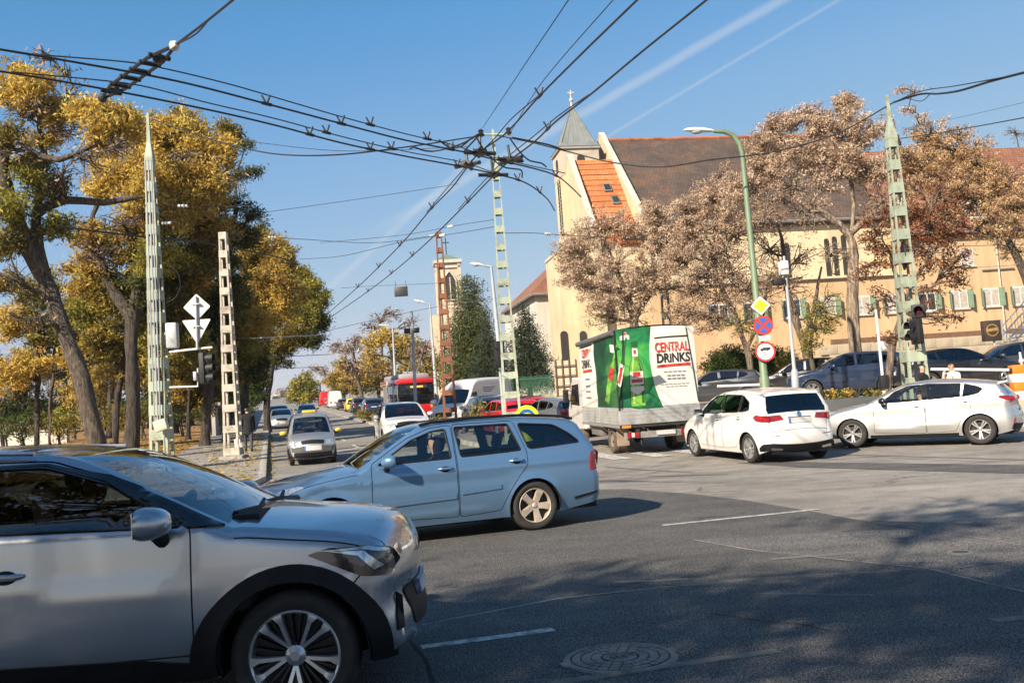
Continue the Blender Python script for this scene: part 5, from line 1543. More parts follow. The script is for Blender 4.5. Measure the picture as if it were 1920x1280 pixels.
# ------------------------------------------------------------------ trees and plants
def leaf_material(name,stops,trans=.35,rough=.6):
	m,N,L,B = nodes_of(name)
	at_ = N.new('ShaderNodeAttribute'); at_.attribute_name = 'tone'
	r = ramp(N,stops); L.new(at_.outputs['Fac'],r.inputs[0])
	L.new(r.outputs[0],B.inputs['Base Color']); B.inputs['Roughness'].default_value = rough; B.inputs['Specular IOR Level'].default_value = .25
	t = N.new('ShaderNodeBsdfTranslucent'); L.new(r.outputs[0],t.inputs[0])
	mx = N.new('ShaderNodeMixShader'); mx.inputs[0].default_value = trans
	L.new(B.outputs[0],mx.inputs[1]); L.new(t.outputs[0],mx.inputs[2]); L.new(mx.outputs[0],N['Material Output'].inputs[0])
	MATS[name] = m
	return m
M_LEAF = dict(
	gold=leaf_material('leaves_gold',[(0,(.30,.20,.045)),(.35,(.53,.36,.075)),(.7,(.70,.50,.12)),(1,(.46,.41,.11))]),
	olive=leaf_material('leaves_olive',[(0,(.07,.07,.018)),(.45,(.17,.15,.035)),(.8,(.33,.24,.05)),(1,(.50,.34,.07))]),
	dark=leaf_material('leaves_dark_green',[(0,(.03,.042,.015)),(.5,(.07,.09,.026)),(.85,(.13,.14,.035)),(1,(.28,.22,.05))]),
	orange=leaf_material('leaves_orange_brown',[(0,(.20,.12,.035)),(.4,(.39,.25,.06)),(.75,(.55,.39,.09)),(1,(.33,.31,.075))]),
	lime=leaf_material('leaves_yellow_green',[(0,(.09,.105,.02)),(.4,(.22,.22,.045)),(.75,(.38,.33,.06)),(1,(.52,.42,.08))]),
	green=leaf_material('leaves_green',[(0,(.025,.045,.012)),(.5,(.06,.10,.022)),(1,(.13,.16,.04))]),
	seed=leaf_material('seed_clusters_tan',[(0,(.29,.195,.13)),(.4,(.47,.345,.245)),(.8,(.61,.465,.345)),(1,(.70,.56,.43))],.25,.8),
	ochre=leaf_material('seed_clusters_ochre',[(0,(.28,.165,.08)),(.4,(.47,.31,.16)),(.8,(.60,.42,.24)),(1,(.68,.53,.34))],.25,.8),
	rust=leaf_material('leaves_rust',[(0,(.09,.03,.015)),(.5,(.22,.08,.035)),(.85,(.32,.15,.07)),(1,(.38,.24,.14))]),
	twig=leaf_material('brown_twig_leaves',[(0,(.18,.12,.085)),(.5,(.31,.215,.155)),(1,(.44,.32,.24))],.2,.9),
	needle=leaf_material('needles',[(0,(.018,.030,.016)),(.5,(.035,.055,.026)),(1,(.085,.11,.05))],.15),
	pine=leaf_material('pine_needles',[(0,(.03,.042,.014)),(.5,(.065,.085,.025)),(1,(.14,.15,.045))],.15))
def bark(name,col,rough=.9):
	m,N,L,B = nodes_of(name)
	B.inputs['Roughness'].default_value = rough
	tc = N.new('ShaderNodeTexCoord'); mp = N.new('ShaderNodeMapping'); mp.inputs['Scale'].default_value = (6,6,1.1); L.new(tc.outputs['Object'],mp.inputs[0])
	n = N.new('ShaderNodeTexNoise'); n.inputs['Scale'].default_value = 2.2; n.inputs['Detail'].default_value = 8; n.inputs['Roughness'].default_value = .7; L.new(mp.outputs[0],n.inputs['Vector'])
	r = ramp(N,[(.34,tuple(c * .3 for c in col)),(.5,col),(.66,tuple(min(1,c * 2.1) for c in col))]); L.new(n.outputs[0],r.inputs[0]); L.new(r.outputs[0],B.inputs['Base Color'])
	bp = N.new('ShaderNodeBump'); bp.inputs['Strength'].default_value = 1.0; bp.inputs['Distance'].default_value = .12; L.new(n.outputs[0],bp.inputs['Height']); L.new(bp.outputs[0],B.inputs['Normal'])
	MATS[name] = m
	return m
M_BARK = bark('bark_grey_brown',(.095,.075,.056))
M_BARK_DARK = bark('bark_dark',(.055,.045,.036))
M_BARK_MID = bark('bark_brown',(.16,.12,.088))
M_BARK_PALE = bark('bark_pale',(.26,.20,.145))
def leaf_mesh(name,C,size,mat,parent,tone=None,aspect=.6,flat_=0.0,rng=RNG):
	"""one small bent blade (two triangles) at each point"""
	n = len(C)
	if n == 0: return None
	d = rng.normal(size=(n,3)); d[:,2] *= (1 - flat_); d /= np.linalg.norm(d,axis=1)[:,None] + 1e-9
	e = rng.normal(size=(n,3)); e -= (e * d).sum(1)[:,None] * d; e /= np.linalg.norm(e,axis=1)[:,None] + 1e-9
	s = (size if np.ndim(size) else np.full(n,size)) * rng.uniform(.42,1.55,n)
	a = d * s[:,None]; b = e * (s * aspect)[:,None]
	up = np.cross(d,e) * (s * .18)[:,None]
	V = np.empty((n,4,3)); V[:,0] = C - a; V[:,1] = C - b * .5 + up; V[:,2] = C + a; V[:,3] = C + b * .5 + up
	me = bpy.data.meshes.new(name)
	me.vertices.add(4 * n); me.vertices.foreach_set('co',V.reshape(-1))
	me.loops.add(4 * n); me.loops.foreach_set('vertex_index',np.arange(4 * n,dtype=np.int32))
	me.polygons.add(n); me.polygons.foreach_set('loop_start',np.arange(0,4 * n,4,dtype=np.int32))
	me.update(calc_edges=True)
	t = rng.uniform(0,1,n) if tone is None else np.clip(tone + rng.normal(0,.16,n),0,1)
	at_ = me.attributes.new('tone','FLOAT','POINT'); at_.data.foreach_set('value',np.repeat(t,4).astype(np.float32))
	me.materials.append(mat)
	o = bpy.data.objects.new(name,me); COL.objects.link(o); o.parent = parent
	return o
def bent(a,b,rng,sag=.12,n=5):
	a,b = Vector(a),Vector(b)
	L_ = (b - a).length
	off = Vector(rng.normal(size=3)) * L_ * sag
	off.z += L_ * sag * .6
	return [a.lerp(b,t) + off * math.sin(math.pi * t) for t in (i / n for i in range(n + 1))]
def tree(name,label,group,trunks,clumps,barkm,cat='tree',rng=RNG,twig_r=.02,z0=None,kind=None,dens=1.0,branch=True):
	"""trunks: lists of (x, y, z, radius); clumps: (centre, radii, kind of leaf, tips, leaves per tip, leaf size, spread)"""
	base = trunks[0][0]
	root = empty(name,base[:3],0,label,cat,group,kind)
	inv = -Vector(base[:3])
	tb = MB()
	nodes = []
	for tr in trunks:
		P = smooth_line([(p[0],p[1],p[2],p[3]) for p in tr],.6,3) if len(tr) > 2 else np.array(tr,float)
		tb.tube([Vector(p[:3]) + inv for p in P],[float(p[3]) for p in P],12)
		nodes += [(Vector(p[:3]),float(p[3])) for p in P]
	for k_ in range(len(tb.v)):           # uneven bark
		v_ = tb.v[k_]; g_ = .03 * math.sin(v_[2] * 5.1 + v_[0] * 9) + .025 * math.sin(v_[1] * 17 + v_[2] * 2.3)
		tb.v[k_] = (v_[0] + g_ + rng.normal() * .012,v_[1] + g_ * .6 + rng.normal() * .012,v_[2])
	tb.build('trunk',barkm,root,True,60)
	br = MB()
	per = {}
	nodes_all = list(nodes)
	order = sorted(clumps,key=lambda c: min((Vector(c[0]) - n[0]).length for n in nodes))
	for (c,rad,lk,tips,lpt,ls,spread) in order:
		c = Vector(c)
		cand = sorted(nodes_all,key=lambda n: (n[0] - c).length + (max(0,n[0].z - c.z + .2) * 2.0))
		n0 = cand[0]
		R_ = max(rad)
		r0 = min(n0[1] * .7,.035 + .028 * (n0[0] - c).length + .03 * R_)
		if branch:
			pth = bent(n0[0],c,rng,.10,6)
			rs = [r0 + (twig_r * 1.5 - r0) * (i / 6) ** .7 for i in range(7)]
			br.tube([p + inv for p in pth],rs,7,cap=False)
			main = pth
			nodes_all += [(p,r) for p,r in zip(pth[2:],rs[2:])]
		u = rng.normal(size=(tips,3)); u /= np.linalg.norm(u,axis=1)[:,None]
		rr = rng.uniform(.2,1,tips) ** .5 * np.where(rng.random(tips) < .18,1.28,1)
		T = np.array(c) + u * rr[:,None] * np.array(rad)
		S_ = np.repeat(np.array(c)[None],tips,0) + rng.normal(size=(tips,3)) * R_ * .1
		if branch:
			S_[:] = np.array([main[q] for q in rng.integers(2,7,tips)])
			for k in range(min(tips,30)):
				pth = bent(Vector(S_[k]),Vector(T[k]),rng,.12,3)
				br.tube([p + inv for p in pth],[twig_r * 1.3,twig_r,twig_r * .8,twig_r * .5],4,cap=False)
		m = int(lpt * dens)
		f_ = np.clip(1.04 - np.abs(rng.normal(0,.26,(tips * m,1))),.2,1.1)      # leaves strung along the twigs, thickest at their ends
		A_,T_ = np.repeat(S_,m,0),np.repeat(T,m,0)
		C = A_ + (T_ - A_) * f_ + rng.normal(size=(tips * m,3)) * spread * np.array([.8,.8,.55])
		C[:,2] -= .12 * R_ * (f_[:,0] ** 2) * rng.uniform(0,1,tips * m)
		tone = np.repeat(rng.uniform(.15,.9,tips),m)
		per.setdefault((lk,ls),[]).append((C + np.array(inv),tone))
	if branch and br.v: br.build('branches',barkm,root,True,80)['kind'] = 'stuff'
	for (lk,ls),L_ in per.items():
		C = np.concatenate([a for a,_ in L_]); tn = np.concatenate([b for _,b in L_])
		o = leaf_mesh('crown',C,ls,M_LEAF[lk],root,tn,rng=rng)
		if len(C) > 0: o['kind'] = 'stuff'
	return root
def CL(px,py,Y,rp,kind,tips=40,lpt=125,ls=.092,sp=.26,fy=1.0,sq=.85):
	"""a clump seen at this place in the picture, standing at depth Y"""
	r = rp * Y / FPX
	return (at(px,py,Y),(r,r * fy,r * sq),kind,tips,lpt,ls,sp)
def TR(pts):
	"""trunk walked up through the picture: (px, py, Y, radius)"""
	out = []
	for (px,py,Y,r) in pts:
		p = at(px,py,Y); out.append((p.x,p.y,p.z,r))
	return out
def rooted(tr,zf=ground_z,sink=.15):
	if zf is park_z: tr = [(a,b,c,r * .7) for a,b,c,r in tr]
	p = tr[0]
	z = zf(p[0],p[1])
	return [(p[0],p[1],min(p[2],z) - sink,p[3] * 1.25)] + tr
PK = 'trees in the park on the left'
# the leaning tree with the pale lower trunk
tree('park_tree','large leaning tree with pale furrowed trunk and golden crown at the far left',PK,
     [rooted(TR([(184,850,36,.52),(165,760,36,.46),(140,670,36.2,.43),(108,590,36.4,.42),(82,515,36.5,.40),(68,450,36.5,.36),(70,380,36.3,.26),(85,300,36,.17),(70,230,35.5,.11),(75,170,35.4,.06)]),park_z),
      TR([(82,515,36.5,.34),(45,450,36,.30),(18,380,35.5,.28),(5,310,35,.20),(20,240,34.6,.10)]),
      TR([(70,400,36.3,.20),(120,375,36.5,.17),(190,380,37,.13),(260,370,37.5,.08)]),
      TR([(85,300,36,.12),(60,285,35,.11),(110,300,34.5,.10),(170,275,34.5,.07),(225,245,34.5,.04)])],
     [CL(62,165,35,48,'gold',34),CL(20,172,35.5,40,'gold',26),CL(105,205,36,40,'gold',26),CL(195,225,34.5,46,'gold',34),CL(155,200,34.8,30,'gold',16),CL(232,215,35.2,36,'gold',20),CL(15,255,34.5,32,'olive',14),
      CL(60,330,35.6,44,'lime',24),CL(20,390,35,44,'lime',26),CL(95,350,36.5,36,'olive',20),CL(110,420,36.5,34,'lime',20),CL(15,455,35.4,40,'olive',22),CL(45,300,35.6,30,'gold',10),CL(70,260,36,28,'gold',8),CL(80,110,35.8,34,'twig',22,4),CL(115,130,36.2,30,'twig',18,3),CL(140,165,36.2,26,'twig',14,4),CL(40,215,35.2,34,'twig',28,6),CL(30,280,34.4,40,'twig',30,4),CL(110,330,34.8,44,'twig',30,4),CL(180,300,34.2,44,'twig',30,4),CL(70,200,34.6,36,'twig',28,4),CL(20,520,35,44,'twig',30,3),CL(60,600,35.5,50,'twig',30,3),CL(230,280,34.4,36,'twig',26,4),CL(130,250,35.4,34,'twig',24,8),CL(95,250,35.8,24,'gold',8),CL(180,265,34.8,22,'gold',8),CL(250,250,35.2,24,'gold',9),CL(35,130,35.5,22,'gold',8)],M_BARK,dens=.62)
# the big golden tree behind the green mast
tree('park_tree','tall tree with dense golden crown behind the green lattice mast',PK,
     [rooted(TR([(247,835,42,.48),(250,740,42,.42),(246,640,42,.38),(258,540,42,.32),(272,450,42,.26),(300,380,42,.18),(330,300,42,.10)]),park_z),TR([(250,600,42,.28),(200,520,42.4,.22),(170,430,42.6,.14),(200,350,42.6,.08)])],
     [CL(285,262,42,58,'gold',60),CL(340,250,42,50,'gold',44),CL(330,225,42.4,30,'olive',14),CL(400,285,42,52,'gold',44),CL(315,335,41,68,'gold',70),CL(235,330,41.4,52,'gold',44),CL(190,345,41.6,38,'gold',24),CL(385,345,41.2,58,'gold',50),CL(265,390,41,50,'gold',40),CL(335,390,40.6,50,'gold',40),CL(205,300,42,34,'gold',16),
      CL(330,440,42.5,70,'olive',50),CL(240,455,42.6,60,'olive',44),CL(395,420,42.5,55,'orange',34),CL(170,445,42.6,45,'orange',24),CL(160,510,43,50,'orange',30),CL(290,520,43,70,'dark',50),CL(215,540,43.2,50,'olive',30),CL(370,500,43,60,'olive',44),CL(300,400,40,50,'twig',30,3),CL(230,420,40.4,50,'twig',30,3),CL(350,300,40.4,46,'twig',30,3),CL(420,330,41,40,'twig',30,5),CL(180,480,41.5,50,'twig',30,3),CL(300,480,41,56,'lime',30)],M_BARK_DARK)
tree('pine_tree','dark green pine whose flat boughs reach out over the street',PK,
     [rooted(TR([(385,815,47,.34),(395,700,47,.30),(410,600,47,.25),(425,500,47,.20),(440,400,47,.14),(445,320,47,.07)]),park_z)],
     [CL(478,322,46,26,'pine',20,34,.075,.2,sq=.35),CL(445,325,46.5,26,'pine',18,34,.075,.2,sq=.4),CL(430,250,47,26,'olive',14),CL(455,268,46.8,24,'pine',12,30,.075,.2,sq=.45),CL(440,380,46,44,'pine',34,34,.075,.2,sq=.5),CL(475,402,45.6,30,'pine',24,34,.075,.2,sq=.4),CL(420,430,46,50,'pine',40,34,.08,.25,sq=.5),CL(455,440,46,34,'dark',26,sq=.6),CL(395,480,46.5,55,'dark',40,sq=.6),CL(345,530,46.6,60,'dark',44),CL(420,540,46.6,50,'dark',36),CL(300,580,47,55,'dark',36),CL(400,600,47,50,'dark',34),CL(350,640,47.4,55,'dark',34)],M_BARK_DARK)
tree('park_tree','broad tree turning orange and yellow behind the pale lattice mast',PK,
     [rooted(TR([(455,800,54,.34),(462,700,54,.30),(470,600,54,.24),(480,520,54,.14),(490,460,54,.07)]),park_z)],
     [CL(495,470,53,48,'orange',46),CL(530,480,53,34,'orange',30),CL(465,490,53,46,'olive',40),CL(515,520,52.6,50,'orange',50),CL(540,545,53,34,'gold',26),CL(465,545,53,52,'orange',44),CL(510,580,53,50,'gold',44),CL(430,590,53.5,50,'orange',40),CL(470,620,53.6,50,'olive',44),CL(410,640,54,45,'olive',36),CL(475,440,54,30,'olive',18)],M_BARK_DARK)
tree('park_tree','yellow-green tree leaning out over the kerb furthest along the park',PK,
     [rooted(TR([(500,770,66,.32),(508,700,66,.27),(525,640,66,.20),(550,590,66,.12)]),park_z)],
     [CL(575,535,65,32,'lime',46),CL(560,515,65,22,'lime',22),CL(580,580,65,36,'lime',54),CL(605,560,65,16,'lime',16),CL(603,605,65,17,'dark',20),CL(560,620,65,34,'olive',44),CL(585,632,65,26,'dark',26),CL(540,575,65.5,36,'lime',44),CL(535,640,66,30,'olive',34),CL(505,630,66,40,'olive',40),CL(520,668,66.5,28,'dark',26),CL(490,670,66.5,32,'dark',34),CL(480,710,66,24,'green',30),CL(478,745,66,20,'green',24)],M_BARK_DARK)
# thin trees and shrubs deeper in the park
def thin(label,pts,cl,barkm=M_BARK_DARK):
	return tree('park_tree',label,PK,[rooted(TR(pts),park_z)],cl,barkm)
thin('slim dark trunk with yellow leaves left of the leaning tree',[(68,838,46,.20),(70,740,46,.17),(66,640,46,.13),(40,560,46,.09),(20,480,46,.05)],[CL(30,600,46,50,'gold',30),CL(90,620,46.5,45,'lime',26),CL(15,520,46,40,'olive',18),CL(60,560,46,40,'olive',18),CL(15,700,45,40,'gold',24),CL(65,680,46,36,'gold',18)])
thin('thin pale sapling with yellow leaves beside the slim dark trunk',[(92,836,48,.10),(96,740,48,.09),(104,640,48,.07),(110,580,48,.04)],[CL(115,590,48,45,'gold',26),CL(140,650,48.5,40,'olive',22),CL(85,530,48,36,'lime',14)],M_BARK)
thin('slender tree with ochre leaves just right of the leaning trunk',[(300,822,50,.16),(305,720,50,.14),(310,620,50,.10),(290,540,50,.06)],[CL(280,640,50,55,'olive',36),CL(330,690,50,50,'olive',30),CL(230,690,51,45,'orange',26),CL(340,600,50,45,'dark',26)])
thin('forked dark tree behind the traffic signal',[(352,815,56,.2),(356,720,56,.16),(350,640,56,.12)],[CL(360,690,56,40,'olive',30),CL(400,700,56,40,'dark',30),CL(330,730,56.5,36,'orange',20),CL(390,750,57,34,'olive',24),CL(300,750,57,34,'dark',22)])
def shrub(name,label,group,px,py,Y,rp,kind,tips=60,lpt=30,ls=.09,sq=.8,zf=park_z,cat='shrub',sp=.2):
	c = at(px,py,Y)
	z = zf(c.x,c.y)
	stems = [[(c.x + random.uniform(-.2,.2),c.y,z - .1,.04),(c.x + random.uniform(-.5,.5),c.y + random.uniform(-.3,.3),max(c.z,z + .4),.015)] for _ in range(3)]
	r = rp * Y / FPX
	return tree(name,label,group,stems,[((c.x,c.y,max(c.z,z + r * sq * .6)),(r,r,r * sq),kind,tips,lpt,ls,sp)],M_BARK_DARK,cat,twig_r=.01)
thin('broad olive tree at the back of the park behind the golden crown',[(205,800,66,.3),(210,700,66,.24),(220,600,66,.16)],[CL(150,560,66,40,'olive',34),CL(200,530,66,44,'orange',36),CL(170,620,66,40,'gold',30),CL(230,610,66,44,'olive',34),CL(270,570,66,40,'dark',30),CL(220,680,66,40,'olive',34),CL(170,700,66.5,34,'gold',24),CL(280,660,66.5,40,'orange',34)])
thin('dark tree at the back of the park beyond the traffic signal',[(330,795,72,.3),(335,700,72,.24),(340,600,72,.16)],[CL(320,560,72,44,'dark',40),CL(370,560,72,44,'olive',40),CL(340,620,72,48,'dark',44),CL(300,620,72,36,'olive',30),CL(390,640,72,40,'olive',36),CL(340,690,72,44,'dark',40),CL(400,700,72,36,'olive',30),CL(290,700,72,36,'dark',30),CL(430,730,72,34,'dark',30),CL(380,750,72,34,'dark',30)])
thin('tree with ochre leaves at the back of the park beyond the pale mast',[(445,790,76,.28),(448,700,76,.2),(450,620,76,.14)],[CL(430,590,76,40,'orange',40),CL(460,560,76,36,'gold',34),CL(440,650,76,40,'olive',40),CL(470,670,76,34,'olive',34),CL(430,700,76,36,'olive',34),CL(465,730,76,26,'dark',28)])
thin('low spreading tree with hanging yellow-green boughs over the park path',[(215,830,45,.22),(222,740,45,.2),(235,660,45,.15),(260,600,45,.09)],[CL(160,590,45,42,'lime',40),CL(200,640,44.6,44,'olive',44),CL(150,670,45,34,'gold',26),CL(290,620,45,46,'lime',44),CL(340,590,45.4,40,'olive',40),CL(310,680,45,40,'olive',36),CL(370,650,45.4,40,'lime',36),CL(260,540,45.4,44,'gold',40),CL(200,560,45.6,40,'olive',36),CL(255,700,45.4,30,'olive',24)])
thin('yellowing tree with drooping branches between mast and pavement',[(420,815,50,.18),(424,740,50,.16),(430,660,50,.12),(440,590,50,.08)],[CL(400,560,50,40,'gold',40),CL(445,560,50,38,'olive',36),CL(430,610,50,44,'lime',44),CL(475,600,50,38,'gold',36),CL(395,650,50,36,'olive',34),CL(460,660,50,36,'lime',34),CL(430,700,50,28,'olive',22),CL(480,690,50.5,26,'dark',24)])
for k,(px,col,lb) in enumerate(((-30,'olive','olive backdrop tree past the left edge of the park'),(45,'gold','yellow backdrop tree behind the slim dark trunk'),(120,'olive','olive backdrop tree behind the thin pale sapling'),(195,'orange','russet backdrop tree behind the leaning trunk'),(280,'olive','olive backdrop tree left of the green mast'),(360,'dark','dark backdrop tree behind the traffic signal'),(425,'olive','olive backdrop tree behind the pale mast'))):
	d = 86 + 3 * (k % 3)
	thin(lb,[(px,790,d,.25),(px + 4,730,d,.2),(px + 2,680,d,.12)],[CL(px - 22,700 + 12 * (k % 2),d,28,col,34,60,.13,.4),CL(px + 24,690,d,28,col,34,60,.13,.4),CL(px,740,d,34,'olive',44,60,.13,.4),CL(px + 30,765,d,28,'green',36,60,.13,.4),CL(px - 26,770,d,28,'olive',36,60,.13,.4),CL(px + 2,665,d,24,col,26,50,.13,.4)])
SH = 'shrubs along the back of the park'
shrub('park_shrub','green shrub by the low pale wall at the left edge',SH,40,795,52,42,'green')
shrub('park_shrub','green and yellow shrub between the thin trunks',SH,112,790,53,40,'lime')
shrub('park_shrub','dark shrub behind the foot of the leaning trunk',SH,215,780,58,34,'olive')
shrub('park_shrub','yellowing shrub just left of the green mast',SH,268,770,62,36,'olive')
shrub('park_shrub','dark green shrub under the traffic signal',SH,345,775,64,36,'dark')
shrub('park_shrub','olive shrub between signal and pale mast',SH,398,780,66,30,'olive')
shrub('park_shrub','gold shrub at the left picture edge',SH,5,720,60,46,'gold')
shrub('park_shrub','low yellow shrub in the gap at far left',SH,140,730,66,46,'gold')
# ---- trees on the right, bare or hung with seed clusters
RT = 'trees in front of the church'
def SEED(px,py,Y,rp,kind='seed',tips=34,lpt=48,ls=.055,sp=.135): return CL(px,py,Y,rp * 1.28,kind,int(tips * 1.15),int(lpt * 2.2),ls,sp)
tree('seed_tree','low spreading tree thick with tan seed clusters behind the lorry',RT,
     [rooted(TR([(1196,720,43,.22),(1192,650,43,.20),(1188,590,43,.17),(1160,520,43,.11),(1140,460,43,.06)]),lot_z),TR([(1188,600,43,.15),(1225,540,43,.12),(1250,470,43,.06)])],
     [SEED(1108,445,43,44),SEED(1075,470,43,34),SEED(1150,425,43,42),SEED(1072,510,43,32),SEED(1110,510,42.6,42),SEED(1160,490,42.4,44),SEED(1205,450,43,42),SEED(1130,555,42.6,38),SEED(1185,545,42.6,38),SEED(1225,510,43,36),SEED(1240,430,43.4,40),SEED(1120,590,43,28,'twig',24,10),SEED(1190,600,43,36,'twig',26,10),SEED(1225,395,43.4,30),SEED(1260,540,43.4,30,'twig',24,12)],M_BARK_PALE)
tree('seed_tree','tall tree with pale trunk and tan seed clusters against the brown roof',RT,
     [rooted(TR([(1612,745,37,.25),(1604,650,37,.23),(1598,560,37,.21),(1600,480,37,.19),(1592,440,37,.16),(1545,400,37,.11),(1500,360,37,.06)]),lot_z),TR([(1592,440,37,.13),(1640,400,37,.10),(1690,370,37,.05)]),TR([(1594,450,37,.10),(1600,380,37.4,.08),(1590,300,37.4,.05)])],
     [SEED(1425,270,37.4,34),SEED(1462,235,37.4,32),SEED(1510,225,37.4,34),SEED(1560,240,37.2,36),SEED(1590,195,37.4,24),SEED(1618,250,37,32),SEED(1480,285,37,40),SEED(1430,320,37.4,40),SEED(1535,290,37,38),SEED(1590,300,36.8,34),SEED(1390,350,37.6,38),SEED(1480,350,37,40,'seed',26,20),SEED(1545,345,37,36,'seed',22,18),SEED(1640,320,37,30),SEED(1440,385,37,44,'twig',34,7),SEED(1510,400,37,44,'twig',30,6),SEED(1650,370,37,34,'twig',26,8),SEED(1560,480,37,34,'twig',18,4)],M_BARK_PALE)
tree('seed_tree','many-branched tree with a mass of brown twigs behind the green lamp post',RT,
     [rooted(TR([(1532,720,40,.20),(1505,640,40,.17),(1480,560,40,.14),(1470,480,40,.09),(1460,420,40,.05)]),lot_z),rooted(TR([(1412,735,41,.15),(1402,660,41,.13),(1380,600,41,.11),(1350,530,41,.07),(1330,450,41,.04)]),lot_z),TR([(1402,650,41,.09),(1430,590,41,.07),(1440,520,41,.04)]),TR([(1505,640,40,.1),(1530,560,40,.07),(1540,500,40,.04)])],
     [SEED(1288,400,41.4,36),SEED(1330,370,41.4,38),SEED(1372,385,41,36),SEED(1290,450,41.4,38),SEED(1340,430,41,40,'seed',30,22),SEED(1390,440,40.6,44,'twig',40,10),SEED(1320,490,41,46,'twig',44,10),SEED(1380,510,41,46,'twig',44,10),SEED(1440,470,40.4,46,'twig',40,8),SEED(1300,550,41.6,36,'twig',34,12),SEED(1345,560,41,40,'twig',34,10),SEED(1420,560,40.4,40,'twig',30,7),SEED(1480,540,40,40,'twig',26,6),SEED(1385,605,41,34,'lime',20,12),SEED(1350,330,41.4,26,'seed',14,22),SEED(1420,600,41,26,'gold',14,8),SEED(1500,480,40,40,'twig',20,4),SEED(1270,480,41.6,34),SEED(1300,520,41.4,34,'seed',26,30),SEED(1360,470,40.8,36,'seed',26,24),SEED(1420,420,40.6,36,'seed',26,24),SEED(1280,590,41.6,30,'twig',30,22),SEED(1330,600,41.4,30,'twig',28,20),SEED(1450,520,40.2,36,'twig',30,12),SEED(1400,540,40.6,36,'twig',30,14)],M_BARK_MID)
tree('young_tree','young tree with yellow-green leaves beside the pale trunk',RT,[rooted(TR([(1528,715,38.5,.09),(1520,650,38.5,.08),(1530,590,38.5,.05)]),lot_z)],
     [SEED(1540,575,38.5,30,'lime',22,12),SEED(1525,615,38.5,30,'lime',26,14),SEED(1560,600,38.5,22,'gold',14,10),SEED(1515,650,38.5,24,'lime',16,12),SEED(1555,555,38.5,18,'gold',8,8)],M_BARK)
tree('rust_leaved_tree','crooked tree with sparse rust-red leaves around the right mast',RT,
     [rooted(TR([(1664,740,34,.13),(1668,680,34,.12),(1678,630,34,.11),(1692,580,34,.09),(1685,530,34,.07),(1670,480,34,.05)]),lot_z),TR([(1692,580,34,.07),(1720,520,34.4,.05),(1760,460,34.6,.035)])],
     [SEED(1640,430,34,36,'rust',22,12,.07),SEED(1665,470,34,32,'rust',20,12,.07),SEED(1625,500,34,30,'rust',14,10,.07),SEED(1735,415,34.6,44,'rust',36,14,.07),SEED(1790,430,34.8,32,'rust',22,12,.07),SEED(1740,470,34.4,42,'rust',30,12,.07),SEED(1795,490,34.6,34,'rust',20,10,.07),SEED(1650,560,34,26,'rust',10,8,.07),SEED(1745,540,34.4,36,'rust',16,9,.07),SEED(1800,530,34.5,22,'rust',6,10,.07),SEED(1780,595,34.4,26,'rust',9,10,.07),SEED(1670,630,34,22,'rust',8,8,.07),SEED(1770,370,34.8,40,'rust',26,12,.07),SEED(1690,400,34.6,34,'rust',22,12,.07)],M_BARK_MID)
tree('seed_tree','wide tree with ochre seed clusters at the right edge',RT,
     [rooted(TR([(1960,760,44,.28),(1950,640,44,.25),(1930,540,44,.2),(1890,450,44,.13),(1840,390,44,.07)]),lot_z),TR([(1890,450,44,.1),(1800,420,44,.08),(1740,400,44,.05)])],
     [SEED(1740,255,44,30,'ochre'),SEED(1775,285,44,38,'ochre'),SEED(1815,300,44,40,'ochre'),SEED(1850,330,44,40,'ochre'),SEED(1725,310,44,38,'ochre'),SEED(1770,340,43.6,42,'ochre'),SEED(1820,370,43.6,42,'ochre'),SEED(1870,370,44,40,'ochre'),SEED(1890,420,44,40,'ochre'),SEED(1915,390,44,36,'ochre'),SEED(1840,270,44,22,'ochre',10,24),SEED(1690,165,43.5,12,'seed',5,24),SEED(1716,166,43.5,9,'seed',4,24),SEED(1703,205,43.5,12,'seed',5,24),SEED(1722,215,43.5,10,'seed',4,22),SEED(1690,290,43.6,34,'ochre',24,22),SEED(1700,350,43.6,36,'ochre',24,18),SEED(1905,340,44,30,'ochre',14,22),SEED(1660,240,43.6,26,'seed',16,26),SEED(1665,300,43.6,30,'seed',20,26),SEED(1800,250,44,22,'ochre',14,24),SEED(1850,420,43.6,36,'ochre',26,22),SEED(1905,470,44,30,'ochre',18,20),SEED(1760,400,43.4,36,'ochre',26,20)],M_BARK)
tree('bare_tree','bare grey tree behind the roof at the far right',RT,[TR([(1960,600,75,.3),(1945,420,75,.2),(1920,330,75,.1),(1905,250,75,.04)])],[CL(1905,250,75,26,'twig',26,2),CL(1890,300,75,26,'twig',26,2),CL(1925,290,75,30,'twig',26,2),CL(1870,330,75,22,'twig',22,2)],M_BARK)
# hedge and planting by the car park
HG = 'hedge plants by the car park'
for px,py,Y,rp,k,lb in ((1345,690,46,34,'green','clipped green hedge bush right of the lorry'),(1375,680,46.4,38,'green','tall clipped hedge bush left of the post signs'),(1410,688,46.2,36,'green','clipped green hedge bush behind the lorry ban sign'),(1445,682,46.4,38,'green','clipped green hedge bush right of the post signs'),(1480,690,45.6,32,'lime','yellowish hedge bush by the white camera post')):
	shrub('hedge_bush',lb,HG,px,py,Y,rp,k,150,40,.06,1.1,lot_z,'hedge',.15)
for k,(px,w) in enumerate(((1553,12),(1572,11),(1592,11),(1632,12),(1650,10))):
	shrub('planter_plant',['tall yellow-green plant at the left end of the grey planter','second plant from the left in the grey planter','yellow plant left of the pale trunk in the planter','yellow plant right of the pale trunk in the planter','low plant at the right end of the grey planter'][k],'plants in the grey planter',px,738,30.0,w,'lime' if k % 2 else 'gold',22,14,.045,.9,lambda x,y: 1.1,'plant',.08)
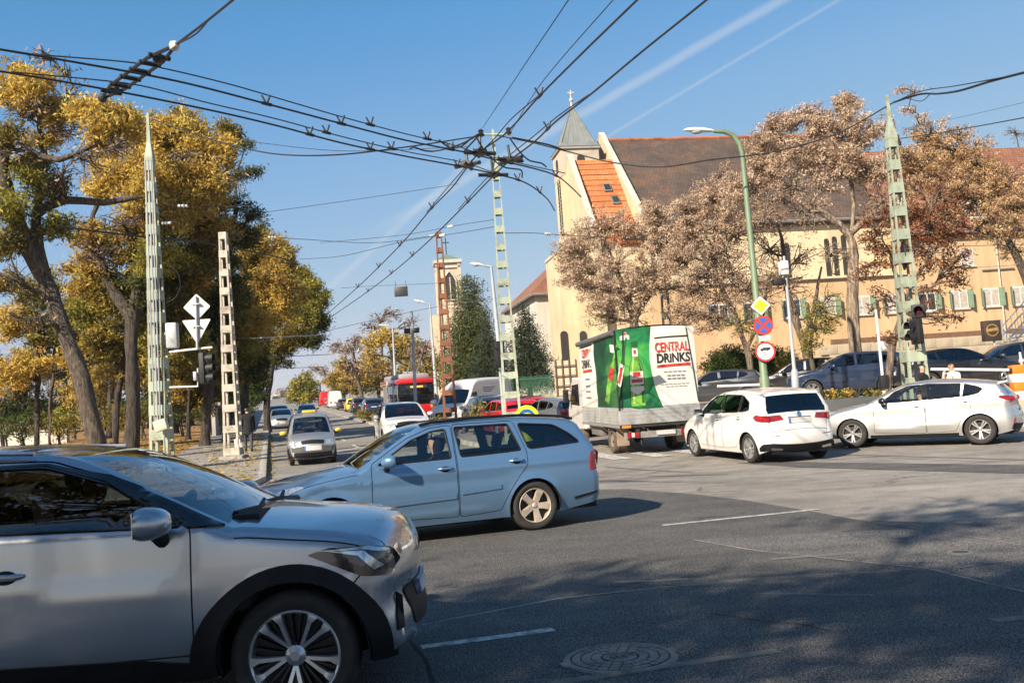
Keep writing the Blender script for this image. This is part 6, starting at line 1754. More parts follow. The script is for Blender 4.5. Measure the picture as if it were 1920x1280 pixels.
# ---- along the street
FT = 'trees further up the street'
def far_tree(name,label,pts,cl,barkm=M_BARK_DARK): return tree(name,label,FT,[rooted(TR(pts),ground_z)],cl,barkm,twig_r=.04)
far_tree('street_tree','golden yellow tree above the red trolleybus',[(742,740,110,.3),(738,690,110,.22),(730,640,110,.12)],[CL(700,640,110,24,'gold',40,22,.2,.4),CL(728,628,110,26,'gold',44,22,.2,.4),CL(760,640,110,26,'gold',40,22,.2,.4),CL(785,655,110,24,'lime',34,22,.2,.4),CL(745,665,110,26,'olive',30,22,.2,.4),CL(770,690,110,24,'gold',30,22,.2,.4),CL(800,690,108,22,'lime',26,22,.2,.4),CL(695,670,111,22,'gold',24,20,.2,.4)])
far_tree('street_tree','bare brown tree left of the golden one',[(680,750,120,.28),(668,700,120,.2),(662,650,120,.1)],[CL(650,655,120,22,'twig',34,10,.2,.4),CL(668,640,120,20,'twig',30,8,.2,.4),CL(640,680,120,20,'orange',30,12,.2,.4),CL(660,690,120,24,'twig',34,12,.2,.4),CL(630,650,121,16,'twig',24,8,.2,.4),CL(690,700,120,18,'orange',24,12,.2,.4),CL(645,715,120,16,'orange',20,12,.2,.4)],M_BARK)
far_tree('street_tree','bare tree with fine twigs behind the golden crown',[(720,740,130,.28),(716,660,130,.18),(715,610,130,.1)],[CL(712,600,130,24,'twig',34,4,.2,.4),CL(735,590,130,20,'twig',30,4,.2,.4),CL(775,605,130,20,'twig',26,4,.2,.4),CL(690,615,130,18,'twig',26,4,.2,.4)],M_BARK)
far_tree('street_tree','rounded green tree closing the street in the distance',[(568,765,175,.35),(568,735,175,.25)],[CL(560,722,175,15,'lime',40,24,.3,.5),CL(580,722,175,16,'lime',40,24,.3,.5),CL(570,708,175,12,'lime',26,24,.3,.5),CL(568,742,175,20,'lime',44,24,.3,.5),CL(590,740,175,12,'olive',24,24,.3,.5),CL(548,742,175,12,'lime',24,24,.3,.5)])
far_tree('street_tree','pale bare trees fading out at the end of the street',[(600,752,230,.3),(600,720,230,.2)],[CL(590,690,230,12,'twig',20,6,.35,.6),CL(606,695,230,12,'twig',20,8,.35,.6),CL(618,715,230,12,'orange',20,10,.35,.6),CL(530,735,230,10,'twig',14,10,.35,.6)],M_BARK)
far_tree('street_tree','brown leafless tree right of the golden one behind the bus',[(800,740,95,.3),(797,690,95,.2),(795,640,95,.1)],[CL(790,660,95,26,'twig',40,26,.15,.35),CL(815,680,95,26,'orange',36,22,.15,.35),CL(770,700,95,26,'olive',36,30,.15,.35),CL(800,715,95,26,'olive',36,30,.15,.35)])
far_tree('street_tree','pinkish brown tree behind the queueing cars',[(712,745,128,.3),(706,700,128,.2)],[CL(690,680,128,24,'twig',44,30,.2,.45),CL(715,690,128,24,'orange',44,30,.2,.45),CL(735,705,128,24,'twig',44,30,.2,.45),CL(670,705,128,22,'orange',40,30,.2,.45),CL(700,718,128,24,'olive',44,30,.2,.45)])
far_tree('street_tree','low russet tree at the far end of the queue',[(645,750,165,.3),(642,715,165,.2)],[CL(640,700,165,18,'orange',44,30,.25,.5),CL(655,715,165,18,'twig',44,30,.25,.5),CL(625,715,165,16,'orange',40,30,.25,.5),CL(670,725,165,18,'olive',40,30,.25,.5),CL(640,728,165,18,'olive',44,30,.25,.5)])
def conifer(name,label,px,py_top,py_bot,Y,half,kind,tiers,droop,Rn=RNG,zf=ground_z,irregular=.2,sp=.10,lpt=9,ls=.10,taper=.85):
	top,bot = at(px,py_top,Y),at(px,py_bot,Y)
	z0 = zf(bot.x,bot.y)
	H_ = top.z - bot.z
	root = empty(name,(bot.x,bot.y,z0),0,label,'conifer','conifers by the church')
	t = MB(); t.tube([(0,0,-.2),(.05,0,(top.z - z0) * .5),(top.x - bot.x,0,top.z - z0)],[.22,.13,.02],10); t.build('trunk',M_BARK_DARK,root,True)
	R0 = half * Y / FPX
	C = []; tn = []
	b = MB()
	for k in range(tiers):
		f = k / (tiers - 1)
		z = (bot.z - z0) + H_ * (.02 + .96 * f)
		r = R0 * (1 - f) ** taper * (1 + Rn.uniform(-irregular,irregular)) + .12
		nb = max(5,int(13 * (1 - f) + 4))
		for q in range(nb):
			an = 2 * math.pi * (q + Rn.uniform(-.3,.3)) / nb + k
			rr = r * Rn.uniform(.7,1.08)
			tip = Vector((math.cos(an) * rr,math.sin(an) * rr,z - droop * rr + Rn.uniform(-.15,.15)))
			s0 = Vector((0,0,z + .1 * rr))
			b.tube([s0,s0.lerp(tip,.5) + Vector((0,0,.06 * rr)),tip],[.03,.02,.008],4,cap=False)
			m = int(lpt * rr / .35) + 8
			u = Rn.uniform(.2,1.03,m) ** .8
			P = np.array(s0)[None] * (1 - u[:,None]) + np.array(tip)[None] * u[:,None]
			P += Rn.normal(size=(m,3)) * sp * (1.0 + rr * .5) * np.array([1,1,.6])
			C.append(P); tn.append(np.full(m,Rn.uniform(.1,.8)))
	b.build('branches',M_BARK_DARK,root,True)
	o = leaf_mesh('crown',np.concatenate(C),ls,M_LEAF[kind],root,np.concatenate(tn),.35)
	o['kind'] = 'stuff'
	return root
conifer('pine_tree','tall full pine standing left of the grey lamp post',890,516,722,72,60,'pine',28,.05,irregular=.35,sp=.26,lpt=20,ls=.14,taper=.5)
conifer('spruce_tree','blue-grey spruce at the foot of the tall pine',918,596,724,66,44,'needle',24,.25,sp=.16,lpt=14)
conifer('spruce_tree','dark spruce between green mast and white house',992,570,718,58,56,'needle',28,.32,sp=.15,lpt=17,taper=.8)
# shrubs on the median
for k in range(16):
	y = 44 + k * 2.6
	x = kerb_x(y) + 8.0
	z = ground_z(x,y) + .14
	r = random.uniform(.5,.7)
	lk = ['olive','green','orange','lime'][k % 4]
	tree('median_shrub','low %s shrub, number %s from the crossing in the planted median row' % (['olive','green','orange-brown','yellow-green'][k % 4],['one','two','three','four','five','six','seven','eight','nine','ten','eleven','twelve','thirteen','fourteen','fifteen','sixteen'][k]),'shrubs on the median',[[(x,y,z - .05,.03),(x,y,z + .4,.012)],[(x + .1,y + .2,z - .05,.03),(x + .3,y + .4,z + .4,.012)]],
         [((x,y,z + .35),(r,r * 1.5,.42),lk,36,22,.06,.12)],M_BARK_DARK,'shrub',twig_r=.008)
tree('median_shrub','taller leafy shrub at the foot of the rusty mast',None,[[(kerb_x(39) + 8.5,39,ground_z(0,39) + .1,.04),(kerb_x(39) + 8.7,39.1,1.5,.015)]],
     [((kerb_x(39) + 8.7,39.0,1.75),(.5,.4,.6),'lime',24,10,.07,.12)],M_BARK_DARK,'shrub',twig_r=.01)
# ---- trees behind the viewer: their shade lies over the near half of the crossing
BT = 'roadside trees behind the viewer'
def shade_tree(label,x,y,h,r,seed,dens=1.0,gap=.35):
	rg = np.random.default_rng(seed)
	cl = []
	for k in range(11):
		a = rg.uniform(0,2 * math.pi); q = r * rg.uniform(.15,1) ** .6
		zz = h * rg.uniform(.45,.95)
		rr = rg.uniform(.9,1.7)
		cl.append(((x + q * math.cos(a),y + q * math.sin(a),zz),(rr,rr,rr * .75),'olive',34,14,.13,.3))
	return tree('roadside_tree',label,BT,[[(x,y,-.1,.26),(x + .1,y,h * .3,.2),(x,y + .2,h * .55,.13),(x + .1,y + .1,h * .8,.06)]],cl,M_BARK,rng=rg,dens=dens)
for k,(x,y,h,r,dn) in enumerate(((-17,-6.5,12,3.6,1.0),(-12.5,-5.2,12.5,3.8,1.2),(-8.2,-5.8,13.5,3.8,1.2),(-4.0,-5.0,14.5,4.0,1.2),(.8,-4.6,15.5,4.0,1.2),(5.5,-5.2,15,4.0,1.0),(-14,-11,13,4,1.0),(-9,-12,14,4,1.0),(-21,-9,12,4,1.0),(10,-4.5,15,4,1.0),(-10.6,-5.0,10.5,3.2,1.8),(-13.2,-4.6,10,3.2,1.8))):
	shade_tree('%s roadside tree behind the viewer whose crown shades the crossing' % ['first','second','third','fourth','fifth','sixth','seventh','eighth','ninth','tenth','eleventh','twelfth'][k],x,y,h,r,100 + k,dn * .85)
# ------------------------------------------------------------------ masts, lamps, signs, signals
M_MASTGREEN = surf('mast_paint_pale_green',(.36,.415,.32),.6,var=.12,scale=2.6,dirt=(.17,.15,.10),streak=.35)
M_MASTPALE = surf('mast_paint_peeling',(.42,.39,.33),.7,var=.22,scale=2.5,dirt=(.17,.12,.08))
M_MASTRUST = surf('mast_rust',(.185,.072,.036),.8,var=.28,scale=3.0)
M_MASTGREY = surf('mast_dull_green',(.24,.27,.20),.7,var=.15,scale=2)
M_LAMPGREEN = surf('lamp_post_green',(.15,.215,.13),.5,var=.12,scale=2)
M_GALV = surf('galvanised_steel',(.42,.44,.46),.5,metal=.4,var=.12,scale=3)
M_GREYPOST = surf('grey_post',(.33,.36,.39),.55,var=.08)
M_WHITEPOST = surf('white_post',(.66,.65,.62),.5,var=.08)
M_BLACK = surf('signal_black',(.012,.012,.013),.6,var=.2)
M_SIGNBACK = surf('sign_back',(.60,.60,.59),.5,metal=.15,var=.08)
M_SIGNWHITE = surf('sign_white',(.74,.73,.70),.45,var=.04)
M_SIGNRED = surf('sign_red',(.40,.018,.018),.45,var=.05)
M_SIGNBLUE = surf('sign_blue',(.012,.085,.36),.45,var=.05)
M_SIGNYEL = surf('sign_yellow',(.66,.40,.006),.45,var=.05)
M_CABLE = surf('cable_black',(.018,.018,.020),.6,var=.2)
M_WIRE = surf('wire_dark',(.035,.034,.036),.5,metal=.3,var=.2)
M_PORCELAIN = surf('insulator',(.55,.55,.52),.3,var=.1)
def lattice(name,label,base_px,base_Y,top_px,w0,w1,levels,mat,base_z=None,cap='cone',rot=0.0,plate=.36,post=.145,cat='mast',gap_top=0):
	"""four tapering corner posts joined by rings of batten plates"""
	b = at(base_px[0],base_px[1],base_Y)
	z0 = base_z if base_z is not None else ground_z(b.x,b.y) + .13
	t = at(top_px[0],top_px[1],base_Y)
	H_ = t.z - z0
	root = empty(name,(b.x,b.y,z0),rot,label,cat,'lattice masts at the crossing')
	hb = H_ * (.86 if cap == 'cone' else 1.0)
	def W(z): return (w0 + (w1 - w0) * z / H_) / 2
	for sx in (-1,1):
		for sy in (-1,1):
			m = MB(); a,c = W(0),W(hb); p = w0 * post
			p1_ = max(p * w1 / w0 * 1.3,.03)
			m.frustum(min(sx * a,sx * (a - p)),max(sx * a,sx * (a - p)),min(sy * a,sy * (a - p)),max(sy * a,sy * (a - p)),0,min(sx * c,sx * (c - p1_)),max(sx * c,sx * (c - p1_)),min(sy * c,sy * (c - p1_)),max(sy * c,sy * (c - p1_)),hb)
			m.build('corner_post',mat,root)
	for k in range(levels):
		f = k / (levels - 1)
		z = hb * (.015 + .955 * f ** .95)
		hgt = hb / levels * plate
		m = MB()
		a,c = W(z) + .006,W(z + hgt) + .006
		th = .012
		for q in range(4):
			M = Matrix.Rotation(q * math.pi / 2,4,'Z')
			m.add([M @ Vector(v) for v in ((-a,-a,z),(a,-a,z),(c,-c,z + hgt),(-c,-c,z + hgt),(-a,-a + th,z),(a,-a + th,z),(c,-c + th,z + hgt),(-c,-c + th,z + hgt))],[(0,1,2,3),(7,6,5,4),(4,5,1,0),(3,2,6,7)])
		m.build('batten_plate',mat,root)
	if cap == 'cone':
		m = MB(); a = W(hb) + .012
		m.box(-a,a,-a,a,hb + .002,hb + .12)
		m.frustum(-a,a,-a,a,hb + .122,-.06,.06,-.06,.06,hb + (H_ - hb) * .40)
		m.frustum(-.06,.06,-.06,.06,hb + (H_ - hb) * .40 + .002,-.035,.035,-.035,.035,H_)
		m.build('cap',mat,root)
	m = MB(); a = w0 * .75; m.bbox(-a,a,-a,a,-.25,.10,.03); m.build('footing',M_PAVE,root)
	return root,z0,H_
GM,gz,gH = lattice('lattice_mast','pale green lattice mast with signs and signal at the left corner',(306,885),30.0,(280,212),.60,.18,14,M_MASTGREEN,plate=.46)
# things strapped to that mast: cables, boxes, signal and sign brackets
gb = Vector(GM.location)
def yl(px,py,Y=29.6): return at(px,py,Y)
m = MB()
for dx in (-4,2,7):
	pts = [yl(297 + dx - (880 - y) * .036,y,29.58) for y in (800,700,600,480,360,300)]
	m.tube([p - gb for p in pts],.022,6)
m.build('cable_run',M_GALV,GM,True)
m = MB(); c = yl(303,797,29.5) - gb; m.bbox(-.20,.20,-.16,.06,-.17,.17,.03,Matrix.Translation(c) @ Matrix.Rotation(-.25,4,'Y')); m.build('junction_box',surf('box_cream',(.50,.48,.38),.6,var=.12),GM,True)
m = MB(); c = yl(308,830,29.52) - gb; m.tube([c + Vector((0,0,.4)),c - Vector((0,0,.9))],.035,8); m.build('conduit',M_MASTGREEN,GM,True)
m = MB(); c = yl(322,628,29.9) - gb; m.bbox(-.16,.20,-.14,.14,-.42,.38,.05,Matrix.Translation(c)); m.build('controller_box',M_GALV,GM,True)
m = MB()
ring = [yl(312 + 26 * math.sin(t),532 - 34 * math.cos(t),29.8) - gb for t in (math.pi * k / 12 for k in range(13))]
m.tube(ring,.012,5); m.build('loose_cable',M_CABLE,GM,True)
def signal_head(root,c,face,n=3,h=.30,w=.30,mat=M_BLACK,lenses=True):
	"""a signal head: housing, visors, lenses; face: direction the lenses look"""
	f = Vector((face[0],face[1],0)).normalized()
	R_ = Matrix.Translation(c) @ Matrix.Rotation(math.atan2(f.y,f.x),4,'Z')
	hd = MB(); hd.bbox(-.14,.04,-w / 2 - .03,w / 2 + .03,-n * h / 2 - .03,n * h / 2 + .03,.035,R_)
	ho = hd.build('housing',mat,root,True)
	for k in range(n):
		z = (n - 1) * h / 2 - k * h
		Lm = R_ @ Matrix.Translation((.045,0,z)) @ Matrix.Rotation(math.pi / 2,4,'Y')
		v = MB(); v.lathe([(.125,-.01),(.13,.24),(.138,.24),(.135,-.01)],20,Lm,math.radians(60),math.radians(300)); v.build('visor',mat,ho,True)
		l_ = MB(); l_.lathe([(.115,0),(.08,.02),(.001,.03)],20,Lm); l_.build('lens',surf('lens_' + 'rag'[k % 3],((.10,.008,.006),(.10,.05,.004),(.008,.05,.03))[k % 3],.15,coat=.6),ho,True)
	return ho
sg = empty('traffic_signal',tuple(yl(385,690,29.6)),0,'black three-lens traffic signal on a bracket of the left green mast','traffic light','traffic signals')
sb = Vector(sg.location)
signal_head(sg,Vector((0,0,0)),(1,-.15))
m = MB(); a = yl(318,660,29.7) - sb
m.tube([a,yl(350,656,29.6) - sb,yl(398,651,29.6) - sb],.035,8); m.build('upper_arm',M_WHITEPOST,sg,True)
m = MB(); m.tube([yl(318,726,29.7) - sb,yl(371,724,29.6) - sb,yl(371,690,29.6) - sb],.03,8); m.build('lower_arm',M_WHITEPOST,sg,True)
m = MB(); m.bbox(-.05,.05,-.05,.05,-.15,.12,.01,Matrix.Translation(yl(366,704,29.55) - sb)); m.build('bracket_box',M_GALV,sg,True)
sp0 = empty('sign_post',tuple(yl(370,655,29.5)),0,'short post with the bare backs of a diamond and a triangle sign','sign')
q0 = Vector(sp0.location)
m = MB(); m.tube([Vector((0,0,0)),yl(367,556,29.5) - q0],.04,10); m.build('post',M_GALV,sp0,True)
def flat_sign(name,poly,c,par,mat,th=.012,yaw=0.0):
	"""a sheet sign in the (across, up) plane about c, facing along -y turned by yaw"""
	m = MB(); R_ = Matrix.Translation(c) @ Matrix.Rotation(yaw,4,'Z')
	m.prism(poly,-th / 2,th / 2,lambda a,b,d: R_ @ Vector((a,d,b)))
	o = m.build(name,mat,par)
	bm = bmesh.new(); bm.from_mesh(o.data); bmesh.ops.recalc_face_normals(bm,faces=bm.faces); bm.to_mesh(o.data); bm.free()
	return o
s_ = .30 * 1.38
c = yl(368,575,29.5) - q0 + Vector((0,.05,0))
flat_sign('diamond_plate',round_poly([(0,-s_),(s_,0),(0,s_),(-s_,0)],.05),c,sp0,M_SIGNBACK,yaw=.1)
c = yl(368,618,29.5) - q0 + Vector((0,.05,0))
flat_sign('triangle_plate',round_poly([(-.44,.32),(.44,.32),(0,-.45)],.06),c,sp0,M_SIGNBACK,yaw=.1)
for dz in (570,612):
	m = MB(); c = yl(368,dz,29.5) - q0; m.bbox(-.12,.12,-.05,.045,-.02,.02,.008,Matrix.Translation(c)); m.build('clamp',M_GALV,sp0,True)
lattice('lattice_mast','pale peeling lattice mast on the left pavement',(439,866),34.0,(416,437),.56,.26,12,M_MASTPALE,cap='flat',plate=.38)
CM,cz,cH = lattice('lattice_mast','tall pale green lattice mast in the middle carrying the crossing wires',(966,850),31.0,(924,243),.60,.17,15,M_MASTGREEN,base_z=ground_z(0,31) + .14)
lattice('lattice_mast','rusty red-brown lattice mast on the median',(846,800),41.0,(828,434),.60,.24,13,M_MASTRUST,cap='flat',plate=.32)
RM,rz_,rH = lattice('lattice_mast','pale green lattice mast with signals at the right corner',(1722,770),29.0,(1671,178),.66,.20,12,M_MASTGREEN,base_z=ground_z(0,29) + .13,plate=.44)
lattice('lattice_mast','weathered dull green lattice mast behind the lorry',(1258,700),47.0,(1238,404),.52,.24,10,M_MASTGREY,base_z=LOT_Z,cap='flat')
# right signals
for (px,py,face,n,lb) in ((1722,583,(-.45,-1),1,'single lens signal looking this way high on the right mast'),(1716,622,(-1,-.25),2,'black signal with long visors turned left on the right mast')):
	c = at(px,py,28.45)
	s = empty('traffic_signal',tuple(c),0,lb,'traffic light','traffic signals')
	signal_head(s,Vector((0,0,0)),face,n,.34,.34)
	m = MB(); m.bbox(-.05,.10,.1,.32,-.04,.04,.01); m.build('bracket',M_GALV,s)
c = at(1693,480,29.2)
s = empty('round_plate',tuple(c),0,'dark round plate seen edge-on behind the right mast','sign')
m = MB(); m.lathe([(.001,.03),(.44,.03),(.44,0),(.001,0)],28,Matrix.Rotation(math.radians(75),4,'Z') @ Matrix.Rotation(math.pi / 2,4,'X')); m.build('plate',M_BLACK,s)
m = MB(); m.tube([(0,0,0),(.35,0,0)],.03,6); m.build('bracket',M_GALV,s)
# dark signal behind the middle mast
c = at(936,665,34)
s = empty('traffic_signal',tuple(c),0,'dark signal seen edge-on left of the middle mast','traffic light','traffic signals'); signal_head(s,Vector((0,0,0)),(-.3,1)); m = MB(); m.tube([(0,0,-.5),(.02,0,-2.3)],.06,8); m.build('post',M_GREYPOST,s,True)
# ---- lamp posts
def lamp_post(label,base,top,arm_px,Y,mat,r0,r1,headmat,base_z,head_len=.75,curve=True):
	b,t,e = at(base[0],base[1],Y),at(top[0],top[1],Y),at(arm_px[0],arm_px[1],Y)
	root = empty('street_lamp',(b.x,b.y,base_z),0,label,'street lamp','street lamps')
	o = Vector((b.x,b.y,base_z))
	m = MB(); up = t - o; ar = e - o
	pts = [Vector((0,0,0)),up * .12,up * .125,up * .93]
	pole = [Vector((0,0,-.05)),up * .18,up * .19,up]
	m.tube(pole,[r0 * 1.35,r0 * 1.35,r0,r1],14)
	if curve:
		d = (ar - up)
		seg = [up,up + Vector((d.x * .08,d.y * .08,d.z * .45)),up + Vector((d.x * .3,d.y * .3,d.z * .8)),up + Vector((d.x * .62,d.y * .62,d.z * .96)),ar]
	else: seg = [up,ar]
	m.tube(seg,[r1] * (len(seg) - 1) + [r1 * .8],10)
	m.build('post',mat,root,True)
	dirn = (ar - seg[-2]); dirn.normalize()
	hm = MB(); n = 14
	prof = [(0,.05,.04),(.12,.10,.07),(.35,.15,.10),(.65,.15,.10),(.9,.10,.07),(1.0,.03,.02)]
	vs = []; side = Vector((-dirn.y,dirn.x,0)).normalized(); upv = side.cross(dirn) * -1
	if upv.z < 0: upv = -upv
	for (f,w,hh) in prof:
		c_ = ar + dirn * f * head_len
		for q in range(n):
			a = 2 * math.pi * q / n
			s_ = math.sin(a)
			vs.append(c_ + side * math.cos(a) * w + upv * (s_ * hh if s_ > 0 else s_ * hh * .45))
	hm.add(vs,[(i * n + q,i * n + (q + 1) % n,(i + 1) * n + (q + 1) % n,(i + 1) * n + q) for i in range(5) for q in range(n)] + [tuple(range(n)),tuple(range(5 * n,6 * n))])
	ho = hm.build('lamp_head',headmat,root,True,60)
	bm = bmesh.new(); bm.from_mesh(ho.data); bmesh.ops.recalc_face_normals(bm,faces=bm.faces); bm.to_mesh(ho.data); bm.free()
	lm = MB(); c_ = ar + dirn * head_len * .55 - upv * .05
	lm.ball(c_,.16,12,8,(1.2,.8,.35)); lm.build('lens',surf('lamp_lens',(.45,.46,.47),.2,coat=.5),ho,True)
	return root
zl = ground_z(8,30) + .13
LP = lamp_post('green curved lamp post carrying three round and diamond signs',(1437,745),(1392,290),(1338,246),30,M_LAMPGREEN,.12,.075,M_SIGNWHITE,zl,.95)
lamp_post('grey lamp post beside the tall pine',(946,742),(921,500),(908,498),52,M_GREYPOST,.16,.07,M_SIGNWHITE,ground_z(0,52) + .13,.8,False)
lamp_post('slim grey lamp post above the white van',(818,730),(806,570),(798,568),78,M_GREYPOST,.15,.06,M_SIGNWHITE,ground_z(0,78),1.0,False)
lamp_post('grey lamp post above the red trolleybus',(742,735),(736,612),(728,611),98,M_GREYPOST,.15,.07,M_SIGNWHITE,ground_z(0,98),1.0,False)
for k,(px,pt,Y,lb) in enumerate(((633,692,190,'short'),(622,688,210,'second'),(652,712,170,'third'))):
	b = at(px + 3,745,Y); t = at(px,pt,Y)
	s = empty('street_post',(b.x,b.y,ground_z(b.x,Y)),0,['grey post far up the street, middle of three','grey post far up the street, leftmost of three','grey post far up the street, rightmost of three'][k],'post','posts far up the street')
	m = MB(); m.tube([(0,0,0),t - Vector(s.location)],[.14,.08],8); m.build('post',M_GREYPOST,s,True)
	m = MB(); m.tube([t - Vector(s.location),t - Vector(s.location) + Vector((-.9,0,.1))],.06,6); m.build('arm',M_GREYPOST,s,True)
# grey signal pole in front of the bus
b = at(779,765,50); t = at(772,583,50)
s = empty('signal_post',(b.x,b.y,ground_z(b.x,50)),0,'thin grey post with a dark camera cluster in front of the trolleybus','post')
m = MB(); m.tube([(0,0,-.1),t - Vector(s.location)],[.11,.06],10); m.build('post',M_GREYPOST,s,True)
c = at(773,620,50) - Vector(s.location)
for d in (-.25,.22):
	m = MB(); m.bbox(-.16,.16,-.12,.12,-.13,.13,.04,Matrix.Translation(c + Vector((d,-.1,0)))); m.build('camera',M_BLACK,s,True)
# white post with camera behind the signs
b = at(1492,740,33); t = at(1470,480,33)
s = empty('camera_post',(b.x,b.y,LOT_Z),0,'white post with thick foot and camera arm behind the three signs','post')
o = Vector(s.location)
m = MB(); m.tube([(0,0,-.1),(0,0,.02),at(1490,697,33) - o,at(1489,690,33) - o,t - o],[.14,.13,.13,.065,.045],12); m.build('post',M_GREYPOST,s,True)
m = MB(); m.bbox(-.14,.14,-.2,.2,-.25,.25,.05,Matrix.Translation(at(1469,503,33) - o)); m.build('camera_housing',M_WHITEPOST,s,True)
m = MB(); a = at(1460,528,33) - o; m.tube([a,at(1505,520,33) - o],.03,6); m.bbox(-.2,.2,-.14,.14,-.12,.12,.04,Matrix.Translation(a)); m.build('camera',M_BLACK,s,True)
# thin pole with black box behind the silver hatchback
b = at(1658,735,28); t = at(1642,580,28)
s = empty('thin_pole',(b.x,b.y,ground_z(b.x,28) + .13),0,'thin white pole with a black box low down behind the silver hatchback','post'); o = Vector(s.location)
m = MB(); m.tube([(0,0,0),t - o],[.05,.035],8); m.build('post',M_WHITEPOST,s,True)
m = MB(); m.bbox(-.12,.12,-.12,.10,-.2,.2,.02,Matrix.Translation(at(1657,716,28) - o)); m.build('box',M_BLACK,s,True)
m = MB(); m.ball(at(1653,645,28) - o,.09); m.tube([at(1653,645,28) - o,at(1660,655,27.8) - o],.05,8); m.build('camera',M_WHITEPOST,s,True)
# ---- signs on the green lamp post
def circle(r,n=40,c=(0,0)): return [(c[0] + r * math.cos(2 * math.pi * k / n),c[1] + r * math.sin(2 * math.pi * k / n)) for k in range(n)]
def on_post(px,py,Y=29.78): return at(px,py,Y)
yw = -.25
def sign_at(name,label,px,py):
	return empty(name,tuple(on_post(px,py)),yw,label,'sign','signs on the green lamp post')
s = sign_at('priority_sign','yellow diamond priority sign with white border on the green lamp post',1426,573)
flat_sign('plate',round_poly([(0,-.30),(.30,0),(0,.30),(-.30,0)],.03),Vector((0,0,0)),s,M_SIGNWHITE,.02)
flat_sign('face',round_poly([(0,-.225),(.225,0),(0,.225),(-.225,0)],.02),Vector((0,-.013,0)),s,M_SIGNYEL,.006)
s = sign_at('no_stopping_sign','round blue no stopping sign with red cross and red rim',1431,610)
flat_sign('plate',circle(.30),Vector((0,0,0)),s,M_SIGNRED,.02)
for k in range(4):
	a0 = k * math.pi / 2 + math.radians(18) - math.pi / 4 + math.pi / 4
	# blue quadrant between the bars
	am = k * math.pi / 2
	pts = [(.055 * math.cos(am) * 1.0,.055 * math.sin(am))]
	for q in range(9):
		an = am - math.radians(33) + math.radians(66) * q / 8
		pts.append((.235 * math.cos(an),.235 * math.sin(an)))
	flat_sign('blue_quarter',pts,Vector((0,-.014,0)),s,M_SIGNBLUE,.006)
s = sign_at('distance_plate','small white plate reading 25 m between the two round signs',1434,634)
flat_sign('plate',round_poly([(-.17,-.075),(.17,-.075),(.17,.075),(-.17,.075)],.015),Vector((0,0,0)),s,M_SIGNWHITE,.02)
def text_mesh(body,size,mat,parent,loc,rot,name='lettering',extrude=.002,width=None,bold=0.0,shear=0.0):
	cu_ = bpy.data.curves.new(name,'FONT'); cu_.body = body; cu_.size = size; cu_.align_x = 'CENTER'; cu_.align_y = 'CENTER'; cu_.extrude = extrude; cu_.resolution_u = 3; cu_.offset = bold; cu_.shear = shear
	tmp = bpy.data.objects.new('tmp_text',cu_); COL.objects.link(tmp)
	dg = bpy.context.evaluated_depsgraph_get()
	me = bpy.data.meshes.new_from_object(tmp.evaluated_get(dg))
	bpy.data.objects.remove(tmp); bpy.data.curves.remove(cu_)
	me.materials.clear(); me.materials.append(mat)
	o = bpy.data.objects.new(name,me); COL.objects.link(o); o.parent = parent
	if width:
		xs = [v.co.x for v in me.vertices]; k = width / (max(xs) - min(xs))
		for v in me.vertices: v.co.x *= k
	o.location = loc; o.rotation_euler = rot
	return o
UPR = (math.pi / 2,0,0)
text_mesh('25 m',.12,M_BLACK,s,(0,-.014,0),UPR)
s = sign_at('weight_limit_sign','round red rimmed lorry ban sign marked 5t',1435,659)
flat_sign('plate',circle(.31),Vector((0,0,0)),s,M_SIGNRED,.02)
flat_sign('face',circle(.25),Vector((0,-.013,0)),s,M_SIGNWHITE,.006)
flat_sign('lorry_symbol',[(-.15,.04),(-.15,.07),(-.13,.105),(-.07,.105),(-.07,.13),(.16,.13),(.16,.04),(.10,.04),(.09,.015),(.05,.015),(.04,.04),(-.06,.04),(-.07,.015),(-.11,.015),(-.12,.04)],Vector((0,-.019,0)),s,M_BLACK,.005)
text_mesh('5t',.17,M_BLACK,s,(0,-.022,-.10),UPR)
# keep-right sign on the nose of the median
p = Vector((kerb_x(28.6) + 8.05,28.6,ground_z(0,28.6) + .14))
p.x = at(989,800,28.6).x
s = empty('island_sign',tuple(p),0,'blue round arrow sign on a yellow disc with a fluorescent post on the median nose','sign')
m = MB(); m.lathe([(.15,0),(.15,1.02),(.001,1.05)],20); m.build('plinth',surf('fluorescent_yellow',(.62,.78,.02),.5,var=.05),s,True)
zc = at(989,782,28.6).z - p.z
m = MB(); m.tube([(0,0,1.0),(0,0,zc)],.03,8); m.build('post',M_GALV,s,True)
flat_sign('disc',circle(.36),Vector((0,-.05,zc)),s,surf('fluorescent_yellow',(.62,.78,.02)),.015)
flat_sign('face',circle(.25),Vector((0,-.061,zc)),s,M_SIGNBLUE,.006)
flat_sign('arrow',[(.14,.02),(.0,.14),(-.02,.09),(.05,.03),(-.16,-.13),(-.12,-.18),(.09,-.03),(.09,-.11),(.14,-.11)],Vector((0,-.066,zc - .02)),s,M_SIGNWHITE,.004)
# dark panel hanging over the street
c = at(752,546,46)
s = empty('hanging_sign',tuple(c),0,'dark rectangular panel hanging from the wires over the street','sign')
m = MB(); m.bbox(-.32,.32,-.06,.06,-.25,.22,.02); m.build('panel',surf('panel_dark',(.03,.033,.038),.5),s,True)
m = MB(); m.tube([(-.25,0,.2),(-.25,0,.5)],.012,5); m.tube([(.25,0,.2),(.25,0,.5)],.012,5); m.build('hangers',M_WIRE,s)
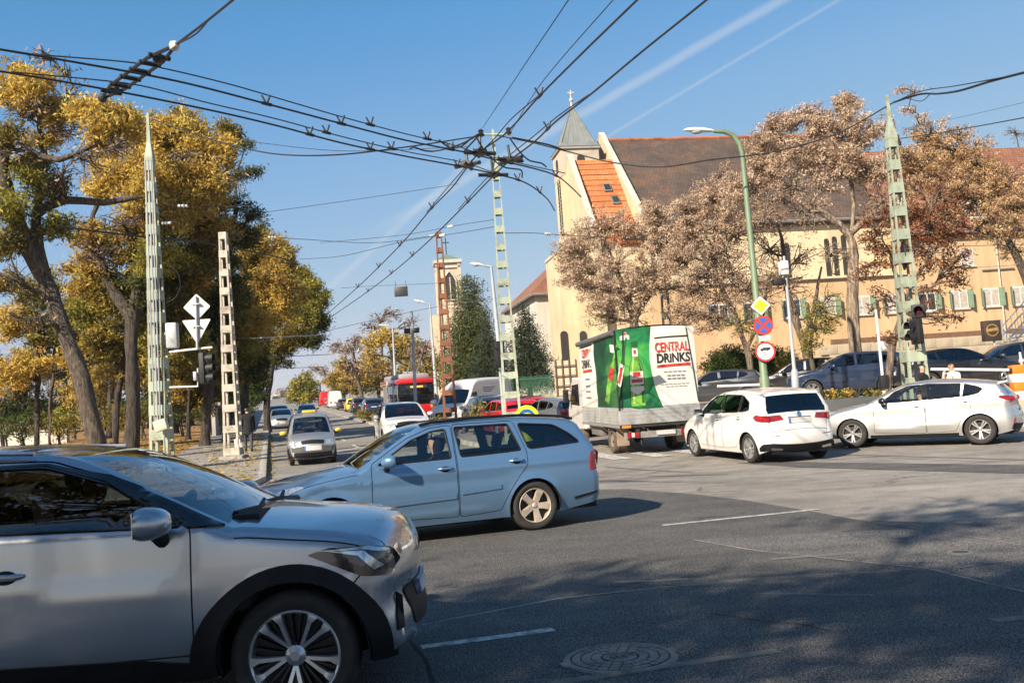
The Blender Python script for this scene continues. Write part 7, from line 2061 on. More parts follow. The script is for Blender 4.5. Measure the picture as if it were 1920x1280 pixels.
# ------------------------------------------------------------------ overhead wires
def at_z(px,py,z):
	d = ray_dir(px,py)
	t = (z - EYE) / d.z
	p = Vector((0,0,EYE)) + d * t
	if p.y > 30: p = Vector((0,0,EYE)) + d * ((z + ground_z(0,p.y) - EYE) / d.z)
	return p
def wire(label,P,r,mat=M_WIRE,cat='wire',name='overhead_wire',group=None,clamps=(),ins=(),sub=10):
	P = [Vector(p) for p in P]
	root = empty(name,tuple(P[0]),0,label,cat,group)
	o = P[0]
	Q = smooth_line([tuple(p - o) for p in P],max(.15,(P[-1] - P[0]).length / (len(P) * sub)),3) if len(P) > 2 else np.array([tuple(p - o) for p in P])
	m = MB(); m.tube([Vector(q) for q in Q],r,6); m.build('strand',mat,root,True)
	for f in clamps:
		k = min(int(f * (len(Q) - 1)),len(Q) - 2); c_ = Vector(Q[k]); t = (Vector(Q[k + 1]) - c_).normalized()
		b = MB(); b.tube([c_ - t * .08,c_ + t * .08],.024,6); b.tube([c_,c_ + Vector((.03,0,.06)),c_ + Vector((.05,0,.12))],[.017,.014,.016],6); b.tube([c_,c_ + Vector((-.06,0,.12))],.014,6)
		b.build('wire_clamp',M_WIRE,root,True)
	for f in ins:
		k = min(int(f * (len(Q) - 1)),len(Q) - 2); c_ = Vector(Q[k]); t = (Vector(Q[k + 1]) - c_).normalized()
		b = MB(); b.tube([c_ - t * .16,c_ - t * .12,c_ - t * .06,c_,c_ + t * .06,c_ + t * .12,c_ + t * .16],[.02,.055,.03,.06,.03,.055,.02],8); b.build('insulator',M_PORCELAIN,root,True)
	return root
WZ = 5.9
def wz(pts,z=WZ): return [at_z(px,py,z) for px,py in pts]
TW = 'trolley wires over the crossing'
wire('upper thick trolley wire crossing from the left picture edge to the church',wz([(-60,84),(0,93),(130,115),(330,152),(500,195),(640,232),(760,263),(869,285),(931,300),(1001,316),(1042,329),(1071,351),(1089,369)]),.0135,group=TW,clamps=(.30,.42,.60,.72,.84))
wire('lower thick trolley wire crossing from the left picture edge past the middle mast',wz([(-60,126),(0,134),(200,168),(400,208),(520,236),(640,268),(760,293),(858,311),(922,325),(979,340),(1025,372),(1040,395)]),.0135,group=TW,clamps=(.38,.48,.62,.76,.86))
wire('thin carrier strand just above the upper crossing trolley wire',wz([(60,102),(250,118),(300,127),(430,158),(540,190),(640,219),(760,251),(850,272),(905,290),(1060,325)],6.1),.009,group=TW,clamps=(.5,.62))
wire('thin carrier strand just above the lower crossing trolley wire',wz([(20,135),(200,152),(260,160),(390,193),(510,221),(640,256),(760,284),(870,305),(920,322)],6.1),.009,group=TW,clamps=(.55,.7))
wire('left of the two long trolley wires running up the street',wz([(1230,-34),(1195,0),(1100,92),(1012,180),(946,252),(900,285),(878,311),(848,351),(810,390),(760,449),(690,520),(612,590)]),.0135,group=TW,clamps=(.10,.30,.42,.52,.66))
wire('right of the two long trolley wires running up the street',wz([(1360,-30),(1325,0),(1210,92),(1104,180),(1042,228),(1001,267),(957,300),(924,331),(883,373),(797,458),(705,535),(612,600)]),.0135,group=TW,clamps=(.14,.26,.44,.56,.7))
wire('carrier strand beside the left long trolley wire',wz([(1012,178),(960,222),(925,262),(885,300),(845,345),(800,398)],6.1),.009,group=TW,clamps=(.4,))
wire('carrier strand beside the right long trolley wire',wz([(1104,178),(1050,215),(1000,256),(950,296),(905,342),(860,392)],6.1),.009,group=TW,clamps=(.5,))
SPN = 'span wires between the masts'
wire('thin stay rising steeply from the middle mast to the top edge',[at(905,240,24),at(985,120,15),at(1066,0,11),at(1090,-36,10.4)],.008,group=SPN)
wire('second thin stay rising from the crossing to the top edge',[at(955,252,22),at(1020,150,15),at(1150,0,11),at(1180,-34,10.4)],.007,group=SPN)
gt = at(283,222,30)
ct = at(922,252,31)
rt_ = at(1676,192,29)
wire('slack cable from the left green mast to the middle mast',[gt,at(330,240,29.5),at(420,268,28),at(520,289,27),at(620,291,27),at(760,276,28.5),at(880,258,30),ct],.022,M_CABLE,group=SPN)
wire('thin stay from the left green mast crossing under the slack cable',[at(284,250,30),at(460,265,29),at(640,283,29),at(880,275,30)],.009,group=SPN)
wire('slack cable from the middle mast to the right green mast',[ct,at(1000,268,30),at(1060,283,30),at(1150,305,29.5),at(1240,313,29),at(1330,300,29),at(1450,285,29),at(1570,250,29),rt_],.024,M_CABLE,group=SPN)
wire('thick bundle of cables leaving the right mast to the right',[rt_,at(1720,178,28),at(1760,176,26),at(1800,170,24),at(1860,152,22),at(1930,134,20),at(1980,122,19)],.030,M_CABLE,group=SPN)
wire('second strand of the cable bundle right of the mast',[rt_,at(1715,175,28),at(1800,160,24),at(1930,136,20),at(1980,126,19)],.014,M_CABLE,group=SPN)
wire('drooping loop of cable beside the right mast head',[rt_,at(1700,185,28.4),at(1725,190,28),at(1745,176,27)],.012,M_CABLE,group=SPN)
wire('middle wire leaving the right mast to the right',[at(1688,260,29),at(1780,246,26),at(1930,219,21),at(1990,208,20)],.014,group=SPN)
wire('faint upper wire at the right picture edge',[at(1700,240,40),at(1800,220,32),at(1930,190,25),at(1990,176,22)],.006,group=SPN)
wire('thin span wire with insulators from left mast to upper right',[at(288,420,30),at(340,416,30),at(480,400,31),at(640,378,32),at(860,345,33)],.008,group=SPN,ins=(.06,))
wire('short span wire with white insulators by the left mast',[at(288,385,30),at(335,386,30),at(420,387,31),at(480,386,31)],.010,group=SPN,ins=(.3,))
wire('dark trolley wire passing behind the left masts',[at(108,424,33),at(200,436,34),at(290,446,36),at(360,452,39),at(440,466,43),at(520,482,48),at(560,496,52)],.035,M_CABLE,group=SPN,clamps=(.3,.5))
wire('thin wire entering from the left edge below the big tree',[at(-10,464,24),at(100,430,28),at(288,380,30)],.008,group=SPN)
wire('thin wire from left mast to the rusty mast',[at(420,440,34),at(560,448,36),at(700,455,38),at(826,440,41)],.010,group=SPN,ins=(.2,.95))
wire('span wire with insulators left of the middle mast',[at(560,486,40),at(640,480,38),at(760,452,35),at(858,437,32),at(928,425,31)],.010,group=SPN,ins=(.80,))
wire('upper span wire with insulators left of the middle mast',[at(600,455,40),at(760,440,36),at(860,422,33),at(926,412,31)],.009,group=SPN,ins=(.75,))
wire('span wire with insulators right of the middle mast',[at(942,437,31),at(1000,437,32),at(1045,440,33),at(1130,445,36),at(1245,452,40)],.010,group=SPN,ins=(.2,))
wire('span wire across the wing of the church',[at(1258,485,46),at(1480,470,40),at(1690,464,29),at(1930,458,26),at(1990,456,25)],.010,group=SPN)
wire('second span wire across the wing of the church',[at(1700,510,29),at(1850,500,27),at(1960,494,26)],.006,group=SPN)
wire('long thin wire low across the street',[at(430,634,34),at(560,632,48),at(700,600,50),at(820,575,52),at(925,560,52)],.011,group=SPN)
wire('white span wire in front of the park trees',[at(470,634,45),at(510,632,45),at(598,628,45)],.02,M_PORCELAIN,group=SPN)
wire('far span wire with clamps up the street',[at(520,668,80),at(560,667,80),at(620,664,80)],.03,group=SPN,clamps=(.3,.6))
wire('furthest span wire with clamps up the street',[at(505,692,100),at(560,689,100),at(610,688,100)],.035,group=SPN,clamps=(.4,))
wire('span wire above the bus',[at(640,540,46),at(700,536,46),at(752,534,46),at(830,530,44),at(900,520,40)],.009,group=SPN)
wire('thin span wire from rusty mast to lamp',[at(834,560,41),at(900,575,45),at(925,560,50)],.01,group=SPN)
# hangers and jumper loops around the crossing
JL = 'jumper loops at the crossing'
for k,(pts,lb) in enumerate((([(823,262),(835,272),(850,278),(866,274),(880,262),(900,250)],'curled jumper loop left of the middle mast head'),([(768,280),(776,276),(790,281),(810,284),(860,272),(895,254)],'long jumper cable dipping left of the mast head'),([(955,258),(975,285),(995,302),(1015,306),(1024,313)],'jumper loop right of the middle mast head'),([(893,258),(915,290),(950,315),(975,318),(979,333)],'jumper loop crossing below the mast head'),([(869,285),(895,257),(905,247)],'short stay from the left wire to the mast'),([(960,258),(1030,272),(1060,283)],'short thick stay right of the mast head'))):
	wire(lb,[at_z(px,py,6.05) for px,py in pts],.014,M_CABLE,group=JL)
m = empty('mast_crossarm',tuple(at(925,252,30.6)),0,'short crossarm with insulators at the head of the middle mast','bracket')
b = MB(); b.tube([(-.42,0,.02),(.55,0,-.04)],.04,6); b.build('arm',M_MASTGREEN,m,True)
for d in (-.40,.50):
	b = MB(); b.tube([(d,0,-.05),(d,0,.02),(d,0,.08),(d,0,.14),(d,0,.2)],[.06,.11,.06,.10,.03],10); b.build('insulator',M_WIRE,m,True)
# crossing plates where wires meet
for k,(px,py,lb) in enumerate(((900,287,'dark crossing fitting where the upper wire meets the left long wire'),(877,310,'dark crossing fitting where the lower wire meets the left long wire'),(957,301,'dark crossing fitting where the upper wire meets the right long wire'),(925,328,'dark crossing fitting in front of the middle mast'))):
	p = at_z(px,py,5.92)
	s = empty('wire_crossing',tuple(p),.3 + k,lb,'wire fitting','wire crossing fittings')
	b = MB(); b.tube([(-.28,-.02,.0),(.28,.02,.0)],.035,6); b.tube([(-.05,-.25,.01),(.05,.25,.01)],.035,6); b.bbox(-.10,.10,-.10,.10,-.03,.05,.015); b.tube([(0,0,0),(.02,.02,.28)],.025,6); b.build('fitting',M_WIRE,s,True)
# section insulator hanging at upper left
a,b_,c_ = at_z(190,186,6.0),at_z(330,84,6.0),at_z(437,0,6.0)
s = empty('section_insulator',tuple(a),0,'ladder-like section insulator between wires at upper left','wire fitting')
d = b_ - a
sd = Vector((-d.y,d.x,0)).normalized()
m = MB()
for q in (-1,1): m.tube([a - a,d * .25 + sd * q * .10,d * .75 + sd * q * .10,d],.022,6)
m.build('rails',M_CABLE,s,True)
for f in (.15,.28,.42,.55,.68,.8):
	b = MB(); b.tube([d * f - sd * .13,d * f + sd * .13],.03,6); b.build('rung',M_CABLE,s,True)
for f,mt in ((.02,M_WIRE),(.2,M_CABLE),(.78,M_CABLE),(.98,M_PORCELAIN)):
	b = MB(); b.tube([d * (f - .035),d * f,d * (f + .035)],[.03,.065,.03],8); b.build('insulator',mt,s,True)
wire('wire from the section insulator up to the top edge',[b_,at_z(385,42,6.0),c_,at_z(480,-34,6.0)],.014,group=SPN)
wire('second strand from the section insulator',[b_,at_z(370,62,5.95),at_z(392,36,6.0)],.010,group=SPN)
# ------------------------------------------------------------------ the vehicles of the scene
P_BLUE = paint('paint_blue_grey',(.135,.265,.435),.55,.30,.06)
P_SILVER = paint('paint_silver',(.40,.43,.48),.70,.24,.03)
P_WHITE = paint('paint_white',(.69,.675,.64),.0,.35,.03)
P_SILVER2 = paint('paint_pale_silver',(.66,.66,.655),.85,.42,.03)
P_SILVER3 = paint('paint_grey_silver',(.42,.43,.44),.7,.42,.08)
P_DARKBLUE = paint('paint_dark_blue',(.012,.022,.045),.2,.3,.05)
P_BLACK = paint('paint_black',(.008,.008,.010),.1,.3,.05)
P_DARKGREY = paint('paint_dark_grey',(.035,.040,.048),.3,.3,.06)
P_RED = paint('paint_red',(.52,.012,.016),.05,.35,.05)
P_TAXI = paint('paint_taxi_yellow',(.80,.50,.02),.0,.35,.05)
P_GREY = paint('paint_mid_grey',(.16,.17,.185),.4,.35,.06)
P_DARKNAVY = paint('paint_navy',(.015,.03,.07),.25,.28,.04)
def badge(B,root,z,rear,r=.045,y0=0.0,mat=None):
	return end_overlay(B,'badge',circle(r,16,(y0,z)),.012,mat or M_CHROME,root,rear,step=.03)
def tail_lamps(B,root,side_poly,rear_poly,mat=M_TAIL,label=None):
	a = side_overlay(B,'tail_light',side_poly,.008,mat,root,step=.04)
	b = end_overlay(B,'tail_light',rear_poly,.008,mat,root,True,mirror=True,step=.04)
def stick(B,name,pts,r,mat,root,off=.02,sides=(1,-1)):
	for sg in sides:
		P_,_ = B.side_pts(np.array(pts),off,sg)
		m = MB(); m.tube([tuple(p) for p in P_],r,6); m.build(name,mat,root,True)
def driver(car,xm,x,y,z,label,shirt,hair=M_HAIR):
	"""a person at the wheel, from the hips up, built as one skin"""
	root = empty('person',(0,0,0),0,label,'person','drivers')
	root.matrix_world = car.matrix_world @ Matrix.Translation((xm - x,y,z))
	J = [(0,0,0),(-.03,0,.22),(-.05,0,.40),(-.06,0,.50),(-.05,0,.57),(-.03,0,.68),(-.04,0,.76),
         (-.05,.17,.42),(.06,.23,.20),(.30,.14,.24),(.37,.12,.27),(-.05,-.17,.42),(.06,-.23,.20),(.30,-.14,.24),(.37,-.12,.27),(.12,.09,-.02),(.45,.10,.02),(.12,-.09,-.02),(.45,-.10,.02)]
	E_ = [(0,1),(1,2),(2,3),(3,4),(4,5),(5,6),(2,7),(7,8),(8,9),(9,10),(2,11),(11,12),(12,13),(13,14),(0,15),(15,16),(0,17),(17,18)]
	Rr = [.15,.15,.16,.06,.06,.10,.06,.075,.05,.038,.042,.075,.05,.038,.042,.09,.07,.09,.07]
	skin_body(root,J,E_,Rr,lambda c: 1 if c[2] > .53 and c[2] < .705 or (c[0] > .31 and c[2] > .2) else (2 if c[2] >= .705 or (c[2] > .6 and c[0] < -.06) else 0),[shirt,M_SKIN,hair])
	return root
def skin_body(root,J,E_,Rr,pick,mats,name='body',sub=1):
	me = bpy.data.meshes.new('skeleton'); me.from_pydata(J,E_,[])
	o = bpy.data.objects.new('skeleton',me); COL.objects.link(o)
	md = o.modifiers.new('skin','SKIN'); md.use_smooth_shade = True
	for k,sv in enumerate(me.skin_vertices[0].data):
		r = Rr[k]
		sv.radius = r if isinstance(r,tuple) else (r,r)
		sv.use_root = (k == 0)
	sd = o.modifiers.new('sub','SUBSURF'); sd.levels = sub; sd.render_levels = sub
	dg = bpy.context.evaluated_depsgraph_get()
	m2 = bpy.data.meshes.new_from_object(o.evaluated_get(dg))
	bpy.data.objects.remove(o); bpy.data.meshes.remove(me)
	m2.materials.clear()
	for m in mats: m2.materials.append(m)
	for p in m2.polygons: p.material_index = pick(p.center); p.use_smooth = True
	b = bpy.data.objects.new(name,m2); COL.objects.link(b); b.parent = root
	return b
def front_set(B,root,zlamp,lamp,zgr,gr,zpl,intake,fog=True,lampm=M_LAMP):
	end_overlay(B,'headlight',lamp,.010,lampm,root,False,mirror=True,step=.04)
	end_overlay(B,'grille',gr,.008,M_TRIM,root,False)
	if intake: end_overlay(B,'air_intake',intake,.006,M_TRIM,root,False)
	plate(root,B,zpl,False,off=.02)
# ---- blue estate crossing to the left
a = math.radians(20)
h = (-math.cos(a),-math.sin(a)); lf = (-h[1],h[0])
c = (.13 - lf[0] * .79 + h[0] * 1.29,12.44 - lf[1] * .79 + h[1] * 1.29)
car,B = make_car(ESTATE,'estate_car','blue-grey estate car with roof rails driving left across the junction','car',None,c,h,dict(paint=P_BLUE,rear=M_GLASS_MID,side=M_GLASS_CLEAR,quarter=M_GLASS_MID,alloy=surf('alloy_dusty',(.50,.42,.34),.5,metal=.4,var=.15,scale=9),handle=P_BLUE))
xm = car['xm']
for x0,x1,z0,z1 in ((1.45,2.46,.475,.535),(2.53,3.05,.545,.60)):
	side_overlay(B,'side_moulding',[(x0,z0 - .0),(x1,z0 + .03),(x1,z1 + .03),(x0,z1)],.014,P_BLUE,car)
tail_lamps(B,car,round_poly([(4.30,.70),(4.47,.70),(4.50,.92),(4.44,.965),(4.33,.93)],.02),round_poly([(.60,.70),(.80,.70),(.80,.955),(.66,.955)],.02))
end_overlay(B,'headlight',round_poly([(.40,.62),(.80,.62),(.80,.76),(.42,.73)],.03),.01,M_LAMP,car,False,mirror=True)
side_overlay(B,'headlight',round_poly([(.14,.64),(.30,.68),(.62,.80),(.55,.815),(.30,.765),(.15,.715)],.02),.008,M_LAMP,car,step=.04)
end_overlay(B,'grille',[(-.38,.60),(.38,.60),(.42,.70),(-.42,.70)],.01,M_TRIM,car,False)
plate(car,B,.45,False); plate(car,B,.80,True)
stick(B,'roof_rail',[(2.10,1.40),(2.25,1.43),(2.8,1.452),(3.5,1.44),(4.05,1.385),(4.16,1.35)],.022,M_TRIM,car,.035)
side_overlay(B,'rear_bumper_strip',[(4.06,.345),(4.40,.40),(4.40,.425),(4.06,.375)],.008,M_TRIM,car,step=.06)
driver(car,xm,2.32,.36,.52,'driver in dark clothes at the wheel of the blue estate',surf('jacket_dark',(.03,.032,.04),.9))
# ---- silver crossover close by on the left
h = (1,.045); rt_v = (h[1],-h[0])
c = (-1.24 - rt_v[0] * .79 - h[0] * 1.28,5.13 - rt_v[1] * .79 - h[1] * 1.28)
car,B = make_car(CROSSOVER,'crossover_car','silver crossover car with black wheel arches driving right in the shaded foreground','car',None,c,h,dict(paint=P_SILVER,rear=M_GLASS_DARK,side=M_GLASS_MID,seal=M_GLOSSBLACK,seal_r=.008,alloy=surf('alloy_bright',(.62,.62,.63),.3,metal=.7,var=.08)))
xm = car['xm']
R,RA = CROSSOVER['R'],CROSSOVER['R'] + CROSSOVER['arch_gap']
for xa in CROSSOVER['axles']:
	def wd(t): return .09 + (.05 if math.cos(t) > 0 else .015) * abs(math.cos(t)) ** 3
	inner = [(xa + RA * math.cos(t),R + RA * math.sin(t)) for t in (math.radians(-9) + math.radians(198) * k / 30 for k in range(31))]
	outer = [(xa + (RA + wd(t)) * math.cos(t),R + (RA + .085) * math.sin(t)) for t in (math.radians(-9) + math.radians(198) * k / 30 for k in range(31))]
	side_overlay(B,'arch_trim',inner + outer[::-1],.016,M_TRIM,car,step=.05)
x0,x1 = CROSSOVER['axles'][0] + RA + .05,CROSSOVER['axles'][1] - RA - .05
side_overlay(B,'sill_trim',[(x0,.262),(x1,.262),(x1,.41),(x0 + .35,.385),(x0 + .05,.345)],.012,M_TRIM,car)
# black screen pillar and mirror base
side_overlay(B,'pillar_trim',[(1.00,1.03),(1.18,1.035),(1.42,1.175),(1.62,1.30),(1.94,1.402),(2.38,1.412),(2.38,1.422),(1.94,1.413),(1.61,1.328),(1.28,1.175)],.014,M_GLOSSBLACK,car,step=.03)
side_overlay(B,'door_pillar_trim',[(2.355,1.083),(2.465,1.087),(2.465,1.41),(2.355,1.41)],.012,M_GLOSSBLACK,car)
hl = round_poly([(.10,.775),(.16,.70),(.30,.72),(.57,.85),(.46,.878),(.26,.868),(.14,.84)],.015)
side_overlay(B,'headlight',hl,.008,M_LAMPDARK,car,step=.03)
side_overlay(B,'light_guide',[(.46,.86),(.28,.845),(.19,.76),(.235,.745),(.31,.825)],.014,M_LAMP,car,step=.03)
side_overlay(B,'light_guide',[(.52,.866),(.26,.864),(.15,.832),(.16,.82),(.28,.85)],.014,M_LAMP,car,step=.03)
end_overlay(B,'headlight',round_poly([(.48,.77),(.80,.71),(.80,.83),(.50,.81)],.02),.008,M_LAMPDARK,car,False,mirror=True)
end_overlay(B,'grille',round_poly([(-.42,.38),(.42,.38),(.50,.60),(-.50,.60)],.05),.008,M_TRIM,car,False)
side_overlay(B,'fog_recess',[(.10,.40),(.135,.40),(.14,.59),(.105,.57)],.010,M_TRIM,car,step=.03)
side_overlay(B,'wing_seam',[(.28,.74),(.36,.66),(.365,.665),(.285,.745)],.002,M_TRIM,car,step=.03)
plate(car,B,.54,False,off=.03)
for q in (-1,1):
	wp = MB(); wp.tube([(xm - 1.00,q * .30 - .25,1.065),(xm - .93,q * .30 + .05,1.07),(xm - .97,q * .30 + .35,1.095)],[.022,.018,.012],6); wp.build('wiper',M_TRIM,car,True)
cw = MB(); cw.bbox(xm - 1.01,xm - .85,-.62,.62,1.02,1.068,.02); cw.build('cowl',M_TRIM,car,True)
stick(B,'roof_rail',[(2.02,1.45),(2.42,1.475),(3.02,1.465),(3.52,1.41)],.014,P_SILVER,car,.03)
driver(car,xm,2.07,-.36,.56,'passenger seen as a dark profile in the silver crossover',surf('jacket_dark',(.03,.032,.04)))
driver(car,xm,2.07,.36,.56,'driver at the wheel of the silver crossover',surf('coat_brown',(.10,.07,.05),.9))
# ---- white compact people carrier from behind
h = (-.25,.968); rt_v = (h[1],-h[0])
c = (4.96 + rt_v[0] * .79 + h[0] * 1.365,20.69 + rt_v[1] * .79 + h[1] * 1.365)
car,B = make_car(COMPACT_MPV,'hatchback_car','white tall hatchback with dark rear window seen from behind','car',None,c,h,dict(paint=P_WHITE,rear=M_GLASS_DARK,side=M_GLASS_MID,seal_r=.012))
tail_lamps(B,car,round_poly([(4.0,.905),(4.25,.865),(4.27,.995),(4.02,1.035),(3.92,.98)],.03),round_poly([(.36,.895),(.82,.865),(.82,1.0),(.42,.995)],.03),M_TAIL)
end_overlay(B,'rear_bumper_insert',round_poly([(-.84,.25),(.84,.25),(.84,.43),(-.84,.43)],.08),.012,M_TRIM,car,True)
side_overlay(B,'rear_bumper_insert',round_poly([(4.02,.265),(4.25,.28),(4.30,.425),(4.20,.425),(4.04,.34)],.03),.010,M_TRIM,car)
for y in (.58,-.58): end_overlay(B,'exhaust_trim',round_poly([(y - .12,.30),(y + .12,.30),(y + .12,.35),(y - .12,.35)],.02),.022,M_CHROME,car,True,step=.03)
plate(car,B,.86,True); badge(B,car,.985,True,.05)
end_overlay(B,'boot_seam',[(-.62,.655),(.62,.655),(.62,.663),(-.62,.663)],.003,M_TRIM,car,True)
end_overlay(B,'handle_strip',[(-.27,.925),(.27,.925),(.27,.937),(-.27,.937)],.006,M_TRIM,car,True)
for q in (1,-1): end_overlay(B,'bumper_slit',[(q * .50,.56),(q * .78,.58),(q * .78,.59),(q * .50,.572)],.004,M_TRIM,car,True)
side_overlay(B,'pillar_trim',[(2.435,1.068),(2.525,1.07),(2.525,1.455),(2.435,1.455)],.006,M_GLOSSBLACK,car)
side_overlay(B,'pillar_trim',[(3.275,1.094),(3.345,1.097),(3.365,1.43),(3.295,1.44)],.006,M_GLOSSBLACK,car)
driver(car,car['xm'],2.3,.36,.58,'driver of the white tall hatchback',surf('jacket_dark',(.03,.032,.04)))
# ---- silver hatchback at the right
pr,pf = Vector((10.13,21.19)),Vector((7.79,22.61))
h = (pf - pr).normalized(); lf = Vector((-h.y,h.x))
c = (pr + pf) / 2 - lf * .80
car,B = make_car(HATCH,'hatchback_car','pale silver hatchback in profile in front of the car park','car',None,c,h,dict(paint=P_SILVER2,rear=M_GLASS_DARK,side=M_GLASS_CLEAR,mirror=P_BLACK))
tail_lamps(B,car,round_poly([(3.98,1.00),(4.27,.90),(4.31,.96),(4.28,1.02),(4.02,1.05)],.02),round_poly([(.40,.90),(.80,.88),(.80,1.0),(.50,1.0)],.02))
end_overlay(B,'bumper_insert',round_poly([(-.78,.30),(.78,.30),(.78,.44),(-.78,.44)],.04),.01,M_TRIM,car,True)
side_overlay(B,'reflector',[(4.22,.42),(4.25,.42),(4.29,.55),(4.265,.55)],.01,M_TAIL,car,step=.03)
plate(car,B,.72,True); end_overlay(B,'headlight',round_poly([(.40,.62),(.80,.64),(.80,.76),(.44,.72)],.03),.01,M_LAMP,car,False,mirror=True)
side_overlay(B,'headlight',round_poly([(.10,.65),(.50,.80),(.42,.815),(.12,.73)],.02),.008,M_LAMP,car,step=.04)
side_overlay(B,'sill_trim',[(1.28,.21),(3.15,.21),(3.15,.27),(1.28,.27)],.008,M_TRIM,car)
side_overlay(B,'pillar_trim',[(2.455,1.025),(2.575,1.03),(2.535,1.375),(2.415,1.365)],.006,M_GLOSSBLACK,car)
sp_m = MB(); sp_m.bbox(-.12,.14,-.58,.58,-.02,.02,.012,Matrix.Translation((car['xm'] - 4.06,0,1.325)) @ Matrix.Rotation(.18,4,'Y')); sp_m.build('roof_spoiler',P_SILVER2,car,True)
driver(car,car['xm'],2.3,.36,.50,'driver in pale clothes in the silver hatchback',surf('shirt_pale',(.5,.5,.48),.9))
# ---- small grey taxi coming towards us
hs = (.2475,-.969)
car,B = make_car(CITY,'taxi_car','small silver-grey taxi with yellow roof sign and mirrors coming towards us','car',None,(-6.80,31.5),hs,dict(paint=P_SILVER3,rear=M_GLASS_MID,side=M_GLASS_CLEAR,mirror=P_TAXI))
front_set(B,car,.68,round_poly([(.42,.60),(.72,.60),(.70,.75),(.44,.73)],.03),.6,round_poly([(-.34,.60),(.34,.60),(.36,.69),(-.36,.69)],.03),.50,[(-.70,.25),(.70,.25),(.70,.40),(-.70,.40)])
end_overlay(B,'bumper',round_poly([(-.72,.41),(.72,.41),(.72,.56),(-.72,.56)],.03),.016,surf('bumper_grey',(.07,.07,.072),.7),car,False)
side_overlay(B,'headlight',round_poly([(.12,.60),(.30,.66),(.34,.78),(.14,.73)],.02),.008,M_LAMP,car,step=.04)
m = MB(); m.bbox(-.09,.09,-.22,.22,0,.09,.03,Matrix.Translation((car['xm'] - 1.9,0,1.585))); m.build('taxi_sign',P_TAXI,car,True)
driver(car,car['xm'],1.75,.34,.55,'driver of the small grey taxi',surf('jacket_dark',(.03,.032,.04)))
# ---- white SUV behind it in the next lane
p = at(752,780,37.6)
car,B = make_car(SUV,'suv_car','white SUV coming towards us behind the blue estate','car',None,(p.x,37.6),hs,dict(paint=P_WHITE,rear=M_GLASS_DARK,side=M_GLASS_MID,screen=M_GLASS_MID))
front_set(B,car,.8,round_poly([(.45,.78),(.82,.80),(.82,.90),(.47,.87)],.03),.7,round_poly([(-.44,.70),(.44,.70),(.44,.86),(-.44,.86)],.03),.56,round_poly([(-.7,.32),(.7,.32),(.7,.5),(-.7,.5)],.04))
stick(B,'roof_rail',[(2.2,1.58),(2.7,1.61),(3.3,1.59),(3.8,1.54)],.022,M_TRIM,car,.04)
# ---- further cars: lower detail
PROTO = {}
def far_car(S,label,px,Y,h,p_,group='traffic further up the street',rear=True,name='car',zf_=ground_z,py=770):
	"""further cars: one model a kind, copied with its parts and repainted"""
	q = at(px,py,Y)
	key = (S['L'],rear)
	if key not in PROTO:
		car,B = make_car(S,name,label,'car',group,(q.x,Y),h,dict(paint=p_,rear=M_GLASS_DARK,side=M_GLASS_DARK,screen=M_GLASS_MID),detail=0,zf_=zf_)
		if rear:
			zt = 1.0 if S is SUV else .92
			end_overlay(B,'tail_light',round_poly([(.52,zt - .12),(.80,zt - .12),(.80,zt + .10),(.56,zt + .10)],.03),.012,M_TAIL,car,True,mirror=True)
			plate(car,B,zt - .18,True)
		else:
			end_overlay(B,'headlight',round_poly([(.45,.64),(.80,.64),(.80,.76),(.47,.74)],.03),.012,M_LAMP,car,False,mirror=True)
			end_overlay(B,'grille',round_poly([(-.40,.56),(.40,.56),(.40,.70),(-.40,.70)],.03),.01,M_TRIM,car,False)
			plate(car,B,.46,False)
		PROTO[key] = (car,p_,S)
		return car
	src,p0,_ = PROTO[key]
	car = copy_tree(src)
	car.name = name
	tag(car,label,'car',group)
	hl = math.hypot(*h); hx,hy = h[0] / hl,h[1] / hl
	wb = S['axles'][1] - S['axles'][0]
	zf,zr = zf_(q.x + hx * wb / 2,Y + hy * wb / 2),zf_(q.x - hx * wb / 2,Y - hy * wb / 2)
	car.matrix_world = Matrix.Translation((q.x,Y,(zf + zr) / 2)) @ Matrix.Rotation(math.atan2(hy,hx),4,'Z') @ Matrix.Rotation(-math.atan2(zf - zr,wb),4,'Y')
	for o in car.children_recursive:
		for sl in o.material_slots:
			if sl.material == p0: sl.link = 'OBJECT'; sl.material = p_
	return car
ha = (-.2475,.969)
far_car(SUV,'dark grey SUV standing behind the white van',914,43.5,ha,P_DARKGREY)
far_car(HATCH,'red hatchback waiting beyond the dark SUV',980,46.0,(-.35,.94),P_RED)
far_car(ESTATE,'red car whose boot shows left of the middle mast',950,40.0,(-.30,.95),P_RED)
far_car(HATCH,'grey hatchback waiting left of the lorry cab',1040,35.5,(-.42,.91),P_GREY)
far_car(HATCH,'silver car driving down by the left kerb in the distance',527,74,hs,P_SILVER3,rear=False)
far_car(SUV,'dark car behind the distant silver one',522,84,hs,P_DARKGREY,rear=False)
far_car(HATCH,'dark blue car in the far oncoming lane',575,92,hs,P_DARKNAVY,rear=False)
far_car(SUV,'dark SUV just left of the trolleybus',697,92,ha,P_DARKNAVY)
far_car(SUV,'black car queueing right of the yellow taxi',674,104,ha,P_BLACK)
far_car(SUV,'yellow taxi queueing far up the street',662,112,ha,P_TAXI)
far_car(HATCH,'dark car queueing behind the distant white van',645,126,ha,P_BLACK)
far_car(VAN,'white van queueing far up the street',628,140,ha,P_WHITE,name='van')
far_car(VAN,'red and white van at the far end of the queue',610,160,ha,P_RED,name='van')
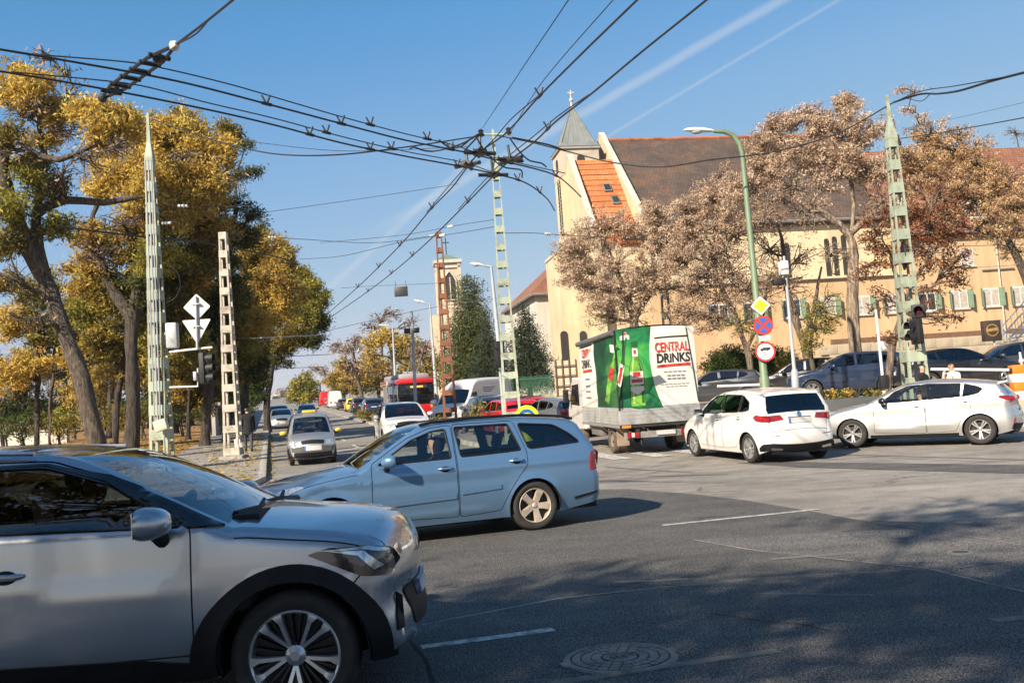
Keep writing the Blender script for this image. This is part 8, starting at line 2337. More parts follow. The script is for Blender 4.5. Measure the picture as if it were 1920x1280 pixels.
# parked cars behind the railings
PKC = 'cars parked in front of the church'
far_car(SUV,'dark blue van-like car parked behind the pale trunk',1592,36.5,(-.97,.2),P_DARKNAVY,PKC,True,zf_=lot_z)
far_car(HATCH,'dark blue hatchback parked right of the pale trunk',1680,37.0,(-.98,.1),P_DARKNAVY,PKC,True,zf_=lot_z)
far_car(ESTATE,'black estate parked under the rust-leaved tree',1740,40.5,(-.96,.2),P_BLACK,PKC,True,zf_=lot_z)
far_car(HATCH,'black hatchback parked behind the two people',1800,34.0,(.99,.05),P_BLACK,PKC,False,zf_=lot_z)
far_car(SUV,'dark SUV parked at the right edge behind the barrier',1898,38.0,(-.98,.1),P_DARKGREY,PKC,True,zf_=lot_z)
far_car(ESTATE,'grey estate parked furthest back by the plinth wall',1868,45.0,(-.98,.15),P_GREY,PKC,True,zf_=lot_z)
far_car(SUV,'black SUV parked in the shade of the hedge',1508,40.0,(-.9,.4),P_BLACK,PKC,True,zf_=lot_z)
far_car(HATCH,'dark car parked left of the post signs',1345,41.0,(-.95,.3),P_DARKGREY,PKC,True,zf_=lot_z)
# ---- white van turning across the far carriageway
p = at(868,740,50)
car,B = make_car(VAN,'delivery_van','white high-roofed van with city skyline print turning across the street','van',None,(p.x + .4,50),(-.50,-.866),dict(paint=P_WHITE,rear=M_GLASS_DARK,side=M_GLASS_DARK,screen=M_GLASS_DARK),detail=0)
end_overlay(B,'headlight',round_poly([(.55,.72),(.88,.74),(.88,.95),(.6,.92)],.04),.012,M_LAMP,car,False,mirror=True)
end_overlay(B,'grille',round_poly([(-.5,.66),(.5,.66),(.5,.86),(-.5,.86)],.04),.012,M_TRIM,car,False); plate(car,B,.52,False)
sky_l = [(2.3,1.15),(5.2,1.15),(5.2,1.35),(5.05,1.36),(5.0,1.5),(4.95,1.36),(4.7,1.38),(4.6,1.62),(4.5,1.4),(4.3,1.42),(4.1,1.8),(3.9,1.42),(3.7,1.4),(3.6,1.6),(3.5,1.4),(3.2,1.36),(3.0,1.55),(2.8,1.36),(2.3,1.3)]
side_overlay(B,'skyline_print',sky_l,.003,surf('print_pink',(.62,.30,.26),.5,var=.5,scale=3),car,step=.12)
for k in range(3): side_overlay(B,'print_line',[(2.5,1.98 - k * .1),(3.7 - k * .2,1.98 - k * .1),(3.7 - k * .2,2.03 - k * .1),(2.5,2.03 - k * .1)],.003,M_DARKGREYPRINT if 'M_DARKGREYPRINT' in globals() else surf('print_grey',(.18,.17,.2),.6),car,step=.2)
# ---- red trolleybus
def trolleybus():
	p = at(783,760,68)
	hx,hy = ha
	zr,zf = ground_z(0,68),ground_z(0,78)
	root = empty('trolleybus',(0,0,0),0,'red trolleybus with raised poles driving away up the street','bus')
	root.matrix_world = Matrix.Translation((p.x,68,zr)) @ Matrix.Rotation(math.atan2(hy,hx),4,'Z') @ Matrix.Rotation(-math.atan2(zf - zr,10),4,'Y')
	W = 1.27; L_ = 11.8
	red = paint('bus_red',(.50,.012,.016),.0,.35,.05); grey = surf('bus_grey',(.32,.32,.33),.45,var=.05)
	m = MB(); m.bbox(0,L_,-W,W,.34,1.18,.12); m.build('lower_body',red,root,True)
	m = MB(); m.bbox(.03,L_ - .03,-W + .02,W - .02,1.183,2.62,.10); m.build('glazing',M_GLOSSBLACK,root,True)
	m = MB(); m.bbox(0,L_,-W,W,2.623,3.02,.12); m.build('upper_body',red,root,True)
	m = MB(); m.bbox(.5,L_ - 1.0,-W + .25,W - .25,3.0,3.38,.10); m.build('roof_box',grey,root,True)
	for x in np.arange(.9,L_ - .8,1.45):
		for sy in (1,-1):
			m = MB(); m.box(x - .05,x + .05,sy * (W - .015) - .012,sy * (W - .015) + .012,1.19,2.62); m.build('window_post',grey,root)
	for x in (3.0,6.9):
		for sy in (1,):
			m = MB(); m.bbox(x - .10,x + .10,sy * W - .01,sy * W + .02,.4,3.0,.01); m.build('white_stripe',M_SIGNWHITE,root)
	m = MB(); m.bbox(-.02,.03,-.75,.75,2.30,2.55,.01); m.build('destination_panel',surf('panel_dark',(.03,.033,.038)),root)
	m = MB(); m.box(-.026,-.021,-.45,.45,2.36,2.49); m.build('destination_text',surf('amber_led',(.35,.18,.02),.5,emit=((1,.5,.05),.6)),root)
	for sy in (1,-1):
		for z,mt in ((.75,M_TAIL),(.95,M_AMBER),(1.08,M_SIGNWHITE)):
			m = MB(); m.lathe([(.085,.0),(.07,.03),(.001,.04)],16,Matrix.Translation((0,sy * 1.02,z)) @ Matrix.Rotation(-math.pi / 2,4,'Y')); m.build('rear_light',mt,root,True)
		for x in (2.6,9.0):
			m = MB(); m.lathe([(.28,.12),(.46,.13),(.48,.08),(.48,-.1)],28,Matrix.Translation((x,sy * (W - .10),.48)) @ Matrix.Rotation(-math.pi / 2 * sy,4,'X')); w = m.build('wheel',M_RUBBER,root,True)
			m = MB(); m.lathe([(.29,.11),(.12,.02),(.001,.02)],24,Matrix.Translation((x,sy * (W - .10),.48)) @ Matrix.Rotation(-math.pi / 2 * sy,4,'X')); m.build('rim',M_ALLOY,w,True)
	for sy in (-.35,.35):
		m = MB(); m.tube([(2.2,sy,3.35),(.6,sy,3.9),(-3.0,sy * 1.1,5.6)],[.06,.05,.03],8); m.build('trolley_pole',M_GALV,root,True)
	m = MB(); m.bbox(2.0,2.9,-.6,.6,3.38,3.55,.05); m.build('pole_base',grey,root,True)
trolleybus()
# ---- drinks lorry
M_TARPWHITE = surf('tarpaulin_white',(.66,.63,.57),.6,var=.06,scale=1.5,bump=.15,bscale=3)
def green_print(name,c,k):
	m,N,L,B = nodes_of(name)
	B.inputs['Roughness'].default_value = .5
	tc = N.new('ShaderNodeTexCoord')
	n = N.new('ShaderNodeTexNoise'); n.inputs['Scale'].default_value = 1.6; n.inputs['Detail'].default_value = 4; n.inputs['Distortion'].default_value = 1.2; L.new(tc.outputs['Object'],n.inputs['Vector'])
	ds = N.new('ShaderNodeVectorMath'); ds.operation = 'DISTANCE'; L.new(tc.outputs['Object'],ds.inputs[0]); ds.inputs[1].default_value = c
	mr = N.new('ShaderNodeMapRange'); L.new(ds.outputs['Value'],mr.inputs['Value']); mr.inputs['From Min'].default_value = 1.15; mr.inputs['From Max'].default_value = .1; mr.inputs['To Min'].default_value = -.22; mr.inputs['To Max'].default_value = .32
	ad = N.new('ShaderNodeMath'); ad.operation = 'ADD'; L.new(n.outputs[0],ad.inputs[0]); L.new(mr.outputs[0],ad.inputs[1])
	r = ramp(N,[(.22,tuple(q * k for q in (.004,.07,.03))),(.42,tuple(q * k for q in (.010,.16,.055))),(.60,tuple(q * k for q in (.03,.29,.06))),(.85,tuple(q * k for q in (.16,.50,.07)))]); L.new(ad.outputs[0],r.inputs[0]); L.new(r.outputs[0],B.inputs['Base Color'])
	return m
M_GREENSHADED = green_print('tarpaulin_green_print_shaded',(-1,1,2.0),.45)  # same print darkened: the flank's shade is put into its colour
M_GREENPRINT = green_print('tarpaulin_green_print',(-1.4,.55,2.2),1.0)
M_BOTTLE = surf('print_bottle_green',(.16,.40,.05),.4,var=.35,scale=3)
M_BOTTLEDARK = surf('print_bottle_dark',(.02,.10,.03),.4,var=.2,scale=3)
M_PRINTRED = surf('print_red',(.50,.035,.03),.55,var=.06)
M_PRINTBLACK = surf('print_black',(.02,.02,.022),.55,var=.1)
M_ALU = surf('dropside_aluminium',(.42,.42,.41),.5,metal=.4,var=.18,scale=2.2,dirt=(.22,.20,.17))
M_CHASSIS = surf('chassis_dark',(.022,.021,.020),.8,var=.3)
def lorry():
	h = Vector((-.16,.987)).normalized()
	rl = Vector((2.51,26.0))                       # left rear wheel on the road
	rgt = Vector((h.y,-h.x))
	c = rl + rgt * .95
	zr,zf = ground_z(c.x,c.y),ground_z(c.x,c.y + 3.6)
	root = empty('delivery_lorry',(0,0,0),0,'flatbed drinks lorry with green and white printed tarpaulin seen from behind','lorry')
	root.matrix_world = Matrix.Translation((c.x,c.y,zr)) @ Matrix.Rotation(math.atan2(h.y,h.x),4,'Z') @ Matrix.Rotation(-math.atan2(zf - zr,3.6),4,'Y')
	W = 1.08; X0,X1 = -1.35,2.75; ZF = .86; ZD = 1.24; ZT = 3.30
	m = MB(); m.box(X0 + .1,5.0,-.45,-.33,.55,.80); m.box(X0 + .1,5.0,.33,.45,.55,.80); m.box(X0 + .02,X1,-W + .06,W - .06,.80,ZF); m.box(X0,X0 + .12,-W + .05,W - .05,.72,.80); m.build('chassis',M_CHASSIS,root)
	# dropsides: rear gate and two boards a side, ribbed
	m = MB(); m.bbox(X0 - .03,X0,-W,W,ZF - .06,ZD,.01)
	for z in (.95,1.05,1.15): m.box(X0 - .036,X0 - .028,-W + .04,W - .04,z - .008,z + .008)
	m.build('tailgate',M_ALU,root)
	for sy in (1,-1):
		for a,b in ((X0,X0 + 2.05),(X0 + 2.07,X1)):
			m = MB(); m.bbox(a,b,min(sy * W,sy * (W - .03)),max(sy * W,sy * (W - .03)),ZF - .06,ZD,.01)
			for z in (.90,.98,1.06,1.14): m.box(a + .03,b - .03,min(sy * W,sy * (W + .008)),max(sy * W,sy * (W + .008)),z - .012,z + .012)
			m.build('dropside',M_ALU,root)
		m = MB(); m.bbox(X0 - .02,X1,min(sy * (W + .002),sy * (W + .03)),max(sy * (W + .002),sy * (W + .03)),ZF - .14,ZF - .062,.01); m.build('side_rail',surf('rail_grey',(.20,.195,.19),.6),root)
		m = MB(); m.box(X0 - .045,X0 - .032,sy * .9 - .10,sy * .9 + .14,ZF - .14,ZF - .07); m.build('reflector',M_AMBER if sy > 0 else M_AMBER,root)
	# tarpaulin: slightly slack sheets over bows
	def cloth(f,na,nb,name,mat,par,smooth=True):
		vs = [f(i / na,j / nb) for j in range(nb + 1) for i in range(na + 1)]
		fs = [(j * (na + 1) + i,j * (na + 1) + i + 1,(j + 1) * (na + 1) + i + 1,(j + 1) * (na + 1) + i) for j in range(nb) for i in range(na)]
		return mesh_obj(name,vs,fs,mat,par,smooth)
	def slack(a,b,s=0): return .018 * math.sin(7 * a + 3 * b + s) * math.sin(math.pi * b) + .012 * math.sin(13 * b + 4 * a + s) * math.sin(math.pi * a) + .03 * math.sin(math.pi * a) * math.sin(math.pi * b)
	Zb = ZD - .06
	def rear(a,b,off=0.0):     # a: 0 left .. 1 right as seen from behind
		q = W - .02
		zt = ZT - .02 - .05 * (2 * a - 1) ** 2
		return Vector((X0 - .02 - slack(a,b) - off,q - 2 * q * a,Zb + (zt - Zb) * b))
	def left(a,b,off=0.0):     # a: 0 rear .. 1 front
		zt = ZT - .06 - .10 * a
		return Vector((X0 - .02 + (X1 - X0 - .05) * a,W - .02 + slack(a,b,2) + off,Zb + (zt - Zb) * b))
	def right(a,b): p = left(a,b); return Vector((p.x,-p.y,p.z))
	def top(a,b): return Vector((X0 - .02 + (X1 - X0 - .05) * a,(W - .02) * (1 - 2 * b),ZT - .06 - .10 * a + .08 * math.sin(math.pi * b) + .015 * math.sin(a * 18)))
	tp = cloth(rear,28,20,'tarpaulin_rear',M_TARPWHITE,root); cloth(left,36,16,'tarpaulin_side',M_TARPWHITE,root); cloth(right,30,12,'tarpaulin_side',M_TARPWHITE,root); cloth(top,24,10,'tarpaulin_roof',M_TARPWHITE,root)
	cloth(lambda a,b: Vector((X1 - .07,(W - .02) * (1 - 2 * a),Zb + (ZT - .16 - Zb) * b)),4,4,'tarpaulin_front',M_TARPWHITE,root)
	# rolled edge along the left eave
	m = MB(); m.tube([left(0.02,1,.03) - Vector((0,0,.06)),left(.5,1,.05) - Vector((0,0,.07)),left(1,1,.05) - Vector((0,0,.06))],.075,10); m.build('rolled_edge',surf('tarp_roll_grey',(.10,.10,.105),.7),root,True)
	# print: pieces lie on the sheet
	def pr_(name,poly,f,off,mat,step=.06):
		pl = dense(poly,step); g = grid_pts(offset_poly(pl,-step * .3),step)
		v2,fs = cdt([pl],g); ce = np.array([v2[list(t)].mean(0) for t in fs])
		fs = [t for t,k in zip(fs,in_poly(ce,pl)) if k]
		V = [f(a,b,off) for a,b in v2]
		o = mesh_obj(name,V,fs,mat,tp,True)
		return o
	pr_('green_field',[(0,0),(.545,0),(.50,.12),(.455,.28),(.425,.45),(.415,.6),(.425,.78),(.455,1),(0,1)],rear,.004,M_GREENPRINT)
	# bottle with label
	def bt(poly,f,off,mat,name,sc=1.0,c=(.235,.04),w=.085,hh=.80,rot=0.0):
		P_ = []
		for a,b in poly:
			x,y = a * w,b * hh
			if rot: x,y = (x * 2.13 * math.cos(rot) - y * 2.1 * math.sin(rot)) / 2.13,(x * 2.13 * math.sin(rot) + y * 2.1 * math.cos(rot)) / 2.1
			P_.append((c[0] + x,c[1] + y))
		pr_(name,P_,f,off,mat,.04)
	body = [(-1,0),(1,0),(1.02,.05),(1,.52),(.8,.64),(.45,.74),(.38,.90),(.40,.97),(-.40,.97),(-.38,.90),(-.45,.74),(-.8,.64),(-1,.52),(-1.02,.05)]
	bt([(x * 1.12,y) for x,y in body],rear,.006,M_BOTTLEDARK,'bottle_outline')
	bt(body,rear,.008,M_BOTTLE,'bottle_print')
	bt([(-.72,.04),(-.5,.04),(-.5,.5),(-.28,.72),(-.2,.9),(-.3,.9),(-.42,.7),(-.72,.5)],rear,.010,surf('print_highlight',(.45,.62,.22),.4),'bottle_highlight')
	bt([(.55,.04),(.95,.04),(.95,.5),(.5,.68),(.45,.64),(.6,.5)],rear,.010,M_BOTTLEDARK,'bottle_shade')
	bt([(-1,.33),(1,.33),(1,.53),(-1,.53)],rear,.012,M_TARPWHITE,'bottle_label')
	bt([(-.55,.45),(.55,.45),(.55,.52),(-.55,.52)],rear,.015,M_PRINTRED,'bottle_label_red')
	bt([(-.8,.36),(.8,.36),(.8,.41),(-.8,.41)],rear,.015,M_PRINTRED,'bottle_label_red')
	bt([(-1,.24),(0,.17),(1,.24),(1,.30),(-1,.30)],rear,.012,M_TARPWHITE,'bottle_label')
	bt([(-.42,.76),(.42,.76),(.40,.88),(-.40,.88)],rear,.012,M_TARPWHITE,'bottle_neck_label')
	bt([(-.2,.80),(.2,.80),(.2,.86),(-.2,.86)],rear,.015,M_PRINTRED,'bottle_label_red')
	bt([(-.46,.90),(.46,.90),(.46,.99),(-.46,.99)],rear,.012,M_BOTTLEDARK,'bottle_cap')
	pr_('brand_patch',[(.06,.865),(.18,.865),(.18,.915),(.15,.925),(.145,.96),(.095,.96),(.09,.925),(.06,.915)],rear,.008,M_TARPWHITE)
	pr_('brand_patch_red',[(.10,.925),(.14,.925),(.14,.955),(.10,.955)],rear,.012,M_PRINTRED)
	# right-hand lettering
	def put(text,a,b,size,mat,width,bold=.0):
		p = rear(a,b,.010)
		text_mesh(text,size,mat,tp,p,(math.pi / 2,0,-math.pi / 2),width=width,bold=bold)
	Wd = 2 * (W - .02)
	put('CENTRAL',.70,.735,.34,M_PRINTRED,.43 * Wd,.006)
	put('DRiNKS',.71,.60,.33,M_PRINTBLACK,.42 * Wd,.010)
	pr_('red_bar',[(.50,.485),(.925,.505),(.925,.54),(.50,.52)],rear,.008,M_PRINTRED)
	pr_('dark_bar',[(.49,.845),(.92,.865),(.92,.885),(.49,.863)],rear,.008,M_PRINTBLACK)
	for a0,a1,b,t in ((.58,.87,.425,.016),(.62,.85,.375,.020),(.62,.86,.335,.022),(.53,.90,.275,.010),(.60,.87,.245,.010)):
		n = max(3,int((a1 - a0) / .05))
		for k in range(n):
			q0 = a0 + (a1 - a0) * k / n; q1 = q0 + (a1 - a0) / n * .82
			pr_('small_print',[(q0,b),(q1,b),(q1,b + t),(q0,b + t)],rear,.008,surf('print_grey',(.18,.17,.2),.6),.08)
	# left flank print
	def lp(*a,**k):
		o = pr_(*a,**k); return o
	lp('green_field',[(0,0),(.58,0),(.53,.15),(.51,.4),(.53,.7),(.56,1),(0,1)],left,.005,M_GREENSHADED)
	bt(body,left,.010,M_BOTTLEDARK,'bottle_print',c=(.10,.02),w=.055,hh=.95,rot=.42)
	bt([(-1,.33),(1,.33),(1,.62),(-1,.62)],left,.014,M_TARPWHITE,'bottle_label',c=(.10,.02),w=.055,hh=.95,rot=.42)
	bt([(-.5,.36),(.5,.36),(.5,.58),(-.5,.58)],left,.018,M_PRINTRED,'bottle_label_red',c=(.10,.02),w=.055,hh=.95,rot=.42)
	bt(body,left,.010,M_BOTTLE,'bottle_print',c=(.30,.10),w=.05,hh=.80,rot=.42)
	bt([(-1,.4),(1,.4),(1,.6),(-1,.6)],left,.014,M_PRINTRED,'bottle_label_red',c=(.30,.10),w=.05,hh=.80,rot=.42)
	lp('brand_patch',[(.04,.72),(.13,.74),(.13,.84),(.04,.82)],left,.010,M_TARPWHITE)
	for text,b,mt,sz in (('CENTRAL',.80,M_PRINTRED,.34),('DRiNKS',.65,M_PRINTBLACK,.33)):
		p = left(.77,b,.012)
		text_mesh(text,sz,mt,tp,p,(math.pi / 2,0,math.pi),width=.30 * (X1 - X0),bold=.008)
	lp('red_bar',[(.62,.53),(.93,.53),(.93,.57),(.62,.57)],left,.010,M_PRINTRED)
	lp('dark_bar',[(.62,.90),(.95,.90),(.95,.92),(.62,.92)],left,.010,M_PRINTBLACK)
	for b in (.42,.32,.24,.15): lp('small_print',[(.70,b),(.86,b),(.86,b + .025),(.70,b + .025)],left,.010,surf('print_grey',(.18,.17,.2)))
	m = MB(); m.tube([rear(0,b / 8,.015) + Vector((0,.015,0)) for b in range(9)],.022,6); m.build('corner_seam',M_BLACK,root,True)
	# cab
	m = MB()
	prof = [(2.95,.55),(2.95,1.95),(3.15,2.12),(4.15,2.12),(4.55,1.98),(4.95,1.32),(5.15,1.15),(5.2,.60),(5.05,.42),(4.75,.42)]
	m.prism(prof,-.98,.98,lambda a,b,d: Vector((a,d,b))); co = m.build('cab',P_WHITE,root)
	md = co.modifiers.new('bevel','BEVEL'); md.width = .06; md.segments = 3; md.limit_method = 'ANGLE'
	for sy in (1,-1):
		m = MB(); m.prism([(3.5,1.25),(4.70,1.28),(4.42,1.88),(3.5,1.92)],0,.006,lambda a,b,d: Vector((a,sy * (.98 + d),b))); m.build('side_window',M_GLOSSBLACK,root)
		m = MB(); m.bbox(4.45,4.53,sy * 1.18 - .09,sy * 1.18 + .09,1.35,1.75,.03); m.tube([(4.6,sy * .97,1.7),(4.5,sy * 1.12,1.75)],.015,6); m.tube([(4.6,sy * .97,1.4),(4.5,sy * 1.12,1.4)],.015,6); m.build('mirror',M_BLACK,root,True)
		for x,tw in ((0,.36),(3.75,.20)):
			yc = sy * (.95 - tw / 2 + .03)
			Mw = Matrix.Translation((x,yc,.37)) @ Matrix.Rotation(-math.pi / 2 * sy,4,'X')
			m = MB(); m.lathe([(.20,tw / 2 - .03),(.28,tw / 2),(.345,tw / 2 - .01),(.37,tw / 2 - .05),(.37,.03),(.34,.01),(.37,-.01),(.37,-tw / 2)] if tw > .3 else [(.20,.08),(.28,.10),(.345,.09),(.37,.05),(.37,-.1)],32,Mw); w = m.build('wheel',surf('tyre_dusty',(.10,.075,.055),.9,var=.25,scale=6),root,True)
			m = MB(); m.lathe([(.205,tw / 2 - .03),(.19,tw / 2 - .08),(.09,tw / 2 - .10),(.08,tw / 2 - .02),(.001,tw / 2 - .02)],28,Mw); m.build('rim',surf('rim_dusty',(.22,.17,.13),.8,var=.2),w,True)
		# mud guards behind and over the rear wheels
		m = MB(); m.bbox(-.62,-.58,sy * .95 - .30 if sy > 0 else sy * .95 - .03,sy * .95 + .03 if sy > 0 else sy * .95 + .30,.22,.80,.01); m.build('mud_guard',surf('mudguard_beige',(.27,.21,.15),.8,var=.2),root)
		m = MB(); m.bbox(1.1,2.3,min(sy * .95,sy * .75),max(sy * .95,sy * .75),.42,.74,.03); m.build('side_locker' if sy > 0 else 'fuel_tank',M_CHASSIS if sy < 0 else surf('locker_grey',(.15,.14,.13),.7),root,True)
	m = MB(); m.box(-1.26,-1.20,-.95,.95,.44,.60); m.build('rear_beam',surf('beam_grey',(.26,.25,.24),.6,var=.2),root)
	for sy in (1,-1):
		m = MB(); m.bbox(-1.30,-1.262,sy * .72 - .16,sy * .72 + .16,.46,.60,.01); lo = m.build('rear_light',M_TAIL,root)
		m = MB(); m.box(-1.306,-1.301,sy * .72 - .02,sy * .72 + .05,.48,.58); m.build('indicator',M_SIGNWHITE,lo)
		m = MB(); m.bbox(-1.30,-1.22,sy * .60 - .05,sy * .60 + .05,.60,.73,.01); m.build('bracket',M_CHASSIS,root)
	m = MB(); m.box(-1.30,-1.268,-.40,.10,.49,.60); m.build('number_plate',M_PLATE,root)
	m = MB(); m.tube([(-1.2,.5,.42),(-1.22,.5,.25)],.02,6); m.ball((-1.3,.45,.70),.05); m.build('tow_fitting',M_CHASSIS,root,True)
	# ropes and straps on the rear sheet
	for a,b in (((.10,.98),(.02,.02)),((.90,.98),(.99,.05))):
		m = MB(); m.tube([rear(a[0],a[1],.02),rear((a[0] + b[0]) / 2,.5,.03),rear(b[0],b[1],.03)],.012,6); m.build('strap',M_BLACK,root,True)
lorry()
# ------------------------------------------------------------------ people on foot and small street furniture
def walker(label,loc,heading,coat,trousers,hair,height=1.75,pose='walk',bag=False):
	"""standing or walking figure, one skin from head to shoes; +x is the way it faces"""
	k = height / 1.75
	root = empty('person',loc,math.atan2(heading[1],heading[0]),label,'person')
	st = .20 if pose == 'walk' else .05
	J = [(0,0,.95),(.01,0,1.15),(.02,0,1.36),(.02,0,1.47),(.03,0,1.54),(.05,0,1.64),(.04,0,1.71)]
	Rr = [(.15,.14),(.15,.13),(.17,.13),.06,.065,.095,.07]
	E_ = [(0,1),(1,2),(2,3),(3,4),(4,5),(5,6)]
	def chain(parent,pts,rs):
		p = parent
		for q,r in zip(pts,rs):
			J.append(q); Rr.append(r); E_.append((p,len(J) - 1)); p = len(J) - 1
	for s in (1,-1):
		d = st * s
		chain(0,[(0,.10 * s,.88),(d * .55,.11 * s,.50),(d * 1.0 - .04,.11 * s,.10),(d * 1.0 + .12,.12 * s,.05)],[.10,.07,.05,.045])
		if pose == 'phone':
			chain(2,[(0,.19 * s,1.38),(.10,.25 * s,1.15),(.22,.12 * s,1.42),(.21,.08 * s,1.52)],[.075,.055,.042,.045])
		elif pose == 'hold':
			chain(2,[(0,.19 * s,1.38),(.05,.26 * s,1.12),(.28,.10 * s,1.18),(.33,.06 * s,1.21)],[.075,.055,.042,.045])
		else:
			chain(2,[(0,.19 * s,1.38),(-d * .4,.24 * s,1.10),(-d * .2 + .08,.24 * s,.86),(-d * .2 + .10,.24 * s,.78)],[.075,.055,.042,.045])
	J2 = [(x * k,y * k,z * k) for x,y,z in J]; R2 = [tuple(q * k for q in r) if isinstance(r,tuple) else r * k for r in Rr]
	hands = [Vector(J2[i]) for i in (14,22) if i < len(J2)]
	def pick(c):
		z = c[2] / k
		if z > 1.665 or (z > 1.56 and c[0] / k < -.0): return 3
		if z > 1.50 and abs(c[1]) < .1 * k and not any((Vector(c) - h).length < .06 * k for h in hands): return 2
		if any((Vector(c) - h).length < .07 * k for h in hands): return 2
		if z > .82: return 0
		if z > .09: return 1
		return 4
	skin_body(root,J2,E_,R2,pick,[coat,trousers,M_SKIN,hair,M_BLACK],sub=2)
	# coat skirt
	m = MB(); m.lathe([(.185 * k,.70 * k),(.19 * k,.85 * k),(.17 * k,1.05 * k),(.175 * k,1.2 * k)],20); o = m.build('coat',coat,root,True); o.scale = (.85,1.05,1)
	# face: eyes, nose
	for s in (1,-1):
		m = MB(); m.ball((.125 * k,.035 * s * k,1.645 * k),.013 * k,8,6); m.build('eye',M_BLACK,root,True)
	m = MB(); m.ball((.145 * k,0,1.615 * k),.018 * k,8,6,(1,.7,1.3)); m.build('nose',M_SKIN,root,True)
	return root
C_BLACK = surf('coat_black',(.012,.012,.014),.9,var=.2); C_WHITE = surf('jumper_cream',(.62,.56,.48),.95,var=.08,scale=15,bump=.3,bscale=60); C_DENIM = surf('trousers_dark',(.03,.035,.05),.9,var=.2)
p = on_ground(467,847,.13)
w = walker('person in a long dark coat walking away along the left pavement',(p.x,p.y,ground_z(p.x,p.y) + .13),(-.25,.97),C_BLACK,surf('trousers_grey',(.05,.05,.06),.9),M_HAIR,1.78)
b = empty('shopping_bag',(p.x - .42,p.y + .05,ground_z(p.x,p.y) + .32),0,'pale carrier bag held by the person walking away','bag')
m = MB(); m.frustum(-.12,.12,-.07,.07,0,-.15,.15,-.05,.05,.34); m.build('sack',surf('bag_pale',(.55,.56,.6),.5),b)
m = MB(); m.tube([(-.10,0,.33),(-.04,0,.48),(.04,0,.48),(.10,0,.33)],.01,6); m.build('handle',surf('bag_pale',(.55,.56,.6)),b)
q = at(1728,700,25.9); zq = ground_z(q.x,q.y) + .13
k1 = at(1728,681,25.9).z - zq
walker('person with dark hair and sunglasses in a black jacket behind the silver hatchback',(q.x,q.y,zq),(.55,-.83),C_BLACK,C_DENIM,M_HAIR,k1,'hold')
q = at(1786,700,26.3); zq = ground_z(q.x,q.y) + .13
k2 = at(1786,678,26.3).z - zq
walker('person with long brown hair in a cream jumper, hands raised to the face',(q.x,q.y,zq),(-.85,-.5),C_WHITE,C_DENIM,surf('brown_hair',(.07,.03,.015),.7),k2,'phone')
q = at(1868,668,46);
walker('person in dark clothes bending over behind the parked cars',(q.x,q.y,lot_z(q.x,q.y)),(-.8,-.3),surf('coat_navy',(.03,.03,.06),.9),C_DENIM,M_HAIR,at(1868,648,46).z - lot_z(0,46),'hold')
# grey planter wall in front of the car park
pl = empty('planter',(0,0,0),0,'long grey concrete planter behind the silver hatchback','planter')
a,b2 = at(1530,748,29.2),at(1668,742,29.2)
zt = at(1590,746,29.2).z; zb_ = ground_z(0,29.2) + .12
for y0 in (29.2,30.6):
	m = MB(); m.bbox(a.x,b2.x,y0,y0 + .2,zb_,zt,.02); m.build('long_side',surf('planter_grey',(.07,.076,.078),.8,var=.15,scale=1.5),pl,True)
m = MB(); m.box(a.x + .02,b2.x - .02,29.41,30.59,zb_,zt - .08); m.build('soil',surf('soil',(.06,.045,.03),.95),pl)
rw = empty('retaining_wall',(0,0,0),0,'low grey wall holding up the car park','wall')
m = MB()
vs = [(9.0,31.0),(60,29.5)]
m.add([(9.0,30.98,0),(60,29.48,0),(60,29.48,LOT_Z + .02),(9.0,30.98,LOT_Z + .02),(9.0,31.2,0),(60,29.7,0),(60,29.7,LOT_Z + .02),(9.0,31.2,LOT_Z + .02)],[(0,1,2,3),(3,2,6,7),(4,7,6,5),(0,3,7,4)]); m.build('wall_panel',surf('planter_grey',(.13,.14,.14)),rw)
m = MB(); m.add([(9.0,31.0,0),(2.5,50,0),(2.5,50,LOT_Z),(9.0,31.0,LOT_Z),(8.8,31.0,0),(2.3,50,0),(2.3,50,LOT_Z),(8.8,31.0,LOT_Z)],[(0,1,2,3),(7,6,5,4),(3,2,6,7),(4,0,3,7)]); m.build('wall_panel',surf('planter_grey',(.13,.14,.14)),rw)
# car park barrier: striped orange cabinet and white boom
q = at(1911,745,26.8)
zb_ = ground_z(q.x,26.8) + .13
bx = empty('barrier_cabinet',(q.x,26.8,zb_),-.1,'orange and white striped car park barrier cabinet at the right edge','barrier')
zt = at(1905,684,26.8).z - zb_
M_ORANGE = surf('barrier_orange',(.75,.20,.015),.5,var=.06)
nb = 4
for k in range(nb):
	z0_,z1_ = .5 + (zt - .5) * k / nb,.5 + (zt - .5) * (k + 1) / nb
	m = MB(); m.bbox(-.16,.24,-.17,.17,z0_,z1_ - .003,.012); m.build('band',M_ORANGE if k % 2 == (nb - 1) % 2 else M_SIGNWHITE,bx,True)
m = MB(); m.bbox(-.25,.33,-.25,.25,-.05,.5,.03); m.build('plinth',M_STONEWALL,bx,True)
bo = empty('barrier_boom',tuple(at(1900,694,26.75)),0,'white barrier boom reaching left from the orange cabinet','barrier')
o = Vector(bo.location)
m = MB(); e = at(1745,692,27.4) - o; m.tube([(.1,0,0),e],.04,8); m.build('boom',M_SIGNWHITE,bo,True)
m = MB(); m.bbox(-.1,.14,-.07,.07,-.06,.06,.01); m.build('clamp',M_BLACK,bo)
m = MB(); t = at(1912,660,26.7) - o; m.tube([t,at(1917,690,26.7) - o],.03,6); m.ball(at(1915,676,26.7) - o,.07); m.build('lamp_arm',M_SIGNWHITE,bo,True)
bo = empty('barrier_boom',tuple(at(1345,724,33)),0,'white barrier boom low behind the white hatchback','barrier')
o = Vector(bo.location)
m = MB(); m.tube([(0,0,0),at(1428,721,33) - o],.045,8); m.build('boom',M_SIGNWHITE,bo,True)
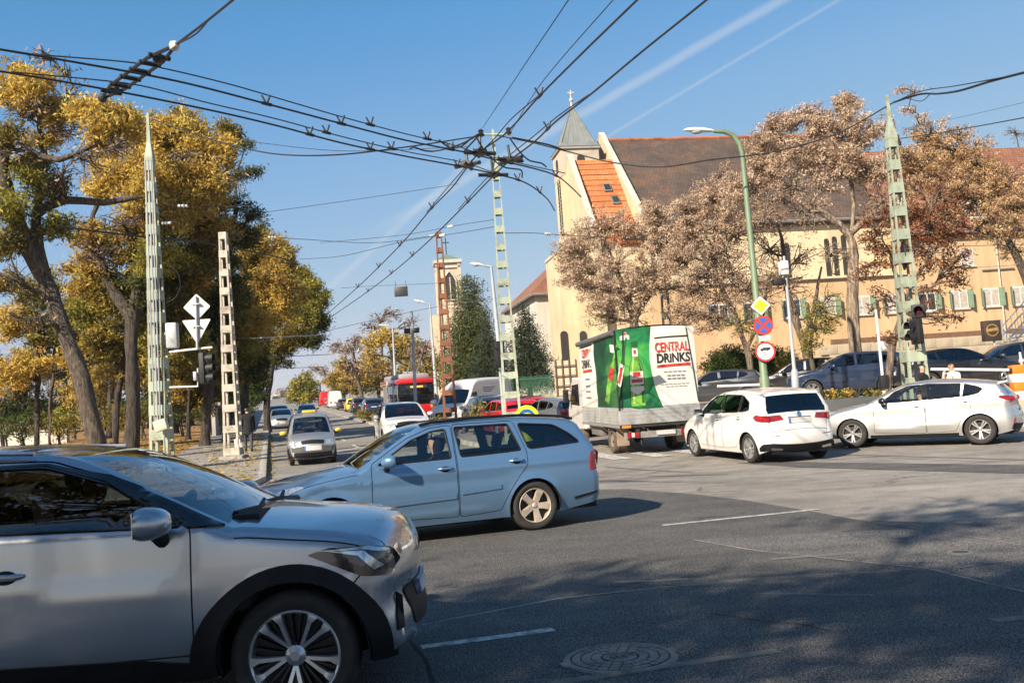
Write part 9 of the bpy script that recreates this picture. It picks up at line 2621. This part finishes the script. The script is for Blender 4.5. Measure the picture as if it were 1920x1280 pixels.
m = MB(); m.bbox(-.15,.15,-.15,.15,-1.1,.1,.02,Matrix.Translation(at(1432,722,33) - o)); m.build('stand',M_ORANGE,bo,True)
# brown sign box with round emblem, on a post
q = at(1858,620,47)
sb_ = empty('advert_box',(q.x,q.y,lot_z(q.x,q.y)),0,'brown illuminated box with a round golden emblem on a pole','sign')
zc = q.z - lot_z(q.x,q.y)
m = MB(); m.bbox(-.42,.42,-.18,.18,zc - .50,zc + .50,.04); m.build('box',surf('box_brown',(.045,.030,.022),.5),sb_,True)
m = MB(); m.box(.425,.50,-.19,.19,zc - .50,zc + .52); m.build('edge',M_GALV,sb_)
flat_sign('emblem',circle(.30),Vector((-.02,-.186,zc + .02)),sb_,surf('emblem_gold',(.32,.20,.06),.5),.006)
flat_sign('emblem_inner',circle(.25),Vector((-.02,-.191,zc + .02)),sb_,surf('box_brown',(.045,.030,.022)),.006)
flat_sign('emblem_band',round_poly([(-.26,-.07),(.26,-.02),(.26,.12),(-.26,.07)],.03),Vector((-.02,-.197,zc + .02)),sb_,surf('emblem_gold',(.32,.20,.06)),.004)
m = MB(); m.tube([(.1,0,0),(.1,0,zc - .48)],.05,8); m.build('post',M_GALV,sb_,True)
# white steel stair at the right edge
stc = empty('steel_stair',tuple(at(1880,660,52)),0,'white steel stair with railings by the peach wall','stair'); o = Vector(stc.location)
for k in range(9):
	c = at(1884 + k * 6,660 - k * 7,52) - o
	m = MB(); m.bbox(-.15,.15,-.5,.5,-.02,.02,.008,Matrix.Translation(c)); m.build('tread',M_WHITEPOST,stc)
for dy in (-.5,.5):
	m = MB(); a = at(1876,662,52) - o; b = at(1940,590,52) - o
	m.tube([a + Vector((0,dy,0)),b + Vector((0,dy,0))],.05,6); m.build('stringer',M_WHITEPOST,stc)
	m = MB(); m.tube([a + Vector((0,dy,1.0)),b + Vector((0,dy,1.0))],.03,6); m.tube([a + Vector((0,dy,.5)),b + Vector((0,dy,.5))],.02,6)
	for k in range(7):
		p = a.lerp(b,k / 6) + Vector((0,dy,0)); m.tube([p,p + Vector((0,0,1.0))],.02,6)
	m.build('railing',M_WHITEPOST,stc)
# timber grid gate beside the lorry cab, and green railings
gt_ = empty('grid_gate',(0,0,0),0,'pale board wall with a brown timber grid beside the lorry cab','gate')
a,b = at(1038,680,50),at(1082,680,50); zt = at(1055,676,50).z; z0_ = ground_z(0,50)
m = MB(); m.box(a.x,b.x,50.1,50.3,z0_,zt); m.build('board',surf('board_pale',(.55,.48,.36),.8,var=.1),gt_)
for k in range(4):
	x = a.x + (b.x - a.x) * (k + .2) / 3.4; m = MB(); m.box(x - .03,x + .03,50.02,50.09,z0_,zt + .05); m.build('upright',M_BROWNBAND,gt_)
for k in range(6):
	z = z0_ + (zt - z0_) * (k + .5) / 6; m = MB(); m.box(a.x,b.x,49.97,50.018,z - .025,z + .025); m.build('crossbar',M_BROWNBAND,gt_)
gr = empty('green_railing',(0,0,0),0,'dark green metal railing between the conifers and the gate','railing')
a,b = at(925,720,53),at(1035,715,53)
z0_ = ground_z(0,53); zt = at(980,706,53).z
M_RAILGREEN = surf('railing_green',(.03,.12,.07),.6)
for k in range(48):
	x = a.x + (b.x - a.x) * k / 47
	if k == 0:
		m = MB(); m.box(-.015,.015,-.015,.015,0,zt - z0_); o = m.build('bar',M_RAILGREEN,gr); bme2 = o.data
	else: o = bpy.data.objects.new('bar',bme2); COL.objects.link(o); o.parent = gr
	o.location = (x,53,z0_)
for z in (z0_ + .2,zt - .15):
	m = MB(); m.box(a.x,b.x,52.95,52.98,z - .03,z + .03); m.build('rail',M_RAILGREEN,gr)
# fallen leaves along the kerb
n = 2600
ys = RNG.uniform(22.5,62,n); off = np.abs(RNG.normal(0,.5,n))
side = RNG.random(n)
xs = np.array([kerb_x(y) for y in ys]) - np.where(side < .8,.15 + off * 3.2,-off * .25 - .12)
zs = np.array([ground_z(x,y) for x,y in zip(xs,ys)]) + np.where(side < .8,.145,.012)
fl = leaf_mesh('fallen_leaves',np.stack([xs,ys,zs],1),.055,M_LEAF['orange'],None,flat_=.93)
tag(fl,'scattered brown fallen leaves on the left pavement and gutter','leaves',kind='stuff')
n = 5000
ys = RNG.uniform(26.5,60,n); xs = np.array([kerb_x(y) for y in ys]) - 3.6 - np.abs(RNG.normal(0,5,n)) - .1
fl = leaf_mesh('fallen_leaves',np.stack([xs,ys,np.array([park_z(x,y) for x,y in zip(xs,ys)]) + .02],1),.07,M_LEAF['orange'],None,flat_=.85)
tag(fl,'carpet of brown fallen leaves under the park trees','leaves',kind='stuff')
# ------------------------------------------------------------------ the thin autumn haze
def haze():
	m,N,L,B = nodes_of('haze')
	N.remove(B)
	v = N.new('ShaderNodeVolumePrincipled'); v.inputs['Density'].default_value = .0002; v.inputs['Color'].default_value = (.86,.90,.95,1); v.inputs['Anisotropy'].default_value = .2
	L.new(v.outputs[0],N['Material Output'].inputs['Volume'])
	b = MB(); b.box(-1520,1520,-310,2420,-1.2,70)
	o = b.build('haze',m); o['kind'] = 'stuff'; o['label'] = 'thin pale haze hanging over the whole street'
	o.display_type = 'WIRE'
haze()
